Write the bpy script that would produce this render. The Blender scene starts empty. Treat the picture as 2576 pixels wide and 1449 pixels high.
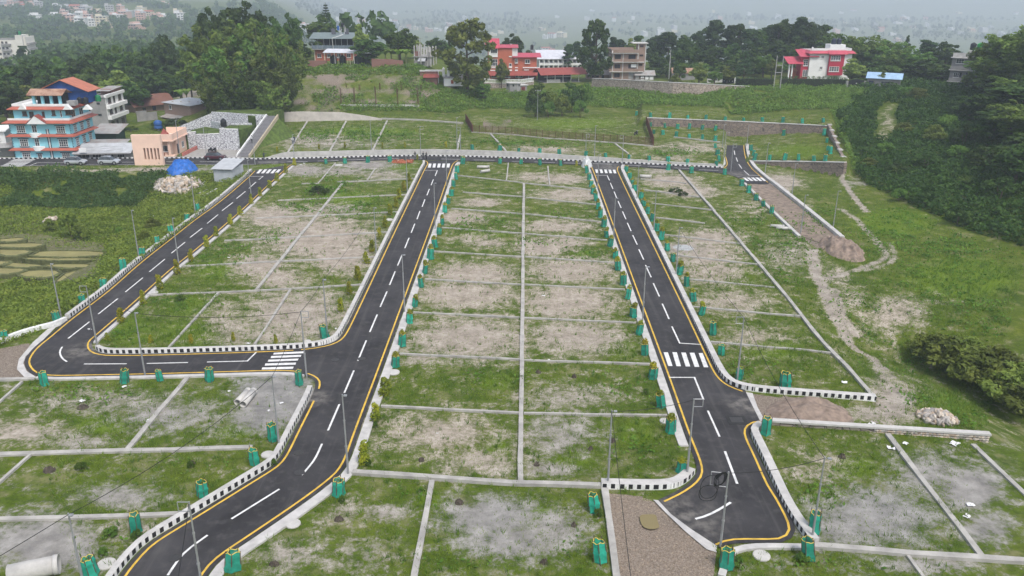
import bpy, math, random
import numpy as np

# ------------------------------------------------------------------ camera
SC = bpy.context.scene
COL = SC.collection
H = 37.0                       # drone height, metres
FPX, CX, CY = 2090.0, 1288.0, 724.5    # photograph measured on a 2576 px wide grid
PITCH = math.atan((CY + 54.0) / FPX)
ROLL = math.radians(0.3)
_c, _s = math.cos(PITCH), math.sin(PITCH)
_fw = np.array([0, _c, -_s]); _up0 = np.array([0, _s, _c]); _rt0 = np.array([1.0, 0, 0])
_rt = _rt0 * math.cos(ROLL) + _up0 * math.sin(ROLL)
_up = -_rt0 * math.sin(ROLL) + _up0 * math.cos(ROLL)
cam_d = bpy.data.cameras.new('Camera')
cam = bpy.data.objects.new('Camera', cam_d); COL.objects.link(cam)
from mathutils import Matrix, Vector
cam.matrix_world = Matrix(((_rt[0], _up[0], -_fw[0], 0), (_rt[1], _up[1], -_fw[1], 0), (_rt[2], _up[2], -_fw[2], H), (0, 0, 0, 1)))
cam_d.sensor_width = 36.0
cam_d.lens = 36.0 * FPX / 2576.0
cam_d.clip_start = 0.5; cam_d.clip_end = 20000
SC.camera = cam

# ------------------------------------------------------------------ light
SUN_EL, SUN_AZ = math.radians(57), math.radians(150)     # azimuth clockwise from +Y (view direction)
w = bpy.data.worlds.new('World'); SC.world = w; w.use_nodes = True
nt = w.node_tree; nt.nodes.clear()
sky = nt.nodes.new('ShaderNodeTexSky'); sky.sky_type = 'NISHITA'; sky.sun_disc = False
sky.sun_elevation = SUN_EL; sky.sun_rotation = SUN_AZ
sky.air_density = 1.0; sky.dust_density = 4.0; sky.ozone_density = 1.0; sky.altitude = 800
hs = nt.nodes.new('ShaderNodeHueSaturation'); hs.inputs['Saturation'].default_value = 0.55   # thin cloud greys the blue
bg = nt.nodes.new('ShaderNodeBackground'); bg.inputs['Strength'].default_value = 0.14
wo = nt.nodes.new('ShaderNodeOutputWorld')
nt.links.new(sky.outputs[0], hs.inputs['Color']); nt.links.new(hs.outputs[0], bg.inputs[0]); nt.links.new(bg.outputs[0], wo.inputs[0])
sd = bpy.data.lights.new('Sun', 'SUN'); sd.energy = 1.5; sd.angle = math.radians(15); sd.color = (1.0, 0.96, 0.9)
sun = bpy.data.objects.new('Sun', sd); COL.objects.link(sun)
_sv = Vector((math.sin(SUN_AZ) * math.cos(SUN_EL), math.cos(SUN_AZ) * math.cos(SUN_EL), math.sin(SUN_EL)))
sun.rotation_euler = _sv.to_track_quat('Z', 'Y').to_euler(); sun.location = (0, 0, 300)
vs = SC.view_settings
vs.view_transform = 'Standard'; vs.look = 'None'; vs.gamma = 1.0; vs.use_curve_mapping = False
vs.exposure = 0.78
SC.render.engine = 'CYCLES'
cy = SC.cycles
cy.use_denoising = True
try: cy.denoiser = 'OPENIMAGEDENOISE'
except Exception: pass
cy.max_bounces = 6; cy.diffuse_bounces = 2; cy.glossy_bounces = 2; cy.transmission_bounces = 3; cy.volume_bounces = 3; cy.transparent_max_bounces = 6
cy.use_adaptive_sampling = True; cy.adaptive_threshold = 0.02

# ------------------------------------------------------------------ numbers
rng = np.random.default_rng(7); random.seed(7)

def ray(u, v):
    d = _fw + _rt * ((u - CX) / FPX) + _up * ((CY - v) / FPX)
    return d / np.linalg.norm(d)
def Z(u, v, z=0.0):
    d = ray(u, v); t = (z - H) / d[2]
    return np.array([d[0] * t, d[1] * t, z])
def proj(x, y, z):
    p0, p1, p2 = x, y, z - H
    zc = p0 * _fw[0] + p1 * _fw[1] + p2 * _fw[2]
    xc = p0 * _rt[0] + p1 * _rt[1] + p2 * _rt[2]
    yc = p0 * _up[0] + p1 * _up[1] + p2 * _up[2]
    zc = np.where(zc < 1, 1, zc)
    return CX + FPX * xc / zc, CY - FPX * yc / zc
def t(i, j, pts):               # a tile of the zoomed photograph -> grid pixels
    return [(644 * i + x / 4, 362.25 * j + y / 4) for x, y in pts]
def smooth(a, b, x):
    k = np.clip((x - a) / (b - a), 0, 1); return k * k * (3 - 2 * k)
def vnoise(x, y, seed=0):
    xi = np.floor(x).astype(np.int64); yi = np.floor(y).astype(np.int64)
    xf = x - xi; yf = y - yi
    def hsh(a, b):
        n = (a * 374761393 + b * 668265263 + seed * 1442695041) & 0x7fffffff
        n = ((n ^ (n >> 13)) * 1274126177) & 0x7fffffff
        return ((n ^ (n >> 16)) & 0xffff) / 65535.0
    u = xf * xf * (3 - 2 * xf); v = yf * yf * (3 - 2 * yf)
    return (hsh(xi, yi) * (1 - u) + hsh(xi + 1, yi) * u) * (1 - v) + (hsh(xi, yi + 1) * (1 - u) + hsh(xi + 1, yi + 1) * u) * v
def fbm(x, y, seed=0, o=3):
    s = 0; a = 0.5; n = 0
    for k in range(o):
        s = s + a * vnoise(x * 2 ** k, y * 2 ** k, seed + k); n += a; a *= .5
    return s / n
def seg_dist(x, y, pts):
    best = np.full(np.shape(x), 1e9)
    for (ax, ay), (bx, by) in zip(pts[:-1], pts[1:]):
        dx, dy = bx - ax, by - ay; L = dx * dx + dy * dy + 1e-9
        k = np.clip(((x - ax) * dx + (y - ay) * dy) / L, 0, 1)
        best = np.minimum(best, np.hypot(x - ax - k * dx, y - ay - k * dy))
    return best
def inside(x, y, poly):
    c = np.zeros(np.shape(x), bool); n = len(poly)
    for i in range(n):
        (ax, ay), (bx, by) = poly[i], poly[(i + 1) % n]
        c ^= ((ay > y) != (by > y)) & (x < (bx - ax) * (y - ay) / (by - ay + 1e-12) + ax)
    return c
def P2(pts, z=0.0): return [tuple(Z(u, v, z)[:2]) for u, v in pts]
def azd(u, v, z=0.0):
    p = Z(u, v, z); return math.atan2(p[0], p[1]), math.hypot(p[0], p[1])
def az_of(u, v=300): return azd(u, v)[0]
def dep_tan(u, v):
    d = ray(u, v); return -d[2] / math.hypot(d[0], d[1])

# ------------------------------------------------------------------ terrain
_foot = [(-900, 330), (0, 330), (420, 330), (560, 330), (640, 318), (665, 300), (700, 303), (960, 300), (1150, 303), (1190, 290), (1300, 292), (1480, 285), (1600, 292), (1630, 304), (1850, 312), (2078, 321), (2122, 425), (2180, 480), (2300, 540), (2420, 600), (2576, 650), (2760, 740), (3100, 900)]
_fa = np.array([azd(*p) for p in _foot])
def foot_d(a): return np.interp(a, _fa[:, 0], _fa[:, 1])
# crest: (u, v, run beyond the foot, length of plateau)
_crest = [(-900, 318, 12, 6), (0, 318, 12, 6), (440, 306, 12, 10), (520, 262, 22, 25), (600, 205, 26, 40), (735, 172, 26, 70), (900, 168, 26, 80), (1060, 170, 26, 70), (1110, 196, 24, 70), (1165, 226, 18, 70), (1230, 236, 16, 70), (1480, 230, 18, 80), (1510, 226, 20, 90), (1700, 238, 22, 90), (1880, 224, 24, 90), (2000, 222, -7.0, 90), (2150, 222, -7.2, 90), (2300, 222, -7.6, 90), (2400, 222, -8.0, 90), (2480, 207, -10, 120), (2576, 178, -16, 200), (2760, 150, -22, 260), (3100, 120, -26, 260)]
_ca = []
for u_, v_, L_, pl_ in _crest:
    a_ = az_of(u_, v_); dc_ = float(foot_d(a_)) + L_ if L_ > 0 else (H + L_) / dep_tan(u_, v_)
    _ca.append((a_, dc_, H - dc_ * dep_tan(u_, v_), pl_))
_ca = np.array(_ca)
_wall_far = [(655, 399), (744, 397), (869, 394), (1019, 390.5), (1119, 390.5), (1288, 395.5), (1463, 404), (1588, 409), (1713, 415.5), (1815, 420)]
_wf = np.array([azd(*p) for p in _wall_far])
_terr = [(1890, 410), (1950, 418), (2040, 431), (2119, 446)]
_tf = np.array([azd(*p) for p in _terr])
_back = [(1627, 322), (1740, 324), (1860, 331), (1960, 327), (2078, 328)]        # foot of the stone wall behind the terrace
_bw = np.array([azd(u, v, 1.2 + 2.0 * min(1, max(0, (u - 1850) / 230))) for u, v in _back])
_low = P2([(-700, 1180), (0, 872), (90, 838), (160, 806), (250, 728), (420, 610), (560, 495), (632, 436), (560, 428), (420, 428), (0, 432), (-700, 440)])
_gully = P2([(2290, 845), (2400, 880), (2520, 950), (2700, 1040), (3000, 1200)])
_road_pl = P2([(640, 400), (1060, 395), (1288, 402), (1820, 428)])
AZ_L, AZ_R = az_of(652, 399), az_of(1815, 420)
AZ_T0, AZ_T1 = az_of(1880, 405), az_of(2119, 446)
AZ_B0, AZ_B1 = az_of(1610, 310), az_of(2085, 325)

def hgt(x, y, detail=True):
    x = np.asarray(x, float); y = np.asarray(y, float)
    a = np.arctan2(x, y); d = np.hypot(x, y)
    df = np.interp(a, _fa[:, 0], _fa[:, 1])
    dc = np.interp(a, _ca[:, 0], _ca[:, 1]); zc = np.interp(a, _ca[:, 0], _ca[:, 2]); pl = np.interp(a, _ca[:, 0], _ca[:, 3])
    k = np.clip((d - df) / np.maximum(dc - df, 1), 0, 1)
    rise = 0.55 * k + 0.45 * k * k * (3 - 2 * k)
    # estate levels beyond the far road
    bw = np.interp(a, _wf[:, 0], _wf[:, 1]); bey = d - bw
    up = 0.9 * smooth(0.05, 0.7, bey) * smooth(AZ_L - .004, AZ_L, a) * (1 - smooth(AZ_R - .001, AZ_R + .004, a)) * (1 + 0.02 * np.clip(bey, 0, 50))
    tw = np.interp(a, _tf[:, 0], _tf[:, 1])
    th = (0.5 + 2.6 * np.clip((a - AZ_T0) / (AZ_T1 - AZ_T0), 0, 1)) * smooth(AZ_T0 - .003, AZ_T0 + .001, a) * (1 - smooth(AZ_T1, AZ_T1 + .012, a)) * smooth(0.3, 0.8, d - tw)
    bk = np.interp(a, _bw[:, 0], _bw[:, 1])
    ws = 2.4 * smooth(0.4, 1.0, d - bk) * smooth(AZ_B0 - .004, AZ_B0 + .002, a) * (1 - smooth(AZ_B1, AZ_B1 + .01, a))
    base = np.maximum(up, th) + ws
    z = base * (1 - rise) + zc * rise
    # valley beyond the plateau
    lf = 1 - smooth(-0.30, -0.16, a)                       # left part of the view
    vl = -11 - 17 * smooth(500, 850, d) + 20 * smooth(850, 1900, d)
    val = -90 * smooth(330, 1000, d) * (1 - lf) + vl * lf - 14 * (1 - lf)
    val = val + 14 * (fbm(x / 260, y / 260, 5) - .5) * smooth(300, 800, d)
    val = val + smooth(2600 + 1200 * (1 - lf), 6600, d) * 210 * (0.55 + 0.9 * fbm(a * 5 + 9, d * 0 + 3.3, 11, 3)) 
    z = z + (val - z) * smooth(dc + pl, dc + pl + 110 + 60 * (1 - lf), d)
    # paddies lie below the left road, a gully on the right
    ins = inside(x, y, _low); dl = seg_dist(x, y, _low[:-1] + [_low[-1]])
    z = z - np.where(ins, 3.4 * smooth(0.6, 15, dl), 0)
    z = z - 3.6 * np.exp(-(seg_dist(x, y, _gully) / 7.0) ** 2)
    if detail:
        flat = np.clip(4 * k * (1 - k), 0, 1) + .35 * smooth(dc + pl, dc + pl + 60, d) * (d < 900)
        z = z + (fbm(x / 5.0, y / 5.0, 2) - .5) * (0.10 + 1.9 * flat) + (fbm(x / 1.2, y / 1.2, 3, 2) - .5) * (0.05 + .35 * flat)
        z = z - 0.06
    return z
def G(u, v, detail=False):
    d = ray(u, v)
    s = np.concatenate([np.linspace(25, 420, 700), np.linspace(422, 6000, 900)])
    x, y, zz = d[0] * s, d[1] * s, H + d[2] * s
    f = zz - hgt(x, y, detail)
    i = np.argmax(f < 0)
    if f[i] >= 0: i = len(s) - 1
    lo, hi = s[max(i - 1, 0)], s[i]
    ss = np.linspace(lo, hi, 24); f = H + d[2] * ss - hgt(d[0] * ss, d[1] * ss, detail)
    j = np.argmax(f < 0); r = ss[j] if f[j] < 0 else hi
    return np.array([d[0] * r, d[1] * r, H + d[2] * r])
def at_dist(u, v, dist):        # point on the ray of a pixel at a horizontal distance
    d = ray(u, v); s = dist / math.hypot(d[0], d[1]); return np.array([d[0] * s, d[1] * s, H + d[2] * s])
def hz(x, y): return float(hgt(np.array([x]), np.array([y]), False)[0])
def hcol(p, u, v):              # height at which the vertical through p meets the row of pixel (u, v)
    d = ray(u, v); dist = math.hypot(p[0], p[1]); s = dist / math.hypot(d[0], d[1]); return H + d[2] * s

# ------------------------------------------------------------------ materials
MATS = {}
def _nodes(name):
    m = bpy.data.materials.new(name); m.use_nodes = True; n = m.node_tree; n.nodes.clear()
    o = n.nodes.new('ShaderNodeOutputMaterial'); b = n.nodes.new('ShaderNodeBsdfPrincipled')
    n.links.new(b.outputs[0], o.inputs[0]); return m, n, b, o
def _pos(n, obj=False):
    if obj: return n.nodes.new('ShaderNodeTexCoord').outputs['Object']
    return n.nodes.new('ShaderNodeNewGeometry').outputs['Position']
def _noise(n, vec, scale, detail=3, rough=.55):
    x = n.nodes.new('ShaderNodeTexNoise'); x.inputs['Scale'].default_value = scale; x.inputs['Detail'].default_value = detail
    x.inputs['Roughness'].default_value = rough; n.links.new(vec, x.inputs['Vector']); return x.outputs['Fac']
def _ramp(n, fac, stops):
    r = n.nodes.new('ShaderNodeValToRGB'); e = r.color_ramp.elements
    while len(e) > 1: e.remove(e[0])
    e[0].position = stops[0][0]; e[0].color = (*stops[0][1], 1)
    for p, c in stops[1:]:
        q = e.new(p); q.color = (*c, 1)
    n.links.new(fac, r.inputs[0]); return r.outputs[0]
def _mix(n, fac, a, b, mode='MIX'):
    x = n.nodes.new('ShaderNodeMix'); x.data_type = 'RGBA'; x.blend_type = mode
    for s, k in ((fac, 0), (a, 6), (b, 7)):
        if hasattr(s, 'links'): n.links.new(s, x.inputs[k])
        elif k == 0: x.inputs[0].default_value = s
        else: x.inputs[k].default_value = (*s, 1)
    return x.outputs[2]
def _math(n, op, a, b=0.0, clamp=False):
    x = n.nodes.new('ShaderNodeMath'); x.operation = op; x.use_clamp = clamp
    for s, k in ((a, 0), (b, 1)):
        if hasattr(s, 'links'): n.links.new(s, x.inputs[k])
        else: x.inputs[k].default_value = s
    return x.outputs[0]
def _maprange(n, v, a, b, lo=0.0, hi=1.0):
    x = n.nodes.new('ShaderNodeMapRange'); x.interpolation_type = 'SMOOTHSTEP'
    n.links.new(v, x.inputs[0])
    for k, s in zip((1, 2, 3, 4), (a, b, lo, hi)): x.inputs[k].default_value = s
    return x.outputs[0]
def _bump(n, b, h, strength, dist=.05):
    x = n.nodes.new('ShaderNodeBump'); x.inputs['Strength'].default_value = strength; x.inputs['Distance'].default_value = dist
    n.links.new(h, x.inputs['Height']); n.links.new(x.outputs[0], b.inputs['Normal'])
def M(name, col=None, rough=.85, var=.18, scale=2.0, bump=0.0, metal=0.0, stain=0.0, spec=.3):
    """plain surface with uneven colour, optional stains and fine relief"""
    if name in MATS: return MATS[name]
    m, n, b, o = _nodes(name)
    p = _pos(n); f = _noise(n, p, scale, 4)
    c = _ramp(n, f, [(.3, tuple(k * (1 - var) for k in col)), (.7, tuple(min(1, k * (1 + var)) for k in col))])
    if stain:
        g = _maprange(n, _noise(n, p, scale * .35, 5, .65), .5, .72)
        g = _math(n, 'MULTIPLY', g, stain)
        c = _mix(n, g, c, tuple(k * .45 + .02 for k in col))
    n.links.new(c, b.inputs['Base Color'])
    b.inputs['Roughness'].default_value = rough; b.inputs['Metallic'].default_value = metal
    b.inputs['Specular IOR Level'].default_value = spec
    if bump: _bump(n, b, _noise(n, p, scale * 6, 3), bump)
    MATS[name] = m; return m
def M_sheet(name, col=None, pitch=.25, rough=.5, rust=0.0):
    """corrugated sheet metal; ridges run along local y"""
    if name in MATS: return MATS[name]
    m, n, b, o = _nodes(name)
    tc = n.nodes.new('ShaderNodeTexCoord').outputs['Object']
    wv = n.nodes.new('ShaderNodeTexWave'); wv.inputs['Scale'].default_value = 1 / pitch / 3.14; wv.bands_direction = 'X'; n.links.new(tc, wv.inputs['Vector'])
    f = _noise(n, tc, .8, 4)
    c = _ramp(n, f, [(.3, tuple(k * .82 for k in col)), (.7, tuple(min(1, k * 1.12) for k in col))])
    if rust:
        r = _math(n, 'MULTIPLY', _maprange(n, _noise(n, tc, .6, 5, .7), .45, .6), rust)
        c = _mix(n, r, c, (.22, .09, .05))
    c = _mix(n, _math(n, 'MULTIPLY', wv.outputs['Fac'], .22), c, tuple(k * .5 for k in col))
    n.links.new(c, b.inputs['Base Color']); b.inputs['Roughness'].default_value = rough
    _bump(n, b, wv.outputs['Fac'], .5, .04); MATS[name] = m; return m
def M_stone(name, c1, c2, joint, scale=2.2, bump=.8, joint_w=.06):
    """rubble masonry: irregular stones with joints"""
    if name in MATS: return MATS[name]
    m, n, b, o = _nodes(name)
    tc = n.nodes.new('ShaderNodeTexCoord').outputs['Object']
    mp = n.nodes.new('ShaderNodeMapping'); mp.inputs['Scale'].default_value = (1, 1, 1.5); n.links.new(tc, mp.inputs[0])
    v1 = n.nodes.new('ShaderNodeTexVoronoi'); v1.inputs['Scale'].default_value = scale; n.links.new(mp.outputs[0], v1.inputs['Vector'])
    v2 = n.nodes.new('ShaderNodeTexVoronoi'); v2.feature = 'DISTANCE_TO_EDGE'; v2.inputs['Scale'].default_value = scale; n.links.new(mp.outputs[0], v2.inputs['Vector'])
    sx = n.nodes.new('ShaderNodeSeparateColor'); n.links.new(v1.outputs['Color'], sx.inputs[0])
    c = _mix(n, sx.outputs[0], c1, c2)
    c = _mix(n, _math(n, 'MULTIPLY', _noise(n, tc, .5, 4), .5), c, tuple(k * .6 for k in c1))
    e = _maprange(n, v2.outputs['Distance'], joint_w * .4, joint_w)
    c = _mix(n, e, joint, c)
    n.links.new(c, b.inputs['Base Color']); b.inputs['Roughness'].default_value = .9
    _bump(n, b, e, bump, .06); MATS[name] = m; return m
def M_leaf(name, cols, rough=.6, trans=.38, obvar=.32):
    """foliage: patches of lighter and darker leaves, each plant a little different"""
    if name in MATS: return MATS[name]
    m, n, b, o = _nodes(name)
    p = _pos(n)
    f = _noise(n, p, .45, 2); f2 = _noise(n, p, 3.1, 2)
    f = _math(n, 'ADD', _math(n, 'MULTIPLY', f, .6), _math(n, 'MULTIPLY', f2, .4))
    st = [(.3 + .4 * i / (len(cols) - 1), (c[0] * 2.3, c[1] * 2.35, c[2] * 1.7)) for i, c in enumerate(cols)]
    c = _ramp(n, f, st)
    oi = n.nodes.new('ShaderNodeObjectInfo').outputs['Random']
    hv = n.nodes.new('ShaderNodeHueSaturation'); n.links.new(c, hv.inputs['Color'])
    n.links.new(_maprange(n, oi, 0, 1, 1 - obvar, 1 + obvar), hv.inputs['Value'])
    n.links.new(_maprange(n, oi, 0, 1, .49, .51), hv.inputs['Hue'])
    c = hv.outputs[0]
    n.links.new(c, b.inputs['Base Color']); b.inputs['Roughness'].default_value = rough; b.inputs['Specular IOR Level'].default_value = .2
    tr = n.nodes.new('ShaderNodeBsdfTranslucent'); n.links.new(c, tr.inputs[0])
    mx = n.nodes.new('ShaderNodeMixShader'); mx.inputs[0].default_value = trans
    n.links.new(b.outputs[0], mx.inputs[1]); n.links.new(tr.outputs[0], mx.inputs[2]); n.links.new(mx.outputs[0], o.inputs[0])
    MATS[name] = m; return m
def M_glass(name='window_glass', col=(.03, .035, .04)):
    if name in MATS: return MATS[name]
    m, n, b, o = _nodes(name)
    f = _noise(n, _pos(n), .9, 1)
    n.links.new(_ramp(n, f, [(.35, col), (.7, tuple(k * 2.6 for k in col))]), b.inputs['Base Color'])
    b.inputs['Roughness'].default_value = .12; b.inputs['Specular IOR Level'].default_value = .6
    MATS[name] = m; return m

# ------------------------------------------------------------------ mesh builder
class MB:
    def __init__(s): s.v = []; s.f = []; s.mi = []; s.k = 0
    def add(s, vs, fs):
        o = len(s.v); s.v += [tuple(map(float, p)) for p in vs]
        for f in fs: s.f.append(tuple(i + o for i in f)); s.mi.append(s.k)
        return s
    def mat(s, k): s.k = k; return s
    def box(s, x0, x1, y0, y1, z0, z1):
        return s.add([(x0, y0, z0), (x1, y0, z0), (x1, y1, z0), (x0, y1, z0), (x0, y0, z1), (x1, y0, z1), (x1, y1, z1), (x0, y1, z1)],
                     [(3, 2, 1, 0), (4, 5, 6, 7), (0, 1, 5, 4), (1, 2, 6, 5), (2, 3, 7, 6), (3, 0, 4, 7)])
    def hexa(s, b4, t4):
        return s.add(list(b4) + list(t4), [(3, 2, 1, 0), (4, 5, 6, 7), (0, 1, 5, 4), (1, 2, 6, 5), (2, 3, 7, 6), (3, 0, 4, 7)])
    def tube(s, p, q, r, r2=None, n=7, cap=True):
        r2 = r if r2 is None else r2
        p = np.array(p, float); q = np.array(q, float); d = q - p; L = np.linalg.norm(d); d = d / max(L, 1e-9)
        a = np.cross(d, (0, 0, 1) if abs(d[2]) < .9 else (1, 0, 0)); a /= np.linalg.norm(a); b = np.cross(d, a)
        vs = []
        for c, rr in ((p, r), (q, r2)):
            for i in range(n):
                an = 2 * math.pi * i / n; vs.append(c + rr * (math.cos(an) * a + math.sin(an) * b))
        fs = [(i, (i + 1) % n, n + (i + 1) % n, n + i) for i in range(n)]
        if cap: fs += [tuple(range(n - 1, -1, -1)), tuple(range(n, 2 * n))]
        return s.add(vs, fs)
    def path(s, pts, r, n=5):
        for p, q in zip(pts[:-1], pts[1:]): s.tube(p, q, r, n=n, cap=False)
        return s
    def lathe(s, c, prof, n=14):
        vs = []; fs = []
        for r, z in prof:
            for i in range(n):
                an = 2 * math.pi * i / n; vs.append((c[0] + r * math.cos(an), c[1] + r * math.sin(an), c[2] + z))
        for k in range(len(prof) - 1):
            for i in range(n): fs.append((k * n + i, k * n + (i + 1) % n, (k + 1) * n + (i + 1) % n, (k + 1) * n + i))
        fs.append(tuple(range(n - 1, -1, -1))); fs.append(tuple(range((len(prof) - 1) * n, len(prof) * n)))
        return s.add(vs, fs)
    def prism(s, poly, z0, z1):       # poly: list of (x, y)
        n = len(poly); vs = [(x, y, z0) for x, y in poly] + [(x, y, z1) for x, y in poly]
        return s.add(vs, [tuple(range(n - 1, -1, -1)), tuple(range(n, 2 * n))] + [(i, (i + 1) % n, n + (i + 1) % n, n + i) for i in range(n)])
    def quad(s, a, b, c, d): return s.add([a, b, c, d], [(0, 1, 2, 3)])
    def mesh(s, name, mats):
        me = bpy.data.meshes.new(name); me.from_pydata(s.v, [], s.f)
        for m in (mats if isinstance(mats, (list, tuple)) else [mats]): me.materials.append(m)
        if any(s.mi): me.polygons.foreach_set('material_index', s.mi)
        me.update(); return me
    def build(s, name, mats, parent=None, smooth=False):
        me = s.mesh(name, mats)
        if smooth: me.polygons.foreach_set('use_smooth', [True] * len(me.polygons))
        return link(name, me, parent)
def link(name, me, parent=None, loc=None, rz=0.0, sc=None):
    o = bpy.data.objects.new(name, me); COL.objects.link(o)
    if parent is not None: o.parent = parent
    if loc is not None: o.location = tuple(map(float, loc))
    if rz: o.rotation_euler = (0, 0, rz)
    if sc is not None: o.scale = (sc,) * 3 if not hasattr(sc, '__len__') else sc
    return o
def tag(o, label, cat=None, group=None, kind=None):
    o['label'] = label
    if cat: o['category'] = cat
    if group: o['group'] = group
    if kind: o['kind'] = kind
    return o
def struct(o, label, kind='structure'):
    o['kind'] = kind; o['label'] = label; return o
def T(name, label, cat, loc=(0, 0, 0), rz=0.0, group=None):
    o = bpy.data.objects.new(name, None); COL.objects.link(o); o.location = tuple(map(float, loc)); o.rotation_euler = (0, 0, rz)
    o.empty_display_size = .3
    return tag(o, label, cat, group)
def np_mesh(name, V, F, mat, nper=4, smooth=False):
    """big mesh from arrays; F is (n, nper)"""
    me = bpy.data.meshes.new(name); V = np.asarray(V, np.float32); F = np.asarray(F, np.int32)
    me.vertices.add(len(V)); me.vertices.foreach_set('co', V.ravel())
    me.loops.add(F.size); me.loops.foreach_set('vertex_index', F.ravel())
    me.polygons.add(len(F)); me.polygons.foreach_set('loop_start', np.arange(0, F.size, nper, dtype=np.int32))
    me.polygons.foreach_set('loop_total', np.full(len(F), nper, np.int32))
    if smooth: me.polygons.foreach_set('use_smooth', np.ones(len(F), bool))
    for m in (mat if isinstance(mat, (list, tuple)) else [mat]): me.materials.append(m)
    me.update(calc_edges=True); return me
_ones = ['', 'first', 'second', 'third', 'fourth', 'fifth', 'sixth', 'seventh', 'eighth', 'ninth', 'tenth', 'eleventh', 'twelfth', 'thirteenth', 'fourteenth', 'fifteenth', 'sixteenth', 'seventeenth', 'eighteenth', 'nineteenth']
_tens = [('twenty', 'twentieth'), ('thirty', 'thirtieth'), ('forty', 'fortieth'), ('fifty', 'fiftieth'), ('sixty', 'sixtieth'), ('seventy', 'seventieth'), ('eighty', 'eightieth'), ('ninety', 'ninetieth')]
ORD = _ones[1:] + [b if k == 0 else a + '-' + _ones[k] for a, b in _tens for k in range(10)]

# ================================================================== GROUND
# bare patches seen in the plots: (u, v, ru, rv, amount, grey)
BARE = [(690,545,70,26,.8,0),(800,600,120,45,1,0),(860,645,70,40,.9,0),(650,672,60,30,.8,0),(700,700,70,25,.8,0),(745,790,120,60,.8,.1),(590,830,70,50,.5,.1),(690,842,90,22,.6,.1),(560,790,50,40,.5,0),
 (765,428,45,12,1,.6),(850,431,70,9,.7,.5),(925,415,60,10,1,.7),(970,440,50,14,.5,.3),(800,535,60,20,.5,0),(850,525,50,12,.6,.4),(1190,690,100,26,1,0),(1170,742,115,35,.9,0),(1180,850,145,50,.8,.1),(1060,900,50,20,.5,.2),(1100,1090,160,50,.55,0),(1210,1160,110,40,.5,.1),(1160,547,50,15,.9,0),(1215,510,45,10,.8,0),(1190,600,60,14,.5,0),(1230,612,50,12,.6,0),
 (1440,680,100,30,.9,0),(1430,760,115,40,.9,0),(1450,850,120,42,.8,.1),(1365,622,60,20,1,0),(1420,610,50,14,.8,0),(1400,570,90,16,.7,0),(1410,450,60,12,.8,0),(1340,445,50,10,.6,0),(1440,490,80,16,.7,0),(1420,1000,120,35,.45,.3),(1400,1095,90,60,.5,.7),(1380,1180,60,20,.6,.7),
 (1690,455,60,14,.9,0),(1740,482,60,14,.8,0),(1790,600,70,20,.8,0),(1720,625,45,14,1,.5),(1780,640,80,34,.7,0),(1800,690,80,30,.7,0),(1840,760,90,32,.6,0),(1890,850,80,28,.5,0),(1660,430,40,8,.6,.3),(1900,520,60,25,.3,0),(1990,640,70,35,.45,.2),
 (1150,1290,90,40,.3,.7),(1240,1300,120,45,.8,1),(1300,1360,130,45,.7,.9),(1390,1330,90,50,.6,.7),(860,1290,60,30,.4,.3),(960,1290,60,20,.5,.5),(720,1400,80,40,.4,.4),(900,1400,120,40,.3,.5),(2200,1300,150,80,.7,1),(2440,1230,70,45,1,.9),(2340,1190,90,45,.6,.9),(2120,1330,90,40,.7,.9),(2480,1330,70,40,.6,.9),(2060,1180,70,50,.35,0),(2330,1420,120,25,.5,.8),
 (120,1370,120,60,.9,.9),(300,1250,90,28,.6,.8),(260,1010,170,28,.45,.4),(420,1045,140,40,.55,.9),(60,1085,130,30,.5,.1),(200,1110,80,20,.5,.6),(695,1005,85,55,1.3,1),(640,1060,60,30,.7,.9),(330,1330,90,40,.3,.2),(520,1060,60,30,.35,.7),
 (800,355,90,16,.55,.2),(870,365,70,10,.4,.6),(1390,378,60,8,.6,0),(1330,375,40,8,.5,0),(1740,372,90,12,.5,0),(1690,400,60,10,.4,0),(1960,460,60,20,.9,.1),(2010,520,40,20,.4,0),(2150,460,40,12,.5,.6),(2260,785,75,45,.75,0),(2250,1010,50,50,1,.2),(2200,1040,60,20,.7,.2),(2350,760,60,30,.3,.3),(2110,690,40,30,.4,0),(2150,750,60,30,.4,0),
 (445,445,80,18,.5,0),(420,428,120,6,.9,.3),(250,432,120,5,.8,0),(560,430,60,12,.5,.7),(465,232,38,16,1.3,.1),(60,185,30,4,.8,0)]
LUSH = [(50,775,75,22),(30,830,50,18),(45,208,40,14),(90,1075,60,12),(250,1070,90,25),(600,1085,60,20),(470,840,90,40),(330,830,70,40),(480,770,80,30),(540,680,60,30),(1250,960,60,25),(1250,1130,35,30),(1080,1260,40,25),(1420,880,40,20),(1560,880,60,30),(1440,1160,70,25),(1600,1090,60,40),(1360,1300,60,30),(2150,1180,60,30),(2080,1250,50,30),(1950,880,90,30),(2350,1020,120,40),(2420,700,160,60),(2250,560,120,40),(1450,310,140,16),(2000,380,90,20),(700,430,60,20),(880,500,80,20),(1000,420,60,10),(1210,590,80,12),(1480,640,40,12),(1850,700,70,30),(2300,250,90,12),(900,330,160,12)]
PATHS = [([(2117,447),(2142,487),(2180,532)],.5,.9),([(2114,525),(2157,552),(2182,582),(2207,607),(2227,632),(2232,647),(2202,660),(2120,690),(2080,700)],.6,.6),([(2240,610),(2252,640),(2240,660),(2180,680)],.5,.5),([(2042,628),(2052,687),(2072,725),(2097,795),(2117,820),(2132,857),(2157,882),(2195,900),(2220,925)],.8,.78),([(2100,728),(2118,790),(2150,840)],.6,.7),([(2220,925),(2240,975),(2270,1037),(2200,1050)],1.2,.45),([(2245,262),(2225,290),(2235,320),(2215,345)],1.6,.3)]
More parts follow.
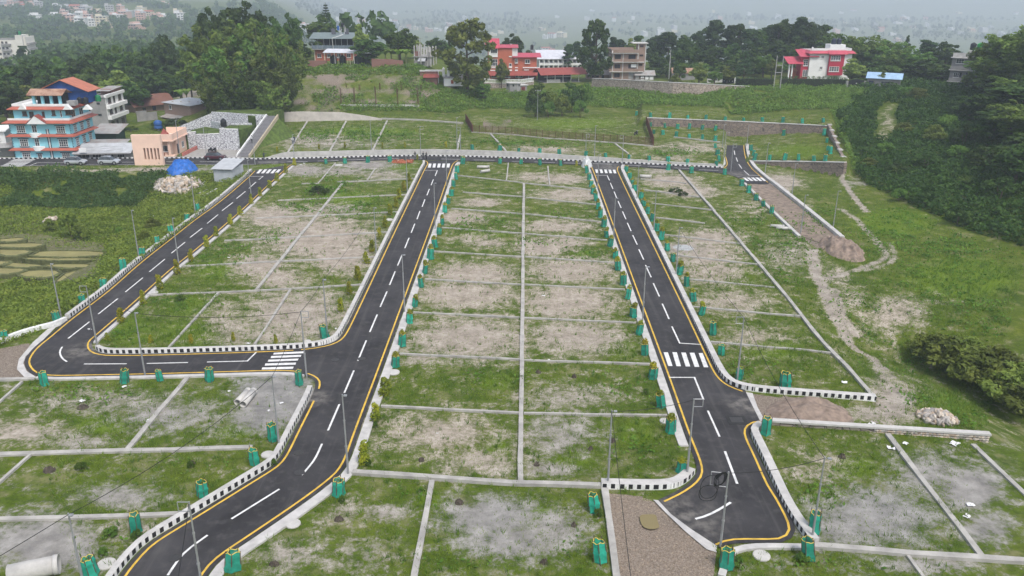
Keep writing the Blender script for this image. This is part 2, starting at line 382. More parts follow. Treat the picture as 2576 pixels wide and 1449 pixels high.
DIRT = [[(1878,464),(1934,464),(2112,598),(2060,625),(2016,597)], [(1522,1236),(1672,1262),(1802,1388),(1792,1500),(1556,1500)], [(-100,905),(60,862),(100,872),(70,905),(92,950),(-100,962)], [(1872,990),(2010,1000),(2150,1050),(2140,1072),(1916,1062)], [(735,170),(740,300),(830,296),(900,250),(860,225),(800,215)], [(1215,300),(1290,300),(1290,330),(1215,325)]]
EARTH_CUT = [(720,280),(730,190),(900,185),(1060,190),(1110,230),(1040,262),(860,262),(850,296)]
WILD = [[(-50,432),(420,430),(560,440),(480,520),(380,600),(250,700),(130,800),(-50,860)]]

def ground_masks(x, y, z):
    u, v = proj(x, y, z); d = np.hypot(x, y)
    soil = np.zeros_like(x); grey = np.zeros_like(x); wsum = np.full_like(x, 1e-3)
    for (cu, cv, ru, rv, am, gr) in BARE:
        q = ((u - cu) / (ru * 1.15)) ** 2 + ((v - cv) / (rv * 1.12)) ** 2
        g = am * 1.12 * np.exp(-q * 1.1)
        soil = np.maximum(soil, g); grey += g * gr; wsum += g
    grey = grey / wsum
    for pts, wd, am in PATHS:
        L = [tuple(G(a, b)[:2]) for a, b in pts]
        g = am * 1.25 * np.exp(-(seg_dist(x, y, L) / wd) ** 4); soil = np.maximum(soil, g); grey = np.where(g > .4, .25, grey)
    lush = np.zeros_like(x)
    for cu, cv, ru, rv in LUSH: lush = np.maximum(lush, np.exp(-(((u - cu) / ru) ** 2 + ((v - cv) / rv) ** 2)))
    dirt = np.zeros_like(x)
    for k, poly in enumerate(DIRT[:4]):
        L = P2(poly); dirt = np.maximum(dirt, inside(x, y, L).astype(float))
    for k, poly in enumerate(DIRT[4:] + [EARTH_CUT]):
        g = inside(u, v, poly) & (d > 190) & (d < 330); dirt = np.maximum(dirt, g * (.1 + .75 * fbm(x / 4.0, z / 1.6 + y / 9, 19)))
    return soil, np.clip(grey, 0, 1), dirt, lush

A_in = np.radians(np.arange(-42, 42.01, 0.155)); A_out = np.radians(np.arange(47, 314, 6.0))
AZ = np.concatenate([A_in, A_out])
D_ = [4.0, 8, 14, 20, 26, 31, 35]
dd = 38.0
while dd < 330: D_.append(dd); dd += 0.30 + dd * 0.0030
while dd < 7400: D_.append(dd); dd *= 1.035
D_ = np.array(D_)
AA, DD = np.meshgrid(AZ, D_)
GX, GY = DD * np.sin(AA), DD * np.cos(AA)
GZ = hgt(GX, GY)
nr, nc = GX.shape
idx = np.arange(nr * nc).reshape(nr, nc)
q = np.stack([idx[:-1, :], np.roll(idx, -1, 1)[:-1, :], np.roll(idx, -1, 1)[1:, :], idx[1:, :]], -1).reshape(-1, 4)
V = np.stack([GX, GY, GZ], -1).reshape(-1, 3)
V = np.vstack([V, [[0, 0, float(GZ[0, 0])]]])
soil, grey, dirt, lush = ground_masks(V[:, 0], V[:, 1], V[:, 2])

def ground_material():
    m, n, b, o = _nodes('meadow_and_soil')
    p = _pos(n)
    at = n.nodes.new('ShaderNodeAttribute'); at.attribute_name = 'cover'
    sp = n.nodes.new('ShaderNodeSeparateColor'); n.links.new(at.outputs['Color'], sp.inputs[0])
    n1 = _noise(n, p, .11, 4, .6); n2 = _noise(n, p, .55, 5, .65); n3 = _noise(n, p, 2.6, 5, .7); n4 = _noise(n, p, 9, 3, .7)
    # grass
    ga = _ramp(n, n1, [(.35, (.056, .100, .009)), (.5, (.098, .142, .012)), (.66, (.145, .168, .019))])
    gb = _ramp(n, n2, [(.32, (.038, .072, .008)), (.5, (.090, .132, .013)), (.68, (.162, .170, .032))])
    g = _mix(n, .55, ga, gb)
    g = _mix(n, _math(n, 'MULTIPLY', _maprange(n, n3, .35, .65), .5), g, (.034, .05, .013))
    dry = _maprange(n, _noise(n, p, .35, 4, .6), .52, .7)
    g = _mix(n, _math(n, 'MULTIPLY', dry, .55), g, (.25, .225, .12))
    lu = _maprange(n, _math(n, 'ADD', at.outputs['Alpha'], _math(n, 'MULTIPLY', _math(n, 'SUBTRACT', n2, .5), .8)), .3, .75)
    g = _mix(n, _math(n, 'MULTIPLY', lu, .65), g, (.125, .20, .012))
    # soil
    sa = _ramp(n, _math(n, 'ADD', _math(n, 'MULTIPLY', n2, .55), _math(n, 'MULTIPLY', n3, .45)), [(.3, (.17, .14, .11)), (.5, (.34, .29, .235)), (.66, (.50, .44, .37))])
    sg = _ramp(n, n2, [(.3, (.15, .145, .145)), (.5, (.25, .24, .225)), (.68, (.36, .345, .325))])
    s = _mix(n, sp.outputs[1], sa, sg)
    s = _mix(n, _math(n, 'MULTIPLY', _maprange(n, n4, .52, .75), .35), s, (.14, .135, .06))
    k = _math(n, 'ADD', sp.outputs[0], _math(n, 'MULTIPLY', _math(n, 'SUBTRACT', n3, .5), 1.3))
    k = _math(n, 'ADD', k, _math(n, 'MULTIPLY', _math(n, 'SUBTRACT', n2, .5), 1.7))
    k = _math(n, 'ADD', k, _math(n, 'MULTIPLY', _math(n, 'SUBTRACT', n4, .5), .8))
    k = _maprange(n, k, .16, .78)
    c = _mix(n, k, g, s)
    # tipped earth and stones
    ea = _ramp(n, n4, [(.28, (.11, .085, .065)), (.5, (.21, .17, .135)), (.72, (.36, .31, .26))])
    kd = _maprange(n, _math(n, 'ADD', sp.outputs[2], _math(n, 'MULTIPLY', _math(n, 'SUBTRACT', n3, .5), .7)), .35, .6)
    c = _mix(n, kd, c, ea)
    n.links.new(c, b.inputs['Base Color']); b.inputs['Roughness'].default_value = .95; b.inputs['Specular IOR Level'].default_value = .1
    hgtn = _math(n, 'ADD', _math(n, 'MULTIPLY', n3, .7), _math(n, 'MULTIPLY', n4, .35))
    _bump(n, b, hgtn, .55, .18)
    return m
base_soil = .16 * ((np.hypot(V[:, 0], V[:, 1]) < 230)) - .12 * (np.hypot(V[:, 0], V[:, 1]) >= 230)
_ins_low = inside(V[:, 0], V[:, 1], _low); base_soil[_ins_low] = -.25
_rm = (V[:, 0] > 45) & (np.arctan2(V[:, 0], V[:, 1]) > az_of(1960, 700)) & (V[:, 1] > 85); base_soil[_rm] = np.minimum(base_soil[_rm], -.02)
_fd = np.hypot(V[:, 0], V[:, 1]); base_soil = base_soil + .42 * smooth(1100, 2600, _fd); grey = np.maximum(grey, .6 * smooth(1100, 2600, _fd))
_uu, _vv = proj(V[:, 0], V[:, 1], V[:, 2]); dirt = np.maximum(dirt, .46 * (inside(_uu, _vv, [(-30, 535), (105, 530), (112, 590), (268, 612), (240, 690), (190, 708), (-30, 700)]) & _ins_low))
gm = np_mesh('ground', V, q, ground_material(), 4, True)
fan = np.stack([np.full(nc, len(V) - 1), np.roll(idx[0], -1), idx[0]], -1)
ca = gm.color_attributes.new('cover', 'FLOAT_COLOR', 'POINT')
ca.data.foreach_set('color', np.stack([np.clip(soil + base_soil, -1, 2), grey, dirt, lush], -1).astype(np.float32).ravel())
ground = struct(link('ground', gm), 'grassy ground with bare soil patches, hillside and valley')

# ------------------------------------------------------------------ haze
HAZE_D = 0.00038
hm = bpy.data.materials.new('haze'); hm.use_nodes = True; hn = hm.node_tree; hn.nodes.clear()
ho = hn.nodes.new('ShaderNodeOutputMaterial'); hv = hn.nodes.new('ShaderNodeVolumePrincipled')
hv.inputs['Color'].default_value = (.80, .865, 1, 1); hv.inputs['Density'].default_value = HAZE_D; hv.inputs['Anisotropy'].default_value = .2
hn.links.new(hv.outputs[0], ho.inputs['Volume'])
zmax = float(GZ.max()) + 12
haze = struct(MB().box(-7800, 7800, -7800, 7800, float(GZ.min()) - 2, max(zmax, 60)).build('haze', hm), 'pale blue monsoon haze filling the valley', 'stuff')

# ================================================================== ROADS
def chaikin(p, it=2):
    p = [np.array(q[:2], float) for q in p]
    for _ in range(it):
        o = [p[0]]
        for a, b in zip(p[:-1], p[1:]): o += [a * .75 + b * .25, a * .25 + b * .75]
        o.append(p[-1]); p = o
    return np.array(p)
def resample(p, step):
    p = np.array(p, float); s = np.r_[0, np.cumsum(np.hypot(*np.diff(p, axis=0).T))]
    n = max(2, int(round(s[-1] / step)) + 1); q = np.linspace(0, s[-1], n)
    return np.stack([np.interp(q, s, p[:, 0]), np.interp(q, s, p[:, 1])], -1)
def offset(p, d):                 # +d = to the left of the walking direction
    tg = np.gradient(p, axis=0); tg /= np.linalg.norm(tg, axis=1)[:, None] + 1e-9
    return p + d * np.stack([-tg[:, 1], tg[:, 0]], -1)
def W(px, sm=2, step=1.0): return resample(chaikin(P2(px), sm), step)

OUT1 = t(0,1,[(2566,272),(2540,300),(2500,340),(2200,600),(1950,775),(1760,930),(1400,1210),(1140,1449)]) + t(0,2,[(920,170),(700,335),(520,490),(380,600),(310,690),(290,750),(310,800),(350,845),(410,870),(530,887),(900,880),(1450,870),(2000,855),(2576,838)]) + t(1,2,[(250,832),(450,845),(560,875),(620,910),(645,950),(640,1000),(615,1070),(580,1150),(430,1449)]) + t(1,3,[(330,210),(265,310),(180,380),(0,490)]) + t(0,3,[(1950,880),(1570,1110),(1450,1220),(1290,1410)]) + [(300,1475),(250,1570)]
INN1 = t(1,1,[(400,195),(340,215),(270,280),(150,390),(0,530)]) + t(0,1,[(2470,635),(2230,845),(2060,990),(1890,1130),(1720,1260),(1530,1430)]) + t(0,2,[(1390,110),(1190,285),(970,475),(900,530),(880,575),(890,620),(930,655),(1000,675),(1090,685),(1500,682),(2000,668),(2576,650)]) + t(1,2,[(400,632),(600,610),(750,580),(850,535),(900,480),(960,370),(1135,0)]) + t(1,1,[(1390,900),(1640,380),(1700,250),(1730,205),(1725,180),(1690,168)])
RT2 = t(1,1,[(2030,168),(1985,195),(1960,250),(1800,720),(1530,1449)]) + t(1,2,[(1260,740),(990,1449)]) + t(1,3,[(900,260),(840,370),(770,450),(500,660),(0,1000)]) + t(0,3,[(2250,1215),(2120,1320),(2035,1430)]) + [(480,1490),(420,1600)]
LF3 = t(2,1,[(790,215),(805,243),(830,300),(1250,1449)]) + t(2,2,[(1585,900),(1776,1449)]) + t(2,3,[(1870,230),(1910,340),(1915,420),(1880,490),(1800,560),(1690,630),(1530,705)])
RT3 = t(2,1,[(1075,228),(1055,245),(1070,300),(1630,1449)]) + t(2,2,[(1960,700),(2020,830),(2080,920),(2170,990),(2320,1045)])
RB3 = t(2,2,[(2500,1345),(2430,1350),(2360,1390),(2332,1449)]) + t(2,3,[(2360,90),(2430,230),(2570,550)]) + t(3,3,[(60,640),(180,860),(215,960),(210,1010),(170,1060),(110,1080),(0,1085)]) + t(2,3,[(2250,1080),(2120,1105),(2050,1140)])
LF5 = [(1821,366)] + t(2,1,[(2130,60),(2140,110),(2165,180),(2165,220),(2130,243)])
RT5 = [(1871,366)] + t(2,1,[(2335,60),(2350,150),(2400,240),(2490,320),(2576,390)])
FAR_TOP = [(-120, 400.5), (37, 400), (150, 399.7), (412, 398.5), (515, 398.5), (620, 400), (644, 401.5), (744, 399.7), (869, 396.8), (1019, 393.2), (1119, 393.2), (1288, 398.3), (1463, 406.8), (1588, 411.8), (1713, 418.3), (1820, 423)]
FAR_BOT = [(-120, 420), (0, 418.5), (335, 415), (515, 413.5), (640, 415), (744, 410), (831, 407), (969, 403.5), (1056, 402), (1156, 405), (1288, 408.5), (1458, 415), (1565, 418.5), (1688, 426), (1800, 433), (1848, 442), (1876, 460)]
m_asph = (lambda: None)
def asphalt():
    m, n, b, o = _nodes('asphalt')
    p = _pos(n); n1 = _noise(n, p, .18, 4, .6); n2 = _noise(n, p, 1.1, 4, .6); n3 = _noise(n, p, 30, 2)
    c = _ramp(n, n1, [(.30, (.020, .019, .021)), (.70, (.056, .053, .055))])
    c = _mix(n, _math(n, 'MULTIPLY', _maprange(n, n2, .48, .74), .6), c, (.085, .08, .077))
    c = _mix(n, _math(n, 'MULTIPLY', n3, .25), c, (.055, .053, .055))
    mp = n.nodes.new('ShaderNodeMapping'); mp.inputs['Scale'].default_value = (1.5, .05, 1); n.links.new(p, mp.inputs[0])
    c = _mix(n, _math(n, 'MULTIPLY', _maprange(n, _noise(n, mp.outputs[0], 1.0, 4, .6), .5, .72), .4), c, (.10, .095, .09))     # tyre-polished lanes
    for (u_, v_), r_ in (((208, 882), 3.2), ((792, 1003), 2.2), ((1700, 1312), 5.0), ((1885, 1020), 3.0), ((1530, 420), 5.0), ((690, 414), 6.0), ((1850, 440), 5.0)):   # soil carried onto the road
        vd = n.nodes.new('ShaderNodeVectorMath'); vd.operation = 'DISTANCE'; n.links.new(p, vd.inputs[0]); vd.inputs[1].default_value = tuple(Z(u_, v_))
        f_ = _math(n, 'MULTIPLY', _maprange(n, vd.outputs['Value'], r_, .2), _maprange(n, n2, .3, .7)); c = _mix(n, _math(n, 'MULTIPLY', f_, .75), c, (.24, .22, .195))
    n.links.new(c, b.inputs['Base Color']); b.inputs['Roughness'].default_value = .88; b.inputs['Specular IOR Level'].default_value = .25
    _bump(n, b, n3, .3, .02); MATS['asphalt'] = m; return m
asphalt()
m_white = M('white_road_paint', (.70, .69, .67), .7, .16, 2.2, stain=.5)
m_yel = M('yellow_road_paint', (.66, .42, .06), .7, .22, 1.6, stain=.55)
m_conc = M('pale_concrete', (.50, .48, .455), .9, .16, 1.2, .2, stain=.35)
m_kerbw = M('kerb_white_paint', (.76, .75, .73), .8, .16, 1.6, stain=.55)
m_black = M('kerb_black_paint', (.022, .022, .025), .7, .2, 3)

def sheet(name, poly, z, mat, label):
    return struct(MB().add([(x, y, z) for x, y in poly], [tuple(range(len(poly)))]).build(name, mat), label)
wO, wI, wR2, wL3, wR3, wB3, wL5, wR5 = [W(p, 2, .8) for p in (OUT1, INN1, RT2, LF3, RT3, RB3, LF5, RT5)]
def near_i(p, uv): q = Z(*uv)[:2]; return int(np.argmin(np.hypot(*(p - q).T)))
EDGE = .42
iO, iI = near_i(wO, (780, 942)), near_i(wI, (760, 882))
eO, eI, eR2 = offset(wO, -EDGE), offset(wI, EDGE), offset(wR2, EDGE)
# outer line runs anticlockwise seen from above: the outside is on its right
poly1 = list(map(tuple, eO[:iO])) + list(map(tuple, eI[:iI][::-1]))
road1 = sheet('road', poly1, .050, MATS['asphalt'], 'black asphalt estate road along the paddies with a sharp bend at its near end')
poly2 = list(map(tuple, eI[iI - 8:])) + list(map(tuple, eR2)) + list(map(tuple, eO[iO - 8:][::-1]))
road2 = sheet('road', poly2, .054, MATS['asphalt'], 'straight black asphalt road left of the centre plots, bending away at bottom left')
eL3, eR3, eB3 = offset(wL3, -EDGE), offset(wR3, EDGE), offset(wB3, EDGE)
end3 = P2(t(2,3,[(2060,1150),(2000,1110),(1800,980),(1600,830),(1470,690)]))
poly3 = list(map(tuple, eL3)) + end3[::-1] + list(map(tuple, eB3[::-1])) + P2(t(2,2,[(2500,1350),(2400,1150)])) + list(map(tuple, eR3[::-1]))
road3 = sheet('road', poly3, .050, MATS['asphalt'], 'straight black asphalt road right of the centre plots with an unfinished near end')
ft, fb = W(FAR_TOP, 2, 1.5), W(FAR_BOT, 2, 1.5)
road4 = sheet('road', list(map(tuple, ft)) + list(map(tuple, fb[::-1])), .046, MATS['asphalt'], 'entrance road running across the far side past the parked cars')
poly5 = list(map(tuple, offset(wL5, -.3))) + P2([(1848, 441), (1876, 462), (1933, 464)]) + list(map(tuple, offset(wR5, .3)[::-1]))
road5 = sheet('road', poly5, .058, MATS['asphalt'], 'short black asphalt road climbing to the green terrace at the far right')
lane = sheet('dirt_lane', P2(t(3,1,[(-220,408),(6,408),(18,400),(725,952),(560,1010),(330,925)])), .03, M('tipped_earth', (.23, .18, .14), .95, .4, 1.2, .8, stain=.6), 'unpaved brown gravel lane beyond the far right crossing')

def strip_mesh(p, w, z):
    a, b = offset(p, w / 2), offset(p, -w / 2); n = len(p)
    return MB().add([(x, y, z) for x, y in a] + [(x, y, z) for x, y in b], [(i, n + i, n + i + 1, i + 1) for i in range(n - 1)])
def edge_line(p, road, z=.062, label=None):
    o = strip_mesh(p, .17, z).build('yellow_edge_line', m_yel, road)
    return o
edge_line(wO[:iO], road1); edge_line(wI[:iI], road1)
edge_line(wO[iO:near_i(wO, (797, 990))], road2); edge_line(wO[near_i(wO, (789, 1012)):], road2); edge_line(wI[iI:], road2); edge_line(wR2, road2)
for p in (wL3, wR3, wB3): edge_line(p, road3)
for p in (wL5, wR5): edge_line(p, road5, .068)
def dash(px, road, w=.17, z=.066, sm=0):
    p = W(px, sm, 50 if sm == 0 else .7) if len(px) > 2 and sm else np.array(P2(px))
    if len(px) > 2 and not sm:
        mb = MB()
        for a, b in zip(p[:-1], p[1:]):
            dv = (b - a) / np.linalg.norm(b - a); s_ = strip_mesh(np.array([a - dv * w * .5, b + dv * w * .5]), w, z); mb.add(s_.v, s_.f); z += .003
        return mb.build('stop_line', m_white, road)
    return strip_mesh(p, w, z).build('lane_dash', m_white, road)
def zebra(quads, road, z=.066):
    for qd in quads:
        p = P2(qd); MB().add([(x, y, z) for x, y in p], [(0, 1, 2, 3)]).build('crossing_stripe', m_white, road)
for a in [((1785,360),(1762,418)),((1745,455),(1720,520)),((1700,560),(1672,635)),((1650,678),(1620,760)),((1598,805),(1562,897)),((1540,948),(1498,1052)),((1470,1120),(1425,1227)),((1400,1287),(1345,1422))]: dash(t(1,1,a), road2)
for a in [((1318,40),(1250,195)),((1220,272),(1145,448)),((1110,533),(1025,738)),((985,836),(890,1060)),((840,1175),(725,1440))]: dash(t(1,2,a), road2)
dash(t(1,3,[(665,125),(600,270),(540,350),(460,440)]), road2, sm=2)
dash([(703,1232),(582.5,1307)], road2); dash(t(0,3,[(2090,1045),(1900,1180),(1800,1280),(1690,1449)]), road2, sm=2)
dash(t(1,1,[(1700,268),(1825,268),(1803,323)]), road2)
zebra([t(1,1,[(a,200),(a+28,200),(a+20,240),(a-8,240)]) for a in (1738,1784,1831,1877,1925)], road2)
for a in [((2576,385),(2505,450)),((2470,480),(2380,553)),((2345,590),(2235,675)),((2195,714),(2085,803)),((2035,850),(1912,945)),((1862,992),(1725,1103)),((1660,1162),(1505,1290)),((1438,1350),(1262,1494))]: dash(t(0,1,a), road1)
for a in [((1185,112),(990,267)),((900,345),(687,513)),((847,770),(1275,768)),((1478,765),(1893,755))]: dash(t(0,2,a), road1)
dash(t(0,2,[(628,597),(600,640),(610,690),(640,725),(675,747)]), road1, sm=2)
dash(t(0,2,[(2092,750),(2490,740),(2576,655)]), road1)
zebra([t(1,2,k) for k in ([(180,657),(480,643),(478,662),(175,675)],[(155,690),(458,678),(450,698),(148,711)],[(127,727),(430,715),(420,735),(118,748)],[(95,765),(405,755),(397,777),(88,787)],[(65,805),(380,797),(370,820),(57,826)])], road1)
zebra([t(1,1,[(a,258),(a+29,258),(a-7,298),(a-36,298)]) for a in (38,86,132,180,224)], road1)
dash([(628,444.5),(661.5,444.5),(651.5,452.5)], road1)
for a in [((990,395),(1015,455)),((1027,482),(1052,545)),((1067,578),(1098,647)),((1112,682),(1146,760)),((1160,796),(1198,880)),((1215,922),(1260,1017)),((1276,1063),(1325,1167)),((1343,1222),(1400,1345)),((1422,1405),(1483,1539))]: dash(t(2,1,a), road3)
dash(t(2,1,[(845,318),(958,320),(980,368)]), road3); dash(t(2,2,[(1512,163),(1580,317)]), road3)
dash(t(2,2,[(1610,395),(1687,560),(1895,573)]), road3); dash(t(2,2,[(1590,905),(1835,905),(1925,1125)]), road3)
dash(t(2,2,[(1970,1240),(2088,1502)]), road3); dash(t(2,3,[(2142,200),(2265,527)]), road3, .2); dash(t(2,3,[(2200,715),(2080,790),(1960,850),(1845,882)]), road3, .2, sm=2)
zebra([t(2,2,k) for k in ([(1525,652),(1568,652),(1615,790),(1572,790)],[(1613,652),(1658,652),(1700,792),(1655,792)],[(1702,655),(1748,655),(1793,795),(1748,795)],[(1787,657),(1835,657),(1885,800),(1838,800)],[(1877,660),(1918,660),(1975,803),(1930,803)])], road3)
zebra([t(2,1,[(a,258+i),(a+25,258+i),(a+37,294+i),(a+11,294+i)]) for i, a in enumerate((835,881,926,970,1014))], road3)
for a in [((2235,70),(2243,112)),((2255,140),(2270,180)),((2282,207),(2312,250))]: dash(t(2,1,a), road5, z=.074)
dash(t(2,1,[(2335,272),(2385,318),(2485,320)]), road5, z=.074)
zebra([t(2,1,[(a,341),(a+28,341),(a+72,375),(a+44,375)]) for a in (2318,2360,2404,2447,2489)], road5, .074)
for i, a in [(1,((20,184),(220,183))),(1,((315,180),(520,180))),(1,((620,173),(830,168))),(1,((915,162),(1185,154))),(1,((1230,152),(1440,147))),(1,((1545,145),(1680,145))),(1,((1865,153),(2100,158))),(1,((2190,162),(2400,166))),(2,((0,177),(120,178))),(2,((225,182),(430,190))),(2,((525,192),(690,197))),(2,((815,200),(1010,205))),(2,((1165,215),(1290,220))),(2,((1365,225),(1560,235))),(2,((1630,242),(1830,255))),(2,((1880,262),(2075,268))),(0,((300,220),(380,190))),(0,((380,190),(650,190))),(0,((1230,185),(1350,185))),(0,((1670,180),(1950,182))),(0,((2010,180),(2210,182)))]: dash(t(i,1,a), road4, z=.058)
strip_mesh(W([(-100,419.2),(0,418),(335,414.3),(640,414)],0,4), .15, .060).build('white_edge_line', m_white, road4)
zebra([t(0,1,[(x,y),(x+215,y+2),(x+195,y+8),(x-20,y+6)]) for x, y in ((145,156),(122,168),(98,181),(74,194),(50,207),(24,220))], road4, .062)

# ------------------------------------------------------------------ kerbs
def kerb(px, label, out=1, off=.55, wd=.45, ht=.46, bw=True, step=.8, period=.66, name='kerb', mat=None, line=None, z0=-.15, face_white=True):
    """out=+1: the body lies to the left of the walking direction, the painted face on the right"""
    p = line if line is not None else W(px, 2, step)
    p = resample(p, step)
    f = offset(p, out * off); bk = offset(p, out * (off + wd)); n = len(p)
    mb = MB()
    vs = [(x, y, z0) for x, y in f] + [(x, y, ht) for x, y in f] + [(x, y, ht) for x, y in bk] + [(x, y, z0) for x, y in bk]
    fs = []
    mb.add(vs, [])
    for i in range(n - 1):
        for r in range(3):
            q4 = (r * n + i, r * n + i + 1, (r + 1) * n + i + 1, (r + 1) * n + i)
            mb.f.append(q4 if out < 0 else q4[::-1]); mb.mi.append(1 if r == 0 and bw else 0)
    for i in (0, n - 1): mb.f.append(tuple(r * n + i for r in range(4))); mb.mi.append(0)
    o = struct(mb.build(name, [mat or m_conc, m_kerbw]), label)
    if bw:
        fine = resample(f, .08); s = np.arange(len(fine)) * np.linalg.norm(fine[1] - fine[0])
        fo = offset(fine, -out * .006); b = MB()
        k = 0
        while (k + .5) * period < s[-1]:
            i0, i1 = np.searchsorted(s, k * period + .2), np.searchsorted(s, k * period + .2 + period * .5)
            i1 = min(max(i1, i0 + 1), len(fo) - 1)
            if i0 < i1:
                A, B = fo[i0], fo[i1]
                b.quad((*A, .03), (*B, .03), (*B, ht * .96), (*A, ht * .96))
            k += 1
        b.build('painted_block', m_black, o)
    return o
iK = near_i(wO, (172, 809))
kerb(None, 'black and white painted kerb along the paddy side of the left road', out=-1, line=wO[:iK])
kerb(t(0,2,[(680,330),(560,385),(400,420),(200,480),(0,560)]) + [(-80, 895)], 'plain white kerb sweeping out of frame past the left road bend', out=-1, off=0, bw=False, mat=m_kerbw)
iL = near_i(wI, (226, 884))
kerb(None, 'black and white kerb around the left plots beside the crossing', out=1, line=wI[iL:near_i(wI, (1073, 406))])
kerb(None, 'flat pale concrete edging on the shrub side of the left road', out=1, off=.5, wd=.5, ht=.1, bw=False, line=wI[near_i(wI, (735, 414)):iL - 2], name='road_edging')
kerb(None, 'flat pale concrete edging below the left crossing', out=-1, off=.45, wd=.5, ht=.12, bw=False, line=wO[near_i(wO, (104, 944)):near_i(wO, (790, 946))], name='road_edging')
kerb(None, 'black and white kerb curving down the bottom left road', out=-1, line=wO[near_i(wO, (803, 978)):], off=.6)
kerb(None, 'flat pale concrete edging along the guarded shrubs left of the centre plots', out=1, off=.55, wd=.85, ht=.10, bw=False, line=wR2[2:], name='road_edging')
kerb(None, 'flat pale concrete edging along the guarded shrubs right of the centre plots', out=-1, off=.5, wd=.8, ht=.10, bw=False, line=wL3[2:near_i(wL3, (1752, 1135))], name='road_edging')
kerb(t(2,3,[(1840,420),(1800,470),(1700,550),(1560,582),(1200,578),(900,568)]), 'black and white kerb curving left at the near end of the right road', out=-1, off=0, wd=.75)
kerb(list(t(2,1,[(1100,228),(1085,250),(1100,300),(1650,1449)])) + t(2,2,[(1985,700),(2050,830),(2110,920),(2190,985),(2330,1030)]) + t(3,2,[(0,1062),(500,1100),(1090,1142)]), 'black and white kerb on the right of the right road turning to its free end', out=1, off=.12, wd=.6)
kerb(t(2,2,[(2470,1380),(2400,1420)]) + t(2,3,[(2395,20),(2450,130),(2576,400)]) + t(3,3,[(180,800),(420,1130)]), 'black and white kerb along the right side of the near turning area', out=1, off=0, wd=.65)
kerb(t(3,3,[(350,1140),(0,1132)]) + t(2,3,[(2350,1140),(2200,1180),(2130,1240),(2070,1449)]), 'plain pale kerb under the near turning area', out=1, off=0, wd=.5, ht=.15, bw=False)
kerb(FAR_TOP[:7], 'black and white kerb in front of the blue house and the peach gatehouse', out=1, off=.05, wd=.35, ht=.28, period=1.0)
kerb(FAR_TOP[6:], 'black and white kerb along the far road below the upper plots', out=1, off=0, wd=.35, ht=.34, period=.95)
kerb(LF5[:-1] + [(1812, 423.5)], 'pale concrete kerb on the left of the far right road', out=-1, off=.35, wd=.5, ht=.3, bw=False)
kerb(RT5, 'black and white kerb on the right of the far right road', out=1, off=.4, wd=.7, ht=.45)
kerb(t(3,1,[(18,385),(250,570),(490,765),(722,960)]), 'long bare concrete kerb on the right of the gravel lane', out=1, off=0, wd=.7, ht=.5, bw=False)
kerb([(1876, 463)] + t(3,1,[(0,628),(330,938)]), 'long bare concrete kerb on the left of the gravel lane', out=-1, off=0, wd=.5, ht=.3, bw=False)
# worn concrete lips where the asphalt stops
for px, lb in ((t(2,3,[(1420,685),(1470,690),(1600,830),(1800,980),(2000,1110),(2060,1150),(2060,1215),(1960,1185),(1750,1010),(1560,830)]), 'rough concrete lip at the unfinished end of the right road'),
               (t(0,2,[(690,345),(560,400),(400,560),(260,690),(235,760),(270,840),(360,895),(250,905),(170,820),(190,720),(330,550),(480,415)]), 'rough concrete lip outside the left road bend'),
               (t(2,2,[(2320,1050),(2420,1060),(2470,1200),(2540,1330),(2500,1352),(2400,1150)]), 'rough concrete lip beside the manhole hatch')):
    sheet('concrete_lip', P2(px), .040, m_conc, lb)
far_line = W([(u, v) for u, v in _wall_far], 1, 1.5)
wall = MB(); p = far_line; bkl = offset(p, .3); n = len(p)
hh = 1.2 * smooth(0, 6, np.arange(n) * 1.5) * (1 - .6 * smooth(.5, .95, np.arange(n) / n)) + .1
vs = [(x, y, -.1) for x, y in p] + [(x, y, h_) for (x, y), h_ in zip(p, hh)] + [(x, y, h_) for (x, y), h_ in zip(bkl, hh)] + [(x, y, -.1) for x, y in bkl]
wall.add(vs, [(r * n + i + 1, r * n + i, (r + 1) * n + i, (r + 1) * n + i + 1) for i in range(n - 1) for r in range(3)])
tag(wall.build('retaining_wall', m_conc), 'low grey concrete retaining wall behind the far road kerb', 'wall')

# ------------------------------------------------------------------ plot boundary strips
m_strip = M('weathered_concrete', (.39, .37, .34), .95, .22, .9, .3, stain=.5)
def strip(px, label, w=.25, ht=.14):
    pts = [G(u, v) for u, v in px]
    out = []
    for a, b in zip(pts[:-1], pts[1:]):
        nn = max(1, int(np.linalg.norm(b - a) / 3.0))
        for k in range(nn): out.append(a + (b - a) * k / nn)
    out.append(pts[-1]); P = np.array(out)
    P[:, 2] = [hz(*q2[:2]) for q2 in P]
    org = P[0].copy(); P = P - org
    jl = rng.uniform(-.035, .035, len(P)); jw = rng.uniform(.9, 1.12, len(P)); jz = rng.uniform(-.03, .03, len(P))
    tg = np.gradient(P[:, :2], axis=0); tg /= np.linalg.norm(tg, axis=1)[:, None]; nm = np.stack([-tg[:, 1], tg[:, 0]], -1)
    L = P[:, :2] + nm * (w / 2 * jw + jl)[:, None]; R = P[:, :2] - nm * (w / 2 * jw - jl)[:, None]
    n = len(P); zt = P[:, 2] + ht + jz; zb = P[:, 2] - .3
    mb = MB().add([(*a, z) for a, z in zip(L, zb)] + [(*a, z) for a, z in zip(L, zt)] + [(*a, z) for a, z in zip(R, zt)] + [(*a, z) for a, z in zip(R, zb)], [])
    for i in range(n - 1):
        for r in range(3): mb.f.append((r * n + i, r * n + i + 1, (r + 1) * n + i + 1, (r + 1) * n + i)[::1]); mb.mi.append(0)
    for i in (0, n - 1): mb.f.append(tuple(r * n + i for r in range(4))); mb.mi.append(0)
    o = mb.build('plot_boundary_strip', m_strip); o.location = org
    return tag(o, label, 'plot boundary', 'concrete strips between plots')
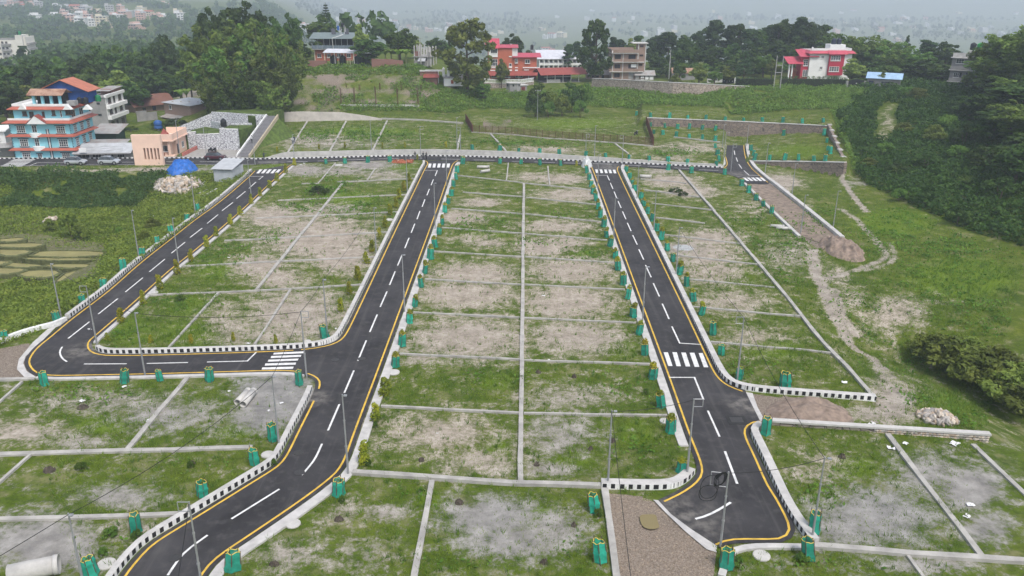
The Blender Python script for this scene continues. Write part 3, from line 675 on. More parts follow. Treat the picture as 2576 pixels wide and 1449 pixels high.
A_cross = [[(370,744),(644,732),(909,717)],[(460,671),(644,661),(942,647)],[(565,606),(644,602.5),(974,585)],[(644,550),(1011,533.5)],[(699,505),(1024,490)],[(849,458.5),(1041,450)]]
for i, p in enumerate(A_cross): strip(p, f'{ORD[i]} cross strip from the near end of the left plots, between shrub rows')
strip([(759,463),(799,462)], 'short cross strip stub in the left plots near the sand heap')
strip([(861.5,462),(645,730)], 'long diagonal strip down the middle of the left plots', .42)
strip([(550,737),(425,876)], 'strip in the near left plots closer to the road bend')
strip([(731,729.5),(641,868)], 'strip in the near left plots closer to the left crossing')
strip([(844,411),(800,462)], 'short strip at the far end of the left plots beside the sand heap'); strip([(944,425),(924,454)], 'short strip at the far end of the left plots under the brick heap')
strip([(1318,462),(1309,1214)], 'long straight strip down the middle of the centre plots', .42, .2)
for i, p in enumerate([[(959,1023),(1307,1040.5)],[(1005,891),(1308,905.5)],[(1040,787),(1309,800)],[(1069,703.5),(1310,717)],[(1089,633),(1311,647)],[(1111,573.5),(1312,588)],[(1136,525),(1313,538.5)],[(1164,484),(1314,495.5)],[(1153,442),(1316,460)]]): strip(p, f'{ORD[i]} cross strip from the near end, left half of the centre plots')
for i, p in enumerate([[(1318,1041),(1678,1047)],[(1318,907),(1635,917)],[(1319,801),(1600,813)],[(1320,717),(1572,729)],[(1320.5,647),(1548,661.5)],[(1321,588.5),(1527,605)],[(1322,539),(1518,559)],[(1323,497),(1500,515)],[(1322,461.5),(1490,478.5)]]): strip(p, f'{ORD[i]} cross strip from the near end, right half of the centre plots')
strip([(1378,418.5),(1383,466)], 'short strip at the far end of the centre plots, right of the middle strip'); strip([(1279,411),(1274,453.5)], 'short strip at the far end of the centre plots, left of the middle strip')
strip([(886.5,1190.5),(1288,1217),(1512,1224)], 'wide pale strip closing the near end of the centre plots', .5, .22)
strip([(1086.5,1211),(1044,1444),(1030,1520)], 'strip running out of frame below the centre plots', .42)
strip([(1521,1234),(1551,1449),(1558,1500)], 'pale strip along the left of the near gravel pit', .5, .25)
strip([(1708,428.5),(1932,692),(1959.5,724.5),(2194.5,997)], 'long diagonal strip along the outer edge of the right plots', .42, .22)
for i, p in enumerate([[(1788,861),(1932,874.5),(2093,889.5)],[(1743,772),(1932,790),(2016,797)],[(1713,701),(1948,724)],[(1708,643.5),(1909,666)],[(1672,591),(1862,613.5)],[(1650,548),(1773,562)],[(1640,512),(1800,530)],[(1613,477),(1760,496)],[(1612,451),(1700,458),(1727,462)]]): strip(p, f'{ORD[i]} cross strip from the near end of the right plots')
strip([(2232,1094),(2474,1406)], 'diagonal strip in the bottom right plots below the stone wall', .42); strip([(2447,1119),(2576,1242),(2660,1320)], 'outermost diagonal strip at the bottom right grass bank', .4)
strip([(2042,1374),(2300,1396),(2576,1414),(2680,1424)], 'long strip crossing the bottom right corner', .5, .22); strip([(2279.5,1396),(2319.5,1449),(2350,1490)], 'stub strip running out of the bottom right edge')
strip([(-30,1145),(82,1142),(320,1135.5),(635,1125.5)], 'upper cross strip of the bottom left plots', .5); strip([(77,1146),(0,1214),(-40,1250)], 'short strip leaving the left edge below the upper cross strip')
strip([(472.5,950),(357.5,1087),(320,1133)], 'diagonal strip below the left crossing', .42); strip([(55,962),(0,1012),(-30,1040)], 'strip at the left edge below the road bend')
strip([(-30,1309),(172,1304),(447,1294)], 'lower cross strip of the bottom left plots', .42); strip([(-40,957),(5,956),(88,953)], 'short pale strip left of the road bend', .45)
for i, p in enumerate([[(774,304),(723,387)],[(871,305),(829,384)],[(974,304),(936.5,381)],[(1158,340),(1150,378)],[(1234,337),(1276,387)],[(1548,362),(1594,404)]]): strip(p, f'{ORD[i]} strip from the left in the upper plots behind the far road', .4)
strip([(1187,332.5),(1288,339),(1370,347.5),(1558,360),(1643,368)], 'pale strip under the rusty wire fence', .45); strip([(1695,345),(1811,358)], 'pale strip beside the tree guards left of the far right road', .4)
for p, lb in (([(960,299.5),(1060,303),(1165,311)], 'thin pale strip at the foot of the earth bank'),): strip(p, lb, .5, .3)

# ================================================================== TREE GUARDS AND SHRUBS
m_net = None
def net_material():
    m, n, b, o = _nodes('green_shade_net')
    tc = n.nodes.new('ShaderNodeTexCoord').outputs['Object']
    f = _noise(n, tc, 3.0, 3)
    hv_ = n.nodes.new('ShaderNodeHueSaturation'); n.links.new(_ramp(n, f, [(.3, (.012, .25, .165)), (.7, (.03, .43, .30))]), hv_.inputs['Color']); n.links.new(_maprange(n, n.nodes.new('ShaderNodeObjectInfo').outputs['Random'], 0, 1, .85, 1.3), hv_.inputs['Value']); n.links.new(hv_.outputs[0], b.inputs['Base Color']); b.inputs['Roughness'].default_value = .7
    _bump(n, b, _noise(n, tc, 9, 3), .5, .05)
    tr = n.nodes.new('ShaderNodeBsdfTransparent'); tl = n.nodes.new('ShaderNodeBsdfTranslucent'); tl.inputs[0].default_value = (.02, .34, .22, 1)
    m1 = n.nodes.new('ShaderNodeMixShader'); m1.inputs[0].default_value = .22; n.links.new(b.outputs[0], m1.inputs[1]); n.links.new(tl.outputs[0], m1.inputs[2])
    m2 = n.nodes.new('ShaderNodeMixShader'); m2.inputs[0].default_value = .12; n.links.new(m1.outputs[0], m2.inputs[1]); n.links.new(tr.outputs[0], m2.inputs[2])
    n.links.new(m2.outputs[0], o.inputs[0]); MATS['net'] = m; return m
m_net = net_material()
m_rope = M('yellow_rope', (.60, .48, .10), .8)
m_stake = M('split_bamboo_stake', (.10, .08, .055), .8)
m_shrub = M_leaf('golden_green_shrub', [(.055, .078, .010), (.125, .135, .015), (.25, .20, .022)], obvar=.15)
m_green = M_leaf('young_green_leaves', [(.03, .06, .015), (.06, .10, .022), (.11, .15, .035)])
def leafy(V, F, c, r, n, size, rg, flat=1.0):
    """n bent leaf faces on and in an ellipsoid"""
    d = rg.normal(size=(n, 3)); d /= np.linalg.norm(d, axis=1)[:, None]
    rad = rg.uniform(.55, 1.0, n) ** .6
    p = np.array(c) + d * np.array(r) * rad[:, None]
    nrm = d + rg.normal(size=(n, 3)) * .55; nrm[:, 2] += .25; nrm /= np.linalg.norm(nrm, axis=1)[:, None]
    a = np.cross(nrm, rg.normal(size=(n, 3))); a /= np.linalg.norm(a, axis=1)[:, None]; b = np.cross(nrm, a)
    s = size * rg.uniform(.6, 1.35, n)[:, None]
    q = np.stack([p - a * s, p + b * s * .55 * flat, p + a * s, p - b * s * .55 * flat], 1)
    o = sum(len(x) for x in V)
    V.append(q.reshape(-1, 3)); F.append(np.arange(n * 4).reshape(-1, 4) + o)
def leaf_mesh(name, blobs, mat, seed=0):
    rg = np.random.default_rng(seed); V, F = [], []
    for c, r, n, s in blobs: leafy(V, F, c, r, n, s, rg)
    return np_mesh(name, np.vstack(V), np.vstack(F), mat, 4)
# guard prototypes: a net sleeve round stakes, rope rim, with or without a shrub above it
def guard_meshes(k):
    rg = np.random.default_rng(40 + k); ns = 5 + k % 2
    top = [(math.cos(6.283 * i / ns + k) * (.36 + rg.uniform(-.06, .06)), math.sin(6.283 * i / ns + k) * (.36 + rg.uniform(-.06, .06))) for i in range(ns)]
    ln = rg.uniform(-.13, .13, 2); ht = 1.18 + .08 * (k % 3)
    net, rim, stk = MB(), MB(), MB()
    N = ns * 3; rows = 5
    ring = []
    for r in range(rows):
        f = r / (rows - 1); w_ = 1.12 - .16 * f + .08 * math.sin(f * 9 + k)
        row = []
        for i in range(N):
            a, b = top[(i // 3) % ns], top[(i // 3 + 1) % ns]; g = (i % 3) / 3; sag = 1 - .08 * math.sin(g * math.pi)
            row.append(((a[0] * (1 - g) + b[0] * g) * w_ * sag + ln[0] * f, (a[1] * (1 - g) + b[1] * g) * w_ * sag + ln[1] * f, .02 + f * ht + (.07 * math.sin(i * 1.7 + k) if r == rows - 1 else 0) * (1 if i % 3 else .3)))
        ring.append(row)
    net.add([p for r in ring for p in r], [(r * N + i, r * N + (i + 1) % N, (r + 1) * N + (i + 1) % N, (r + 1) * N + i) for r in range(rows - 1) for i in range(N)])
    rim.path(ring[-1] + [ring[-1][0]], .025, 4)
    for i in range(ns):
        a = top[i]; stk.tube((a[0] * 1.05, a[1] * 1.05, -.1), (a[0] * .95 + ln[0], a[1] * .95 + ln[1], ht + rg.uniform(.05, .25)), .028, n=5)
    return net.mesh('net', m_net), rim.mesh('rope_rim', m_rope), stk.mesh('stakes', m_stake)
GUARD = [guard_meshes(k) for k in range(6)]
PLANT = [leaf_mesh('shrub_in_guard', [((0, 0, 1.42), (.30, .30, .33), 110, .10), ((.06, -.03, 1.2), (.26, .26, .3), 60, .10), ((-.05, .08, 1.62), (.16, .16, .2), 40, .08)], m_shrub, s) for s in range(3)]
SAPL = [leaf_mesh('sapling', [((0, 0, .8), (.16, .16, .35), 35, .09), ((.03, .02, 1.15), (.12, .12, .2), 18, .07)], m_green, s) for s in range(2)]
gi = 0
def guard(u, v, label, plant, group, sc=1.0):
    global gi
    gi += 1; k = gi % 6
    p = G(u, v); g = T('tree_guard', label, 'tree guard', p - np.array([0, 0, .03]), rng.uniform(0, 6.28), group)
    s = sc * rng.uniform(.98, 1.18); g.scale = (s * rng.uniform(.88, 1.1), s * rng.uniform(.88, 1.1), s * rng.uniform(.85, 1.08)); g.rotation_euler = (rng.uniform(-.12, .12), rng.uniform(-.12, .12), rng.uniform(0, 6.28))
    a, b, c = GUARD[k]
    link('net', a, g); link('rope_rim', b, g); link('stakes', c, g)
    if plant: link('shrub', PLANT[gi % 3], g, rz=gi)
    elif gi % 2: link('sapling', SAPL[gi % 2], g, rz=gi)
def row(pts, what, group, plants=None):
    for i, (u, v) in enumerate(pts):
        pl = bool(plants and plants(i))
        lb = f'green tree guard{" with golden shrub" if pl else ""}, {ORD[i]} {what}'
        guard(u, v, lb, pl, group)
row(t(1,2,[(1402,790),(1473,580),(1540,350),(1597,185)]) + t(1,1,[(1665,1440),(1697,1300),(1755,1155),(1800,1035),(1840,905),(1875,810),(1900,690),(1930,600),(1965,515),(1985,425),(2015,355),(2025,285),(2080,195)]), 'from the near end, left edge of centre plots', 'tree guards left of the centre plots', lambda i: i < 13)
row(t(2,3,[(1703,405)]) + t(2,2,[(1593,1449),(1497,1190),(1415,905),(1338,670),(1275,465),(1225,290),(1165,105)]) + t(2,1,[(1115,1415),(1070,1265),(1037,1145),(985,1030),(955,935),(923,830),(893,735),(863,650),(845,570),(820,500),(795,430),(778,355),(755,290)]), 'from the near end, right edge of centre plots', 'tree guards right of the centre plots', lambda i: i < 18)
row(t(2,2,[(2285,910),(2110,670),(2020,465),(1905,265),(1825,130)]) + t(2,1,[(1757,1425),(1682,1305),(1620,1180),(1563,1070),(1495,960),(1453,870),(1405,775),(1363,700),(1325,620),(1297,550),(1238,470),(1212,410),(1185,350),(1145,275)]), 'from the near end, beside the right plots', 'tree guards along the right plots', lambda i: i in (3, 4, 5, 6, 8, 9, 10, 12, 13, 14, 15, 16))
row([(11,857),(145,809.5),(208,763),(261,722),(311,681),(356,646),(396,616),(431,588.5),(469,556),(500,532)], 'from the near end on the bank between left road and paddies', 'tree guards on the paddy bank')
row([(114,967),(312.5,962),(403,957),(527.5,958),(755,967)], 'from the left below the left crossing road', 'tree guards below the left crossing')
row([(231,1447),(344,1337),(510,1245.5),(641,1168),(688,1107)], 'from the bottom edge beside the bottom left kerb', 'tree guards along the bottom left kerb')
for (u, v), lb in (((586,1434),'green net tree guard on the bare edge right of the bottom left road'),((851.5,1244),'green net tree guard at the near corner below the centre plots'),((818,849.5),'green net tree guard inside the kerb corner by the left crossing'),((1495.5,1284),'green net tree guard beside the gravel pit, closer to the striped kerb'),((1510,1412),'green net tree guard beside the gravel pit, closer to the bottom edge'),((1825.5,1429),'big sagging green tree guard below the pole with coiled cable'),((2034.5,1404),'green net tree guard on the corner where two pale kerbs meet'),((2047,1337),'collapsed green tree guard behind the bottom right pole'),((1926,1090),'green net tree guard at the end of the stone-capped wall'),((1974,974.5),'lone green tree guard in the grass before the striped kerb end')):
    guard(u, v, lb, False, 'single tree guards near the bottom right', 1.15)
row([(820,412),(868,411),(924.5,408.5),(982,407),(1164,412),(1258,411),(1310.5,412),(1359,415),(1410.5,416),(1680.5,427),(1739,435),(1823,438.5)], 'from the left on the near side of the far road', 'tree guards on the near side of the far road')
row([(1188.5,377),(1256.5,381),(1304,385),(1358,387),(1407,390),(1473,393),(1524,399),(1582,403),(1634,406),(1681,409),(1728,413)], 'from the left in the upper plots behind the far road', 'tree guards behind the far road')
row([(1802,416),(1809,406),(1806,390),(1800.5,372)], 'from the near end left of the far right road', 'tree guards left of the far right road')
row([(1865.5,467),(1884,483.5),(1902,503.5),(1920.5,518.5),(1941,537)], 'from the far end on the left of the gravel lane', 'tree guards beside the gravel lane')
row([(1600.6,290),(1636.7,294.6),(1684,296.7),(1730,299),(1776,301),(1823.7,303.3),(1870,304.4),(1917.8,305.5),(1968.8,307.7),(2018.4,310),(2071,307.7)], 'from the left on top of the far stone wall', 'tree guards above the far stone wall')
row([(1636.7,318),(1673.4,321),(1704,323),(1734,324),(1766,326),(1799,328),(1861.6,333),(1891,328),(1924,328),(1961.5,327),(1996.5,327),(2032.6,326),(2071.6,328)], 'from the left at the foot of the far stone wall', 'tree guards below the far stone wall')
row([(1644,336),(1667.8,338),(1700,343),(1733.6,347.5),(1766.9,351.4),(1798.6,355.8)], 'from the left in the slanting row beside the rusty sheet', 'tree guards in the slanting row')
row([(1889,377.7),(1895,391),(1898,402),(1935.7,402),(1972.5,402),(2008.6,403),(2048,404),(2075.3,404),(2089.5,386.4),(2083,377.7),(2080,358),(2073,340.5)], 'going round the green terrace from the far right road', 'tree guards round the green terrace')
guard(1971.4,340.5, 'lone green tree guard in the middle of the green terrace', False, 'tree guards round the green terrace')

m_wood = M('twig_bark', (.09, .06, .04), .9)
def shrub_mesh(s):
    rg = np.random.default_rng(s); bl = []
    for k in range(7):
        z = .22 + k * .19; r = .40 * (1 - .45 * (k / 6) ** 1.5) * rg.uniform(.85, 1.15)
        bl.append(((rg.uniform(-.07, .07), rg.uniform(-.07, .07), z), (r, r, .2), 60, .095))
    return leaf_mesh('foliage', bl, m_shrub, s)
SHRUB = [shrub_mesh(s) for s in (1, 2, 3, 4)]
STEM = MB().tube((0, 0, -.1), (.03, .02, 1.2), .03, .012, 5).mesh('stem', m_wood)
def shrub(u, v, label, sc, group):
    p = G(u, v); o = T('golden_shrub', label, 'shrub', p - np.array([0, 0, .05]), rng.uniform(0, 6), group)
    sc *= 1.22; o.scale = (sc * rng.uniform(.85, 1.15), sc * rng.uniform(.85, 1.15), sc * rng.uniform(.9, 1.12))
    link('foliage', SHRUB[rng.integers(4)], o); link('stem', STEM, o)
for i, (u, v) in enumerate([(306,811),(360,766),(402,726),(446,688.5),(481,656),(520,621),(545,595),(580,566),(605,542),(632.5,513.5),(655,495),(679,475),(696.5,456),(719,436),(741,417)]):
    shrub(u, v, f'golden green columnar shrub, {ORD[i]} from the near end along the left road', 1.0, 'shrubs along the left road')
for i, (u, v) in enumerate([(858.5,783),(880,740),(900,703.5),(921.5,662),(936.5,633.5),(955,600),(969,572),(981.5,540),(996.5,522),(1005,500),(1016,481),(1029,455)]):
    shrub(u, v, f'golden green columnar shrub, {ORD[i]} from the near end inside the left plots kerb', 1.0, 'shrubs inside the left plots kerb')
for (u, v), lb in (((969,994.5),'tall golden shrub without guard beside the white round slab'),((945,1061),'tall golden shrub at the end of the nearest left cross strip'),((916.5,1167),'tall golden shrub nearest the camera at the near left corner of the centre plots')): shrub(u, v, lb, 1.15, 'unguarded tall shrubs by the centre plots')
for i, (u, v) in enumerate([(271,857),(380,862),(481,863),(587,857),(694,864.5)]): shrub(u, v, f'small golden shrub, {ORD[i]} from the left behind the kerb above the left crossing road', .55, 'small shrubs behind the kerb')
for i, (u, v) in enumerate([(803,375),(868,372),(962,372),(1019,372),(1122,371),(698,383),(1450,418),(1050,401)]): shrub(u, v, f'small dark sapling, {ORD[i]} listed among the upper plots behind the far road' if i < 6 else ('small sapling beside the sheeted heap at the far road' if i == 6 else 'small sapling beside the group of walkers'), .7, 'saplings by the far road')

# ================================================================== POLES AND CABLES
m_steel = M('galvanised_steel', (.34, .345, .35), .45, .12, 2, metal=.35)
m_cpole = M('concrete_pole', (.36, .35, .33), .9, .15, 2)
m_cable = M('black_cable', (.012, .012, .013), .6)
TOPS = {}
def pole(base, top, label, frame=0, key=None, r=.07, group='steel street poles', mat=None, lamp=True, name='street_pole', cross=0, fsize=.62):
    p = G(*base); h = hcol(p, *top) - p[2]
    o = T(name, label, 'pole', p, 0, group); m = mat or m_steel
    MB().tube((0, 0, -.3), (0, 0, h * .36), r * 1.25, n=8).tube((0, 0, h * .36), (0, 0, h * .68), r, n=8).tube((0, 0, h * .68), (0, 0, h), r * .78, n=8).build('shaft', m, o)
    MB().tube((0, 0, h * .35), (0, 0, h * .37), r * 1.5, n=8).tube((0, 0, h * .675), (0, 0, h * .69), r * 1.25, n=8).build('collar', m, o)
    if frame:
        s = frame; w_, g_ = fsize * 1.15, fsize * 1.1
        MB().tube((0, 0, h - .03), (s * w_, 0, h - .03), .035, n=5).tube((s * w_, 0, h - .03), (s * w_, 0, h - g_), .035, n=5).tube((s * w_, 0, h - g_), (0, 0, h - g_), .035, n=5).build('bracket_frame', m, o)
    elif lamp:
        MB().tube((0, 0, h - .12), (.22, -.16, h - .02), .025, n=5).box(.14, .38, -.3, -.06, h - .05, h + .03).build('lamp_head', m, o)
    for k in range(cross):
        MB().box(-.7, .7, -.05, .05, h - .3 - .55 * k, h - .2 - .55 * k).build('crossarm', m, o)
        for x in (-.6, 0, .6): MB().lathe((x, 0, h - .2 - .55 * k), [(.03, 0), (.06, .04), (.03, .1), (.05, .16)], 6).build('insulator', m_kerbw, o)
    if key: TOPS[key] = p + np.array([0, 0, h - .1])
    return o
pole((155,804),(125,663),'steel pole on the paddy bank at the road bend', key='a1'); pole((350,652),(332,528),'steel pole on the paddy bank halfway up the left road', key='a2')
pole((450,665),(432,548),'steel pole on the shrub side halfway up the left road', key='b2'); pole((492,540),(480,440),'steel pole below the stone heap', key='a3')
pole((632,492),(622,402),'steel pole beside the small metal shed', key='b3'); pole((365,944),(337,786),'steel pole below the left road bend standing before the crossing road', key='c1')
pole((244,867),(217,719),'steel pole with a square bracket at the inner corner of the left bend', -1, 'b1'); pole((771.5,949),(756.5,782),'steel pole with a square bracket beside the left crossing', 1, 'd1')
pole((824,849),(811,702),'steel pole inside the kerb corner at the left crossing', key='d2'); pole((876,1194),(859,992),'tall steel pole at the near left corner of the centre plots', key='e1')
pole((1018,786),(1013,640),'steel pole left of the centre plots, second from the near end', key='e2'); pole((1095,577),(1091,460),'steel pole left of the centre plots, third from the near end', key='e3')
pole((1124,468),(1122,378),'steel pole left of the centre plots, at their far end', key='e4'); pole((947,643),(941,522),'steel pole in the left plots shrub row', key='d3')
pole((1025,486),(1022,391),'steel pole near the brick heap at the top of the left plots', key='d4'); pole((703,1126),(683,945),'steel pole beside the grey sand patch', key='c3')
pole((210,1470),(172,1291),'steel pole at the bottom left edge by the big concrete pipe', key='f1'); pole((512,1502),(476,1262),'steel pole with a square bracket on the bottom left road', -1, 'f2')
pole((1543,603),(1550,498),'steel pole right of the centre plots, second from the far end', key='g2'); pole((1616,809),(1627,670),'steel pole right of the centre plots, second from the near end', key='g1')
pole((1503,474),(1505,388),'steel pole right of the centre plots, at their far end', key='g3'); pole((1728,1199),(1738,1002),'steel pole with a square bracket at the curved striped kerb', 1, 'g0')
pole((1529,1222),(1545,1032),'steel pole at the end of the near centre strip', key='h0'); pole((1812,1376),(1835,1187),'steel pole carrying a coil of black cable', 0, 'i0', lamp=False)
pole((2042,1359),(2063,1147),'tall steel pole at the near right corner by the green guards', key='j0'); pole((1854,959),(1872,797),'steel pole with a square bracket where the right kerb curves', -1, 'k0')
pole((1700,697),(1710,572),'steel pole in the right plots row, second from the near end', key='k1'); pole((1644,585),(1649,480),'steel pole in the right plots row, third from the near end', key='k2')
pole((1602,505),(1608,415),'steel pole in the right plots row, at its far end', key='k3'); pole((2095,577),(2111,480),'steel pole right of the gravel lane', key='l1')
pole((2014,587),(2028,490),'steel pole at the left end of the gravel lane', key='l2'); pole((1992,490),(1999,411),'steel pole beside the upper gravel lane kerb', key='l3')
pole((742,417),(739,338),'steel pole at the far corner of the left plots'); pole((1059,401),(1057,318),'steel pole with a square bracket behind the walkers', 1)
pole((1159,391),(1156,320),'steel pole with a square bracket right of the far crossing', -1); pole((1150,377),(1148,296),'bare steel pole in the upper plots near the rusty sheet')
pole((935,380),(931,302),'steel pole in the upper plots below the rebar columns'); pole((1473,394),(1476,337),'steel pole with a square bracket left of the sheeted heap', 1)
pole((1495,400),(1498,316),'plain steel pole right of the sheeted heap', key='m1'); pole((1565,415),(1566,340),'steel pole with a square bracket at the far right crossing corner', -1, 'm2')
pole((1924,440),(1933,360),'steel pole under the terrace wall'); pole((1817,372),(1820,312),'thin steel pole left of the far right road'); pole((1821,398),(1823,332),'steel pole with a square bracket left of the far right road', 1)
pole((1878,371),(1884,314),'thin steel pole right of the far right road'); pole((1838,432),(1843,362),'steel pole with a square bracket at the mouth of the far right road', 1)
pole((1352,302),(1353,226),'white pole with a small crossarm alone on the far lawn', lamp=False, cross=1, r=.06)
pole((1682,206),(1684,126),'thick concrete pole on the road above the stone wall', lamp=False, r=.17, mat=m_cpole, name='utility_pole', group='concrete utility poles', key='u1')
pole((501,232),(490,172),'leaning grey utility pole beside the sandy track', lamp=False, r=.12, mat=m_cpole, name='utility_pole', group='concrete utility poles', cross=1)
pole((731,158),(728,80),'brown utility pole left of the brick wall on the hill', lamp=False, r=.12, mat=m_wood, name='utility_pole', group='concrete utility poles')
pole((1059,166),(1056,95),'utility pole beside the unfinished column house', lamp=False, r=.13, mat=m_cpole, name='utility_pole', group='concrete utility poles', cross=1)
pole((178,396),(162,304),'thin pole in front of the blue house', lamp=False); pole((454,398),(439,302),'thin pole in front of the peach gatehouse'); pole((519,386),(507,295),'thin pole before the white painted wall', lamp=False)
pole((642,414),(634,342),'thin steel pole at the foot of the long stairs'); 
# twin pole frame
pa, pb = G(1946,224), G(1962,224)
o = T('twin_pole', 'pair of concrete poles joined by crossbars beside the hedge', 'pole', pa)
hh_ = hcol(pa, 1950, 140) - pa[2]; dv = pb - pa
for q_ in ((0, 0, 0), dv): MB().tube((q_[0], q_[1], -.3), (q_[0], q_[1], hh_), .15, .11, 8).build('shaft', m_cpole, o)
for f in (.5, .72): MB().tube((0, 0, hh_ * f), (dv[0], dv[1], hh_ * f), .06, n=5).build('crossbar', m_steel, o)
def cable(a, b, label, sag=.5, r=.022):
    A, B = TOPS[a] if isinstance(a, str) else np.array(a), TOPS[b] if isinstance(b, str) else np.array(b)
    pts = [A + (B - A) * k / 14 - np.array([0, 0, sag * 4 * (k / 14) * (1 - k / 14)]) for k in range(15)]
    org = pts[0]; o = MB().path([p - org for p in pts], r, 5).build('cable', m_cable); o.location = org
    return tag(o, label, 'cable', 'overhead cables')
cable('c1','d1','black cable from the bend pole to the left crossing pole'); cable('d1','d2','black cable rising right from the left crossing bracket', .2)
cable('d2','d3','black cable over the bare left plots'); cable('d1','c3','black cable dropping from the left crossing bracket toward the sand patch', .2); cable('c3','f1','long black cable sagging over the bottom left plots', .7)
cable('h0','g0','black cable from the strip end pole to the bracket at the kerb curve', .25); cable('k0','j0','black cable from the kerb curve bracket down to the right corner pole', .6); cable('k0','k1','black cable from the kerb curve bracket up the right plots', .4)
cable('i0','j0','black cable from the coil pole to the right corner pole', .3); cable('f1',(-40,30,2.5),'black cable dropping out at the bottom left', .2); cable('f2',(-17.5,33,5),'black cable hanging over the bottom left road', .3)
cable('h0',(6.6,33,5.0),'black cable hanging down over the near gravel pit', .3); cable('m1','m2','black cable over the far crossing', .3); cable('b1','c1','faint cable over the left bend', .3); cable('a1','b1','cable across the left road bend', .3)
# coil of spare cable on its frame
ip = TOPS['i0']; o = T('cable_coil', 'square bracket with coiled black cable atop the near pole', 'cable coil', ip - np.array([0, 0, 1.4]))
MB().tube((-1.15, 0, 1.5), (.02, 0, 1.38), .03, n=5).tube((-1.15, 0, 1.5), (-1.15, 0, .45), .03, n=5).tube((-1.15, 0, .45), (.02, 0, .3), .03, n=5).build('bracket_frame', m_steel, o)
def loop(c, r1, r2, rr, tilt):
    pts = [(c[0] + r1 * math.cos(k / 20 * 6.283), -.06 + .05 * math.sin(k), c[2] + r2 * math.sin(k / 20 * 6.283 + tilt)) for k in range(21)]
    return MB().path(pts, rr, 5)
mb = MB()
for k in range(9): l = loop((-.6 + .02 * k, 0, .95), .34 + .02 * (k % 4), .5 + .03 * (k % 3), .022, .3 + .05 * k); mb.add(l.v, l.f)
mb.build('cable_loops', m_cable, o)
mb = MB(); l = loop((-1.2, 0, .35), .62, .95, .022, .2); mb.add(l.v, l.f); l = loop((-1.25, 0, -.15), .62, .65, .022, .1); mb.add(l.v, l.f); mb.build('hanging_loop', m_cable, o)

# ================================================================== PIPES, SLABS, LITTER, STONES
m_pipe = M('cast_concrete', (.50, .48, .45), .9, .12, 1.5, .2, stain=.3)
def pipe(a, b, r, label, thick=.12):
    A, B = G(*a), G(*b); A[2] += r * .9; B[2] += r * .9; d = B - A; L = np.linalg.norm(d)
    o = T('concrete_pipe', label, 'pipe', A, math.atan2(d[1], d[0]), 'concrete pipes')
    n = 16; ri = r * (1 - thick); v = []; f = []
    for x, rr in ((0, r), (L, r), (L, ri), (0, ri)):
        for i in range(n): v.append((x, rr * math.cos(6.283 * i / n), rr * math.sin(6.283 * i / n)))
    for k in range(4):
        for i in range(n): f.append((k * n + i, k * n + (i + 1) % n, ((k + 1) % 4) * n + (i + 1) % n, ((k + 1) % 4) * n + i))
    MB().add(v, f).build('barrel', m_pipe, o, True)
    MB().lathe((0, 0, 0), [(r * 1.03, 0), (r * 1.03, .001)], 3) if False else None
    v = []; f = []
    for x, rr in ((L - .3, r * 1.012), (L - .3, r * 1.08), (L + .02, r * 1.08), (L + .02, r * 1.012)):
        for i in range(n): v.append((x, rr * math.cos(6.283 * i / n), rr * math.sin(6.283 * i / n)))
    for k in range(4):
        for i in range(n): f.append((k * n + i, k * n + (i + 1) % n, ((k + 1) % 4) * n + (i + 1) % n, ((k + 1) % 4) * n + i))
    MB().add(v, f).build('collar', m_pipe, o, True)
pipe((25,1462),(152,1436),.62,'big round concrete pipe at the bottom left edge'); pipe((598,1020),(626,990),.33,'left one of two concrete pipes on the grey sand'); pipe((612,1025),(640,990),.33,'right one of two concrete pipes on the grey sand')
pipe((1200,423),(1231,423),.3,'longer concrete pipe at the far end of the centre plots'); pipe((1209,435),(1231,432),.3,'shorter concrete pipe at the far end of the centre plots'); pipe((1609,447),(1638,448),.35,'white concrete pipe at the far end of the right plots')
pipe((1938,571),(1972,573),.25,'pale pipe in the grass left of the gravel lane, further'); pipe((1952,576),(1987,578),.25,'pale pipe in the grass left of the gravel lane, nearer')
for i, (a, b, r) in enumerate([((500,490),(526,475),.2),((504,495),(536,478),.2),((512,497),(545,476),.18)]): pipe(a, b, r, f'{ORD[i]} concrete pipe from the left in the bundle below the stone heap')
for i, (a, b) in enumerate([((478,484),(516,458)),((482,486),(520,462)),((490,484),(521,466))]):
    A, B = G(*a), G(*b); A[2] += .15; B[2] += .15; oo = MB().tube((0, 0, 0), B - A, .09, n=8).build('steel_pipe', m_steel); oo.location = A; tag(oo, f'{ORD[i]} steel pipe from the left lying below the stone heap', 'pipe', 'steel pipes')
def slab(u, v, r, label, h=.12):
    p = G(u, v); o = MB().lathe((0, 0, -.03), [(r, 0), (r, h * .7), (r * .93, h), (r * .4, h * 1.05)], 20).build('round_slab', m_pipe); o.location = p; tag(o, label, 'slab', 'round concrete slabs')
for u, v, r, lb in ((773,859.5,.42,'round concrete slab by the left crossing kerb'),(990,937,.62,'white round slab beside the left edge of the centre plots'),(673.5,1144,.55,'round slab behind the bottom left striped kerb'),(737,1318,.55,'white round slab right of the bottom left road'),(267.5,1419,.62,'large white round slab near the big pipe'),(388,736,.5,'round slab at the shrub side of the left road'),(851.5,415.5,.9,'pale round slab on the sand beside the far road'),(980,553,.6,'round slab behind the left plots kerb'),(1673,1059.5,.5,'round slab beside a guard right of the centre plots'),(1915.5,1398,.6,'round slab at the bottom edge beside the big guard')): slab(u, v, r, lb)
m_iron = M('cast_iron', (.045, .043, .042), .6, .2, 8)
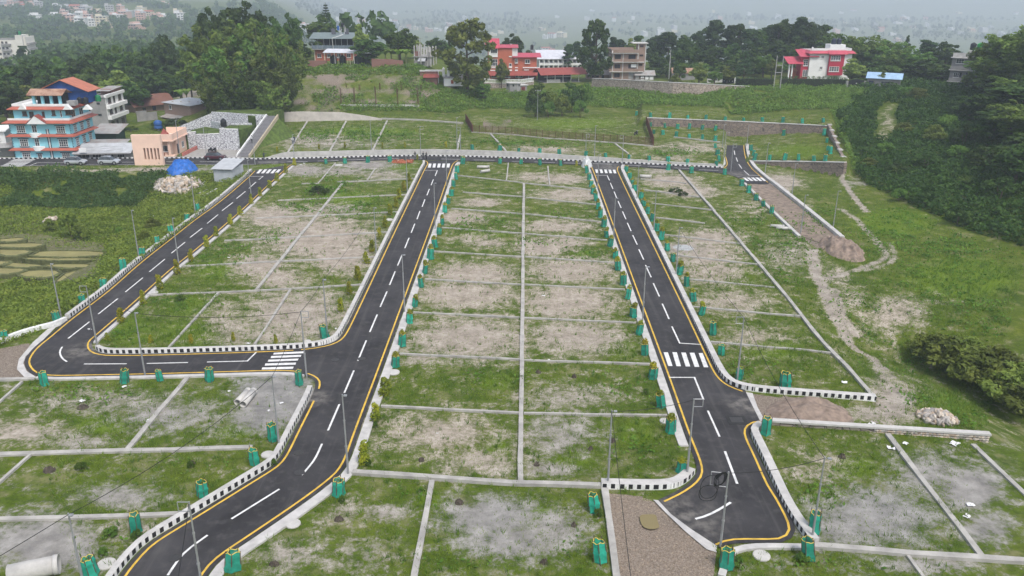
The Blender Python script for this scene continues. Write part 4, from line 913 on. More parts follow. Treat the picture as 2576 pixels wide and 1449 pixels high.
for i, (u, v, lb) in enumerate(((843,906.5,'road manhole lid in the middle of the left junction'),(909.5,904,'road manhole lid right of the dash in the left junction'),(751.5,1140,'manhole lid above the other on the bottom left road'),(754,1190.5,'manhole lid below the curved dash on the bottom left road'),(441,1405.5,'manhole lid beside the lowest curved dash'),(1590,587,'manhole lid on the right road'))):
    o = MB().lathe((0, 0, .056), [(.42, 0), (.42, .022), (.36, .026), (.36, .018), (.2, .02)], 20).build('manhole', m_iron); o.location = Z(u, v); tag(o, lb, 'manhole', 'manholes')
pz = Z(1853, 1058); o = T('manhole_hatch', 'square dark hatch cover in the right road junction', 'manhole lid', pz)
MB().box(-.85, .85, -.75, .75, .05, .075).build('frame', M('dark_patch', (.03, .03, .03), .9), o); MB().box(-.55, .55, -.45, .45, .075, .09).build('cover', m_iron, o)
m_paper = M('white_scrap', (.74, .73, .72), .8, .06, 4)
def scrap_mesh(s):
    rg = np.random.default_rng(s); n = 5; V = [(x / 4 - .5 + rg.uniform(-.09, .09), y / 4 - .5 + rg.uniform(-.09, .09), .06 + .16 * rg.random()) for y in range(n) for x in range(n)]
    F = [(y * n + x, y * n + x + 1, y * n + n + x + 1, y * n + n + x) for y in range(4) for x in range(4) if rg.random() > .12]
    return MB().add(V, F).mesh('scrap', m_paper)
SCRAP = [scrap_mesh(s) for s in range(6)]
LIT = [(206,1009,.8,'below the left bend'),(312,973,.7,'under a guard below the left crossing road'),(466,753,.7,'in the grass above the first left cross strip'),(625,864,.6,'behind the kerb by the left crossing'),(374,1058,.8,'on the diagonal strip below the left crossing'),(577,984,.5,'left of the twin pipes'),(570,944,.5,'beside the edging below the left crossing'),(708,1014,.55,'on the grey sand beside the pole'),(677,1033,.45,'on the grey sand near the twin pipes'),(845,827,.5,'inside the kerb corner at the left crossing'),(2241,1128,1.0,'left of the diagonal strip below the stone wall'),(2278,1116,.8,'right of the diagonal strip below the stone wall'),(2401,1117,1.2,'at the foot of the stone wall near its end'),(2441,1270,.9,'on the grey soil of the bottom right plot, upper'),(2432,1299,.8,'on the grey soil of the bottom right plot, lower'),(2173,1072,1.1,'left one on the stone wall lane'),(2193,1067,.9,'right one on the stone wall lane'),(2124,962,.9,'in the grass before the striped kerb end'),(1367,744,.6,'in the centre plots right of the middle strip'),(1381,906,.5,'on a cross strip of the centre plots'),(437,506,.9,'below the stone heap'),(401,515,.9,'on the slope left of the road pole'),(387,544,.8,'lower on the slope left of the road pole'),(226,829,.8,'beside the bank guard at the bend'),(465,495,1.2,'in the debris below the pipes'),(475,491,1.0,'in the debris below the pipes, right'),(452,503,.7,'lowest in the debris below the pipes'),(1745,413,.6,'near the far right crossing'),(1100,1090,.3,'tiny, in the near centre plot'),(1310,1160,.3,'beside the middle strip at its near end'),(575,648,.6,'in the bright grass of the left plots'),(756,415,.9,'on the sand beside the far road, left'),(765,411,.8,'on the sand beside the far road, right'),(242,290,1.0,'on the paddy terrace corner')]
for i, (u, v, s, wh) in enumerate(LIT):
    p = G(u, v); o = link('paper_scrap', SCRAP[i % 6], None, p, rng.uniform(0, 6), (s * .62, s * .5, s * .5)); tag(o, f'crumpled white scrap {wh}', 'litter', 'scattered white litter')
def stone_mesh(s, mat):
    rg = np.random.default_rng(s); ph = (1 + 5 ** .5) / 2
    iv = np.array([(-1, ph, 0), (1, ph, 0), (-1, -ph, 0), (1, -ph, 0), (0, -1, ph), (0, 1, ph), (0, -1, -ph), (0, 1, -ph), (ph, 0, -1), (ph, 0, 1), (-ph, 0, -1), (-ph, 0, 1)]) / 1.9
    f = [(0,11,5),(0,5,1),(0,1,7),(0,7,10),(0,10,11),(1,5,9),(5,11,4),(11,10,2),(10,7,6),(7,1,8),(3,9,4),(3,4,2),(3,2,6),(3,6,8),(3,8,9),(4,9,5),(2,4,11),(6,2,10),(8,6,7),(9,8,1)]
    return MB().add(iv * rg.uniform(.7, 1.15, (12, 1)) * np.array([1, .8, .6]), f).mesh('stone', mat)
m_st1 = M('buff_stone', (.42, .33, .25), .95, .3, 1.3); m_st2 = M('grey_stone', (.36, .33, .30), .95, .3, 1.3); m_st3 = M('pale_stone', (.55, .48, .40), .95, .2, 1.3)
STONE = [stone_mesh(s, (m_st1, m_st2, m_st3)[s % 3]) for s in range(9)]
def heap(name, label, c, ru, rv, hgt_, n, size, seed, kind='stone'):
    rg = np.random.default_rng(seed); p = G(*c); ax = G(c[0] + ru, c[1]); ay = G(c[0], c[1] - rv)
    rx, ry = np.linalg.norm(ax - p), np.linalg.norm(ay - p)
    o = T(name, label, 'stone heap', p)
    # rubble core so that the heap is closed
    V = []; F = []; N = 14
    for k, (rr, zz) in enumerate(((1.0, -.15), (.78, .45), (.42, .85), (.0, 1.0))):
        for i in range(N): a = 6.283 * i / N; j = rg.uniform(.88, 1.1); xx, yy = rx * rr * j * math.cos(a), ry * rr * j * math.sin(a); V.append((xx, yy, hgt_ * .66 * zz + hz(p[0] + xx, p[1] + yy) - p[2]))
    for k in range(3):
        for i in range(N): F.append((k * N + i, k * N + (i + 1) % N, (k + 1) * N + (i + 1) % N, (k + 1) * N + i))
    MB().add(V, F).build('rubble_core', M('rubble_core', (.17, .135, .105), .95, .4, 2), o)
    for i in range(n):
        a = rg.uniform(0, 6.283); rr = rg.random() ** .55; s = size * rg.uniform(.55, 1.3)
        z = hgt_ * .82 * max(0, 1 - rr ** 1.6) + s * .2
        xx, yy = rx * rr * 1.08 * math.cos(a), ry * rr * 1.08 * math.sin(a); e = link('stone', STONE[rg.integers(9)], o, (xx, yy, z + hz(p[0] + xx, p[1] + yy) - p[2]), sc=s); e.rotation_euler = tuple(rg.uniform(0, 6, 3))
    return o
heap('stone_heap', 'broad heap of buff rubble stones below the blue tarpaulin', (448,467), 56, 17, .8, 260, .55, 1)
heap('stone_heap', 'low rectangular heap of buff stones on the right grass bank', (2358,1054), 38, 13, .75, 110, .36, 2)
heap('stone_heap', 'small pale stone heap in the paddy bush', (128,556), 11, 6, .6, 30, .42, 3)
heap('brick_rubble_heap', 'long low heap of orange brick rubble beside the far road', (1012,408), 26, 3, .3, 1, .3, 4)
m_brk = M('orange_brick', (.42, .14, .075), .9, .25, 4)
bo = [o_ for o_ in bpy.data.objects if o_.name.startswith('brick_rubble_heap')][0]
BRK = MB().box(-.12, .12, -.06, .06, 0, .07).mesh('brick', m_brk); pc = G(1012, 408); ex = np.linalg.norm(G(1038, 408) - pc)
for ch in list(bo.children):
    if ch.name.startswith('rubble_core'): ch.data.materials.clear(); ch.data.materials.append(m_brk)
for i in range(120):
    e = link('brick', BRK, bo, (rng.uniform(-ex, ex), rng.uniform(-1.6, 1.6), rng.uniform(.02, .3)), sc=1.5); e.rotation_euler = (rng.uniform(-.4, .4), rng.uniform(-.4, .4), rng.uniform(0, 3.1))
def mound(name, label, poly_c, ru, rv, h_, mat, seed, cat='earth mound', bumps=.3):
    rg = np.random.default_rng(seed); p = G(*poly_c); rx = np.linalg.norm(G(poly_c[0] + ru, poly_c[1]) - p); ry = np.linalg.norm(G(poly_c[0], poly_c[1] - rv) - p)
    n = 44; g = np.linspace(-1.1, 1.1, n); X, Y = np.meshgrid(g, g); R = np.hypot(X, Y)
    Zz = h_ * np.clip(1 - R ** 2, -.2, 1) * (.6 + .8 * fbm(X * 2.2 + seed, Y * 2.2, seed, 4)) + bumps * (fbm(X * 6 + 3, Y * 6, seed + 5, 3) - .5) * (R < 1) * h_ - .06
    Zz = Zz + hgt(p[0] + X * rx, p[1] + Y * ry, False) - p[2]
    Vv = np.stack([X * rx, Y * ry, Zz], -1).reshape(-1, 3); ii = np.arange(n * n).reshape(n, n)
    Ff = np.stack([ii[:-1, :-1], ii[:-1, 1:], ii[1:, 1:], ii[1:, :-1]], -1).reshape(-1, 4)
    o = link(name, np_mesh(name, Vv, Ff, mat, 4), None, p); tag(o, label, cat); return o
m_soilp = M('reddish_spoil', (.25, .19, .15), .95, .35, 1.6, .8, stain=.4)
mound('spoil_mound', 'broad mound of brown gravelly spoil in front of the striped kerb end', (2035,1038), 105, 32, 1.15, m_soilp, 3)
mound('spoil_mound', 'rough brown earth mound at the end of the gravel lane', (2118,628), 48, 26, 1.5, m_soilp, 5, bumps=.8)
mound('spoil_mound', 'small dark earth mound below the left crossing', (208,1024), 14, 6, .3, M('dark_spoil', (.085, .07, .055), .95, .5, 3, .9), 8)
for i, (u, v, s) in enumerate([(1060,1158,12),(1155,1264,16),(1540,1110,14),(1350,1170,11),(2118,1150,14),(853,1307,18),(690,1420,20),(124,1183,22),(484,1166,11),(1444,1322,11),(1368,1416,15),(1485,1130,10),(1354,937,10),(1444,948,10)]):
    mound('dug_earth_spot', f'dark dug earth spot, {ORD[i]} of those scattered over the plots', (u, v), s * .7, s * .3, .3, M('dark_spoil'), 20 + i, 'earth spot', 1.6)
# muddy puddle
pp = [(1609,1300),(1614,1296),(1628,1295),(1645,1295),(1652,1299),(1653,1309),(1657,1320),(1659,1328),(1650,1332),(1632,1333),(1618,1327),(1611,1316)]
mw, n_, b_, o_ = _nodes('muddy_water'); b_.inputs['Base Color'].default_value = (.22, .175, .075, 1); b_.inputs['Roughness'].default_value = .08
wp = [(x, y) for x, y in chaikin(P2(pp) + [P2(pp)[0]], 2)[:-1]]
struct(MB().add([(x, y, .052) for x, y in wp], [tuple(range(len(wp)))]).build('puddle', mw), 'muddy yellow puddle in the near gravel pit')
# gravel stones in the near pit and on spoil
gv, gf = [], []
pit = P2(DIRT[1]); bx = np.array(pit); k = 0; rg = np.random.default_rng(9); so = 0
tetra = np.array([(1, 0, -.3), (-.6, .9, -.3), (-.6, -.9, -.3), (0, .1, .75)])
tf = np.array([(0, 1, 3), (1, 2, 3), (2, 0, 3)])
pts = rg.uniform(bx.min(0), bx.max(0), (16000, 2)); pts = pts[inside(pts[:, 0], pts[:, 1], pit) & ~inside(pts[:, 0], pts[:, 1], wp)]
sz = rg.exponential(.02, len(pts)) + .012; an = rg.uniform(0, 6.28, len(pts)); ca_, sa_ = np.cos(an), np.sin(an)
tx = tetra[None, :, 0] * ca_[:, None] - tetra[None, :, 1] * sa_[:, None]; ty = tetra[None, :, 0] * sa_[:, None] + tetra[None, :, 1] * ca_[:, None]
gz = hgt(pts[:, 0], pts[:, 1])
VV = np.stack([pts[:, :1] + tx * sz[:, None], pts[:, 1:] + ty * sz[:, None], gz[:, None] + tetra[None, :, 2] * sz[:, None]], -1).reshape(-1, 3)
FF = (tf[None] + 4 * np.arange(len(pts))[:, None, None]).reshape(-1, 3)
struct(link('gravel', np_mesh('gravel', VV, FF, M('brown_gravel', (.27, .215, .165), .95, .45, 6), 3)), 'loose gravel covering the near pit', 'stuff')

# ================================================================== BUILDINGS
za = lambda x, y: (.15738 * x, 187.8 + .15738 * y)
zb = lambda x, y: (295.2 + .15104 * x, 228.1 + .15104 * y)
zc_ = lambda x, y: (711.1 + .15104 * x, 40.25 + .15104 * y)
zd = lambda x, y: (1086.7 + .15624 * x, 67.1 + .15624 * y)
ze = lambda x, y: (1475.8 + .15624 * x, 87.2 + .15624 * y)
zf = lambda x, y: (1945.3 + .14062 * x, 80.5 + .14062 * y)
zg = lambda x, y: (2307.6 + .16666 * x, 80.5 + .16666 * y)
zh = lambda x, y: (1583.1 + .21875 * x, 268.3 + .21875 * y)
m_glass = M_glass(); m_dark = M('dark_interior', (.02, .02, .022), .9, .3, 2)
m_wfr = M('white_window_frame', (.68, .67, .65), .6, .05)
m_brownfr = M('brown_window_frame', (.12, .07, .05), .7, .1)
m_red = M('red_brick_paint', (.40, .115, .075), .8, .12, .8, stain=.2)
m_tile = M_sheet('red_roof_sheet', (.30, .065, .05), .3, .65)
m_rustr = M_sheet('rusty_roof_sheet', (.42, .26, .18), .35, .7, rust=.9)
m_pink = M_sheet('crimson_roof_sheet', (.50, .065, .10), .3, .5)
m_greysheet = M_sheet('grey_roof_sheet', (.50, .51, .52), .3, .45)
m_oldsheet = M_sheet('weathered_roof_sheet', (.36, .35, .335), .35, .7, rust=.35)
m_bluesheet = M_sheet('pale_blue_roof_sheet', (.36, .52, .70), .3, .45)
m_brownsheet = M_sheet('brown_roof_sheet', (.19, .085, .06), .3, .65, rust=.3)
m_greensheet = M_sheet('grey_green_roof_sheet', (.17, .21, .20), .3, .5)
m_bluewall = M('turquoise_wall', (.26, .58, .66), .8, .08, .6, stain=.18)
m_whitewall = M('white_wall', (.76, .75, .73), .85, .07, .6, stain=.22)
m_greywall = M('bare_cement', (.29, .28, .27), .95, .16, .7, .2, stain=.4)
m_peach = M('peach_wall', (.80, .56, .44), .85, .06, .6, stain=.15)
m_brickw = None
def M_brick(name, c1, c2, mortar, sc=1.0):
    m, n, b, o = _nodes(name)
    tc = n.nodes.new('ShaderNodeTexCoord').outputs['Object']
    mp = n.nodes.new('ShaderNodeMapping'); mp.inputs['Rotation'].default_value = (math.pi / 2, 0, 0)
    cmb = n.nodes.new('ShaderNodeCombineXYZ'); sx = n.nodes.new('ShaderNodeSeparateXYZ'); n.links.new(tc, sx.inputs[0])
    n.links.new(_math(n, 'ADD', sx.outputs[0], sx.outputs[1]), cmb.inputs[0]); n.links.new(sx.outputs[2], cmb.inputs[1])
    br = n.nodes.new('ShaderNodeTexBrick'); br.inputs['Scale'].default_value = 1.0; br.inputs['Brick Width'].default_value = .24 * sc; br.inputs['Row Height'].default_value = .075 * sc; br.inputs['Mortar Size'].default_value = .012 * sc
    br.inputs['Color1'].default_value = (*c1, 1); br.inputs['Color2'].default_value = (*c2, 1); br.inputs['Mortar'].default_value = (*mortar, 1)
    n.links.new(cmb.outputs[0], br.inputs['Vector'])
    c = _mix(n, _math(n, 'MULTIPLY', _noise(n, tc, .5, 4, .65), .55), br.outputs[0], tuple(k * .55 for k in c1))
    n.links.new(c, b.inputs['Base Color']); b.inputs['Roughness'].default_value = .92; MATS[name] = m; return m
m_brickw = M_brick('brown_brickwork', (.33, .20, .145), (.26, .155, .115), (.32, .28, .24), 1.6)
m_brickr = M_brick('red_brickwork', (.30, .12, .085), (.24, .095, .07), (.28, .22, .19), 1.6)
m_rubble = M_stone('buff_rubble', (.52, .43, .35), (.37, .30, .25), (.13, .105, .085), 1.0)
m_rubwhite = M_stone('white_painted_rubble', (.74, .74, .75), (.64, .64, .66), (.16, .16, .18), 1.6, .7, .085)
m_rubdark = M_stone('brown_rubble', (.33, .255, .205), (.23, .185, .155), (.10, .085, .075), 1.1)
m_rubgrey = M_stone('grey_rubble', (.46, .38, .32), (.32, .27, .235), (.13, .11, .1), 1.2)

class House:
    def __init__(s, name, label, pL, pR, cat='house', zbase=None, group=None, depth=8.0):
        A = G(*pL) if zbase is None else Z(*pL, zbase)
        B = Z(*pR, A[2]); d = B - A
        s.A = A; s.W = float(np.linalg.norm(d)); s.rz = math.atan2(d[1], d[0]); s.D = depth
        s.ex = np.array([math.cos(s.rz), math.sin(s.rz), 0]); s.ey = np.array([-math.sin(s.rz), math.cos(s.rz), 0])
        s.o = T(name, label, cat, A, s.rz, group)
    def S(s, u, v, y=0.0):           # pixel -> (x, z) on the plane parallel to the front at depth y
        d = ray(u, v); o = np.array([0, 0, H]) - (s.A + s.ey * y); k = -(o @ s.ey) / (d @ s.ey); p = o + d * k
        return float(p @ s.ex), float(p[2])
    def R(s, u, v):                  # pixel -> (y, z) on the right end wall
        d = ray(u, v); o = np.array([0, 0, H]) - (s.A + s.ex * s.W); k = -(o @ s.ex) / (d @ s.ex); p = o + d * k
        return float(p @ s.ey), float(p[2])
    def box(s, name, x0, x1, y0, y1, z0, z1, mat): return MB().box(x0, x1, y0, y1, z0, z1).build(name, mat, s.o)
    def win(s, x0, x1, z0, z1, nx=2, ny=2, y=0.0, fr=None, face='F', fw=.07, pane=None, sill=True, name='window', hood=None):
        fr = fr or m_wfr; mb = MB(); pn = MB()
        x0, x1 = min(x0, x1), max(x0, x1); z0, z1 = min(z0, z1), max(z0, z1)
        def bx(m, a, b, c, d, e, f):
            if face == 'F': m.box(a, b, y - d, y - c, e, f)
            elif face == 'R': m.box(s.W + y + c, s.W + y + d, a, b, e, f)
            else: m.box(-d + y, -c + y, a, b, e, f)
        for a, b in ((x0, x0 + fw), (x1 - fw, x1)): bx(mb, a, b, -.05, .07, z0, z1)
        for e, f in ((z0, z0 + fw), (z1 - fw, z1)): bx(mb, x0 + fw, x1 - fw, -.05, .07, e, f)
        for i in range(1, nx): c = x0 + (x1 - x0) * i / nx; bx(mb, c - fw * .4, c + fw * .4, -.05, .06, z0 + fw, z1 - fw)
        for i in range(1, ny): c = z0 + (z1 - z0) * i / ny; bx(mb, x0 + fw, x1 - fw, -.05, .055, c - fw * .35, c + fw * .35)
        o = mb.build(name, fr, s.o)
        bx(pn, x0 + fw, x1 - fw, -.06, .02, z0 + fw, z1 - fw); pn.build('pane', pane or m_glass, o)
        if sill: sb = MB(); bx(sb, x0 - .12, x1 + .12, -.05, .16, z0 - .12, z0 - .005); sb.build('sill', hood or fr, o)
        if hood: sb = MB(); bx(sb, x0 - .2, x1 + .2, -.05, .22, z1 + .06, z1 + .18); sb.build('hood', hood, o)
        return o
    def wpx(s, f, x0, y0, x1, y1, nx=2, ny=2, y=0.0, **k):
        a, b = s.S(*f(x0, y0), y), s.S(*f(x1, y1), y); return s.win(a[0], b[0], a[1], b[1], nx, ny, y, **k)
    def skirt(s, z, out, h, mat, x0=None, x1=None, y0=0.0, y1=None, name='eave', flat=.12):
        x0 = 0 if x0 is None else x0; x1 = s.W if x1 is None else x1; y1 = s.D if y1 is None else y1
        a = [(x0 - out, y0 - out), (x1 + out, y0 - out), (x1 + out, y1 + out), (x0 - out, y1 + out)]; b = [(x0, y0), (x1, y0), (x1, y1), (x0, y1)]
        V = [(p[0], p[1], z) for p in a] + [(p[0], p[1], z + flat) for p in a] + [(p[0], p[1], z + h) for p in b] + [(p[0], p[1], z - .02) for p in b]
        F = [(r * 4 + i, r * 4 + (i + 1) % 4, (r + 1) * 4 + (i + 1) % 4, (r + 1) * 4 + i) for r in range(2) for i in range(4)] + [(12 + i, 12 + (i + 1) % 4, (i + 1) % 4, i) for i in range(4)]
        return MB().add(V, F).build(name, mat, s.o)
    def gable(s, x0, x1, y0, y1, z, rise, mat, axis='x', over=.4, name='roof', th=.1, wallmat=None):
        """ridge along axis; overhanging sheet of thickness th"""
        if axis == 'x': ym = (y0 + y1) / 2; pr = [(y0 - over, z - .15), (ym, z + rise), (y1 + over, z - .15)]; mk = lambda q, e: ((x0 - over if e == 0 else x1 + over), q[0], q[1])
        else: xm = (x0 + x1) / 2; pr = [(x0 - over, z - .15), (xm, z + rise), (x1 + over, z - .15)]; mk = lambda q, e: (q[0], (y0 - over if e == 0 else y1 + over), q[1])
        V = [mk(q, e) for e in (0, 1) for q in pr] + [(a, b, c + th) for a, b, c in [mk(q, e) for e in (0, 1) for q in pr]]
        F = [(0, 1, 4, 3), (1, 2, 5, 4), (6, 9, 10, 7), (7, 10, 11, 8), (0, 3, 9, 6), (2, 8, 11, 5), (0, 6, 7, 1), (1, 7, 8, 2), (3, 4, 10, 9), (4, 5, 11, 10)]
        r = MB().add(V, F).build(name, mat, s.o)
        if wallmat:
            mb = MB()
            for e in (0, 1):
                if axis == 'x': xx = x0 + .02 if e == 0 else x1 - .02; mb.add([(xx, y0, z), (xx, y1, z), (xx, (y0 + y1) / 2, z + rise - .04)], [(0, 1, 2)])
                else: yy = y0 + .02 if e == 0 else y1 - .02; mb.add([(x0, yy, z), (x1, yy, z), ((x0 + x1) / 2, yy, z + rise - .04)], [(0, 1, 2)])
            mb.build('gable_end', wallmat, s.o)
        return r
    def slope(s, x0, x1, y0, y1, z0, z1, mat, over=.3, th=.08, name='roof'):       # lean-to rising from y0 to y1
        x0 -= over; x1 += over; g = (z1 - z0) / max(y1 - y0, .1); z0 -= g * over; z1 += g * over; y0 -= over; y1 += over
        return MB().hexa([(x0, y0, z0), (x1, y0, z0), (x1, y1, z1), (x0, y1, z1)], [(x0, y0, z0 + th), (x1, y0, z0 + th), (x1, y1, z1 + th), (x0, y1, z1 + th)]).build(name, mat, s.o)
    def tank(s, x, y, z, r, h, mat):
        o = MB().lathe((x, y, z), [(r * .97, 0), (r, .08), (r, h * .3), (r * .96, h * .33), (r, h * .36), (r, h * .62), (r * .96, h * .65), (r, h * .68), (r, h * .82), (r * .55, h * .96), (r * .3, h * .97), (r * .3, h * 1.03), (.02, h * 1.04)], 14).build('water_tank', mat, s.o, True)
        return o
m_tankb = M('black_plastic', (.018, .02, .023), .45, .15); m_tankg = M('green_plastic', (.01, .17, .06), .45, .1); m_tankblue = M('blue_plastic', (.03, .10, .30), .45, .1)

# ---- blue terraced house
h = House('terraced_house', 'turquoise four-storey house with red tile eaves and white windows by the entrance road', za(250,1345), za(1215,1345), depth=10.5)
Wd, D = h.W, h.D; zz = lambda yy, x=300: h.S(*za(x, yy))[1]
f1, f2, f3 = zz(1205, 260), zz(985, 210), zz(770, 170)
h.box('wall', 0, Wd, 0, D, -.4, f3 + .1, m_bluewall)
sb_ = 1.0; f4 = h.S(*za(330, 548), sb_)[1]
h.box('upper_wall', .9, Wd - .3, sb_, D - .2, f3 + .1, f4 + .05, m_bluewall)
m_terra = M_sheet('terracotta_sheet', (.42, .115, .075), .3, .65)
for zt in (f1, f2): h.skirt(zt - .05, .75, .55, m_terra)
h.skirt(f3 - .05, 1.0, .62, m_terra); h.skirt(f4 - .1, .85, .6, m_terra, .9, Wd - .3, sb_, D - .2)
h.box('parapet', .0, Wd, -.05, .12, f3 + .55, f3 + .95, m_whitewall); h.box('parapet', Wd - .1, Wd + .06, .12, D, f3 + .55, f3 + .95, m_whitewall)
h.box('roof_slab', .9, Wd - .3, sb_, D - .2, f4 + .46, f4 + .6, m_whitewall)
for a in ((.9, Wd - .3, sb_ - .05, sb_ + .1), (Wd - .42, Wd - .26, sb_, D - .2), (.86, 1.0, sb_, D - .2)): h.box('parapet', *a, f4 + .6, f4 + 1.05, m_whitewall)
m_navy = M('navy_trim', (.02, .025, .05), .7)
for (x0, y0, x1, y1, nx, ny) in [(350,1242,500,1342,4,3),(985,1250,1130,1342,4,3),(308,1030,465,1145,4,3),(932,1030,1098,1152,4,3),(255,815,415,930,4,3),(890,822,1052,938,4,3)]: h.wpx(za, x0, y0, x1, y1, nx, ny, hood=m_navy, fw=.09)
for (x0, y0, x1, y1) in [(600,1265,685,1340),(548,1025,642,1142),(500,812,600,925)]: h.wpx(za, x0, y0, x1, y1, 2, 2, name='door', sill=False, hood=m_navy)
a, b = h.S(*za(725, 870)), h.S(*za(865, 1335)); h.win(a[0] + .25, b[0] - .2, b[1], a[1], 2, 11, fw=.1, name='stair_window', sill=False); h.box('stair_trim', a[0] + .05, a[0] + .2, -.06, .02, .05, a[1], m_navy); h.box('stair_trim', b[0] - .15, b[0], -.06, .02, .05, a[1], m_navy)
for yb in (1210, 1000):
    x0, zt = h.S(*za(535 if yb == 1210 else 480, yb)); 
    V = [(x0 + 2.6 * k / 8, -.95 * math.sin(math.pi * k / 8) - .05) for k in range(9)] + [(x0 + 2.6, .02), (x0, .02)]
    MB().prism(V, zt, zt + .9).build('balcony', m_whitewall, h.o)
for (x0, y0, x1, y1, nx) in [(350,585,435,655,3),(460,590,550,685,2),(665,590,725,690,2),(820,565,890,648,2),(1040,560,1180,640,3)]: h.wpx(za, x0, y0, x1, y1, nx, 1, y=sb_, fr=m_brownfr)
h.wpx(za, 950, 570, 1002, 680, 1, 2, y=sb_, name='door', sill=False)
x0, zt = h.S(*za(420, 780), -1.1); x1, _ = h.S(*za(740, 780), -1.1)
MB().add([(x0, -1.1, f3 - .1), (x1, -1.1, f3 - .1), ((x0 + x1) / 2 - .2, -1.1, f3 + 1.6), (x0, .1, f3 - .1), (x1, .1, f3 - .1), ((x0 + x1) / 2 - .2, .1, f3 + 1.6)], [(0, 1, 2), (3, 5, 4), (0, 3, 4, 1)]).build('pediment', m_whitewall, h.o)
MB().add([(x0 - .1, -1.2, f3), (((x0 + x1) / 2) - .2, -1.2, f3 + 1.75), (((x0 + x1) / 2) - .2, .9, f3 + 1.75), (x0 - .1, .9, f3)], [(0, 1, 2, 3)]).add([(x1 + .1, -1.2, f3), (((x0 + x1) / 2) - .2, -1.2, f3 + 1.75), (((x0 + x1) / 2) - .2, .9, f3 + 1.75), (x1 + .1, .9, f3)], [(0, 1, 2, 3)]).build('pediment_roof', m_tile, h.o)
for cx_ in (1060, 1375, 340):
    c0 = h.S(*za(cx_, 500), sb_ - .9)[0]
    MB().add([(c0 - .9, sb_ - .95, f4), (c0 + .9, sb_ - .95, f4), (c0, sb_ - .95, f4 + 1.0), (c0 - .9, sb_ + .1, f4), (c0 + .9, sb_ + .1, f4), (c0, sb_ + .1, f4 + 1.0)], [(0, 1, 2), (0, 2, 5, 3), (2, 1, 4, 5)]).build('small_gable', m_whitewall, h.o)
for zt, n3 in ((f3 - 2.3, 3), (f2 - 2.3, 3), (f1 - 2.2, 3)):
    for k in range(n3): h.win(1.3 + k * 3.1, 2.7 + k * 3.1, zt, zt + 1.55, 3, 3, face='R', hood=m_navy, fw=.09)
for k in range(2): h.win(2.0 + k * 3.6, 3.7 + k * 3.6, f4 - 2.0, f4 - .5, 2, 1, y=-.3, face='R')
mb = MB()
for xx, yy in ((-.02, -.03), (Wd - .2, -.03)):
    for k in range(int(f3 / .28)): mb.box(xx, xx + (.26 if k % 2 else .16), yy, .01, .1 + k * .28, .1 + k * .28 + .14)
mb.build('quoins', m_navy, h.o)
# lofts on the roof terrace
zr = f4 + .6; x0 = h.S(*za(545, 460), 3)[0]; x1 = h.S(*za(960, 460), 3)[0]
for xx in np.linspace(x0, x1, 4): h.box('loft_post', xx, xx + .5, 2.5, 3.0, zr, zr + 2.2, m_bluewall)
h.box('loft_wall', x0, x1 + .5, 4.5, 6.0, zr, zr + 2.2, m_dark); h.gable(x0 - .3, x1 + .8, 2.3, 6.0, zr + 2.2, .95, m_rustr, 'x', .5)
m_deep = M('royal_blue_sheet', (.015, .07, .26), .6); x2 = h.S(*za(650, 300), 6)[0]; x3 = h.S(*za(1400, 300), 6)[0]
h.box('upper_loft', x2 + .6, x3, 6.3, D - .3, zr, zr + 2.6, m_deep); h.gable(x2, x3, 5.6, D, zr + 2.6, 2.3, M_sheet('orange_sheet', (.48, .16, .09), .3, .6), 'y', .7, wallmat=m_deep)
for k in range(2): h.tank(x3 - 1.2 + k * 1.25, 4.4, zr + .1, .55, 1.35, m_tankb)
h.tank(x3 + .9, 8.5, zr, .6, 1.4, m_tankg)
for (x_, y_) in ((1100, 450),): h.box('water_box', h.S(*za(1075, 420), 2)[0], h.S(*za(1200, 420), 2)[0], 1.6, 3.2, zr, zr + 1.0, m_greywall)

# ---- white unfinished house beside it
h = House('unfinished_house', 'three-storey house with bare cement side and white balconied front', za(1500,890), za(1755,890), depth=11, zbase=0.0)
zt = h.S(*t(0,0,[(1000,985)])[0])[1]
h.box('wall', 0, h.W, 0, h.D, -.3, zt, m_greywall); h.box('white_face', h.W, h.W + .06, .1, h.D, 2.6, zt, m_whitewall)
for fz in (zt * .34, zt * .67): h.box('balcony', h.W, h.W + .9, .2, h.D + .2, fz - .15, fz + .75, m_whitewall)
h.box('parapet', h.W - .1, h.W + .5, -.1, h.D + .3, zt, zt + .7, m_whitewall); h.box('roof_slab', -.3, h.W, -.2, h.D, zt, zt + .25, m_greywall)
h.box('roof_shack', h.W - 3, h.W - .3, 5, h.D, zt + .25, zt + 1.5, m_brickr); h.slope(h.W - 3.2, h.W, 3, h.D, zt + 1.3, zt + 1.6, m_oldsheet)
for fz in (.3, zt * .34 + .9, zt * .67 + .9):
    for y_ in (1.5, 7.8): h.win(y_, y_ + 1.7, fz + .2, fz + 1.6, 2, 1, face='R', y=.06, fr=m_brownfr)
    h.win(4.6, 5.7, fz - .6 if fz > 1 else .1, fz + 1.6, 1, 1, face='R', y=.06, fr=m_brownfr, name='door', sill=False)
for fz in (zt * .45, zt * .8): h.win(h.W - 2.2, h.W - 1.4, fz, fz + .5, 1, 1, fr=m_dark, sill=False)

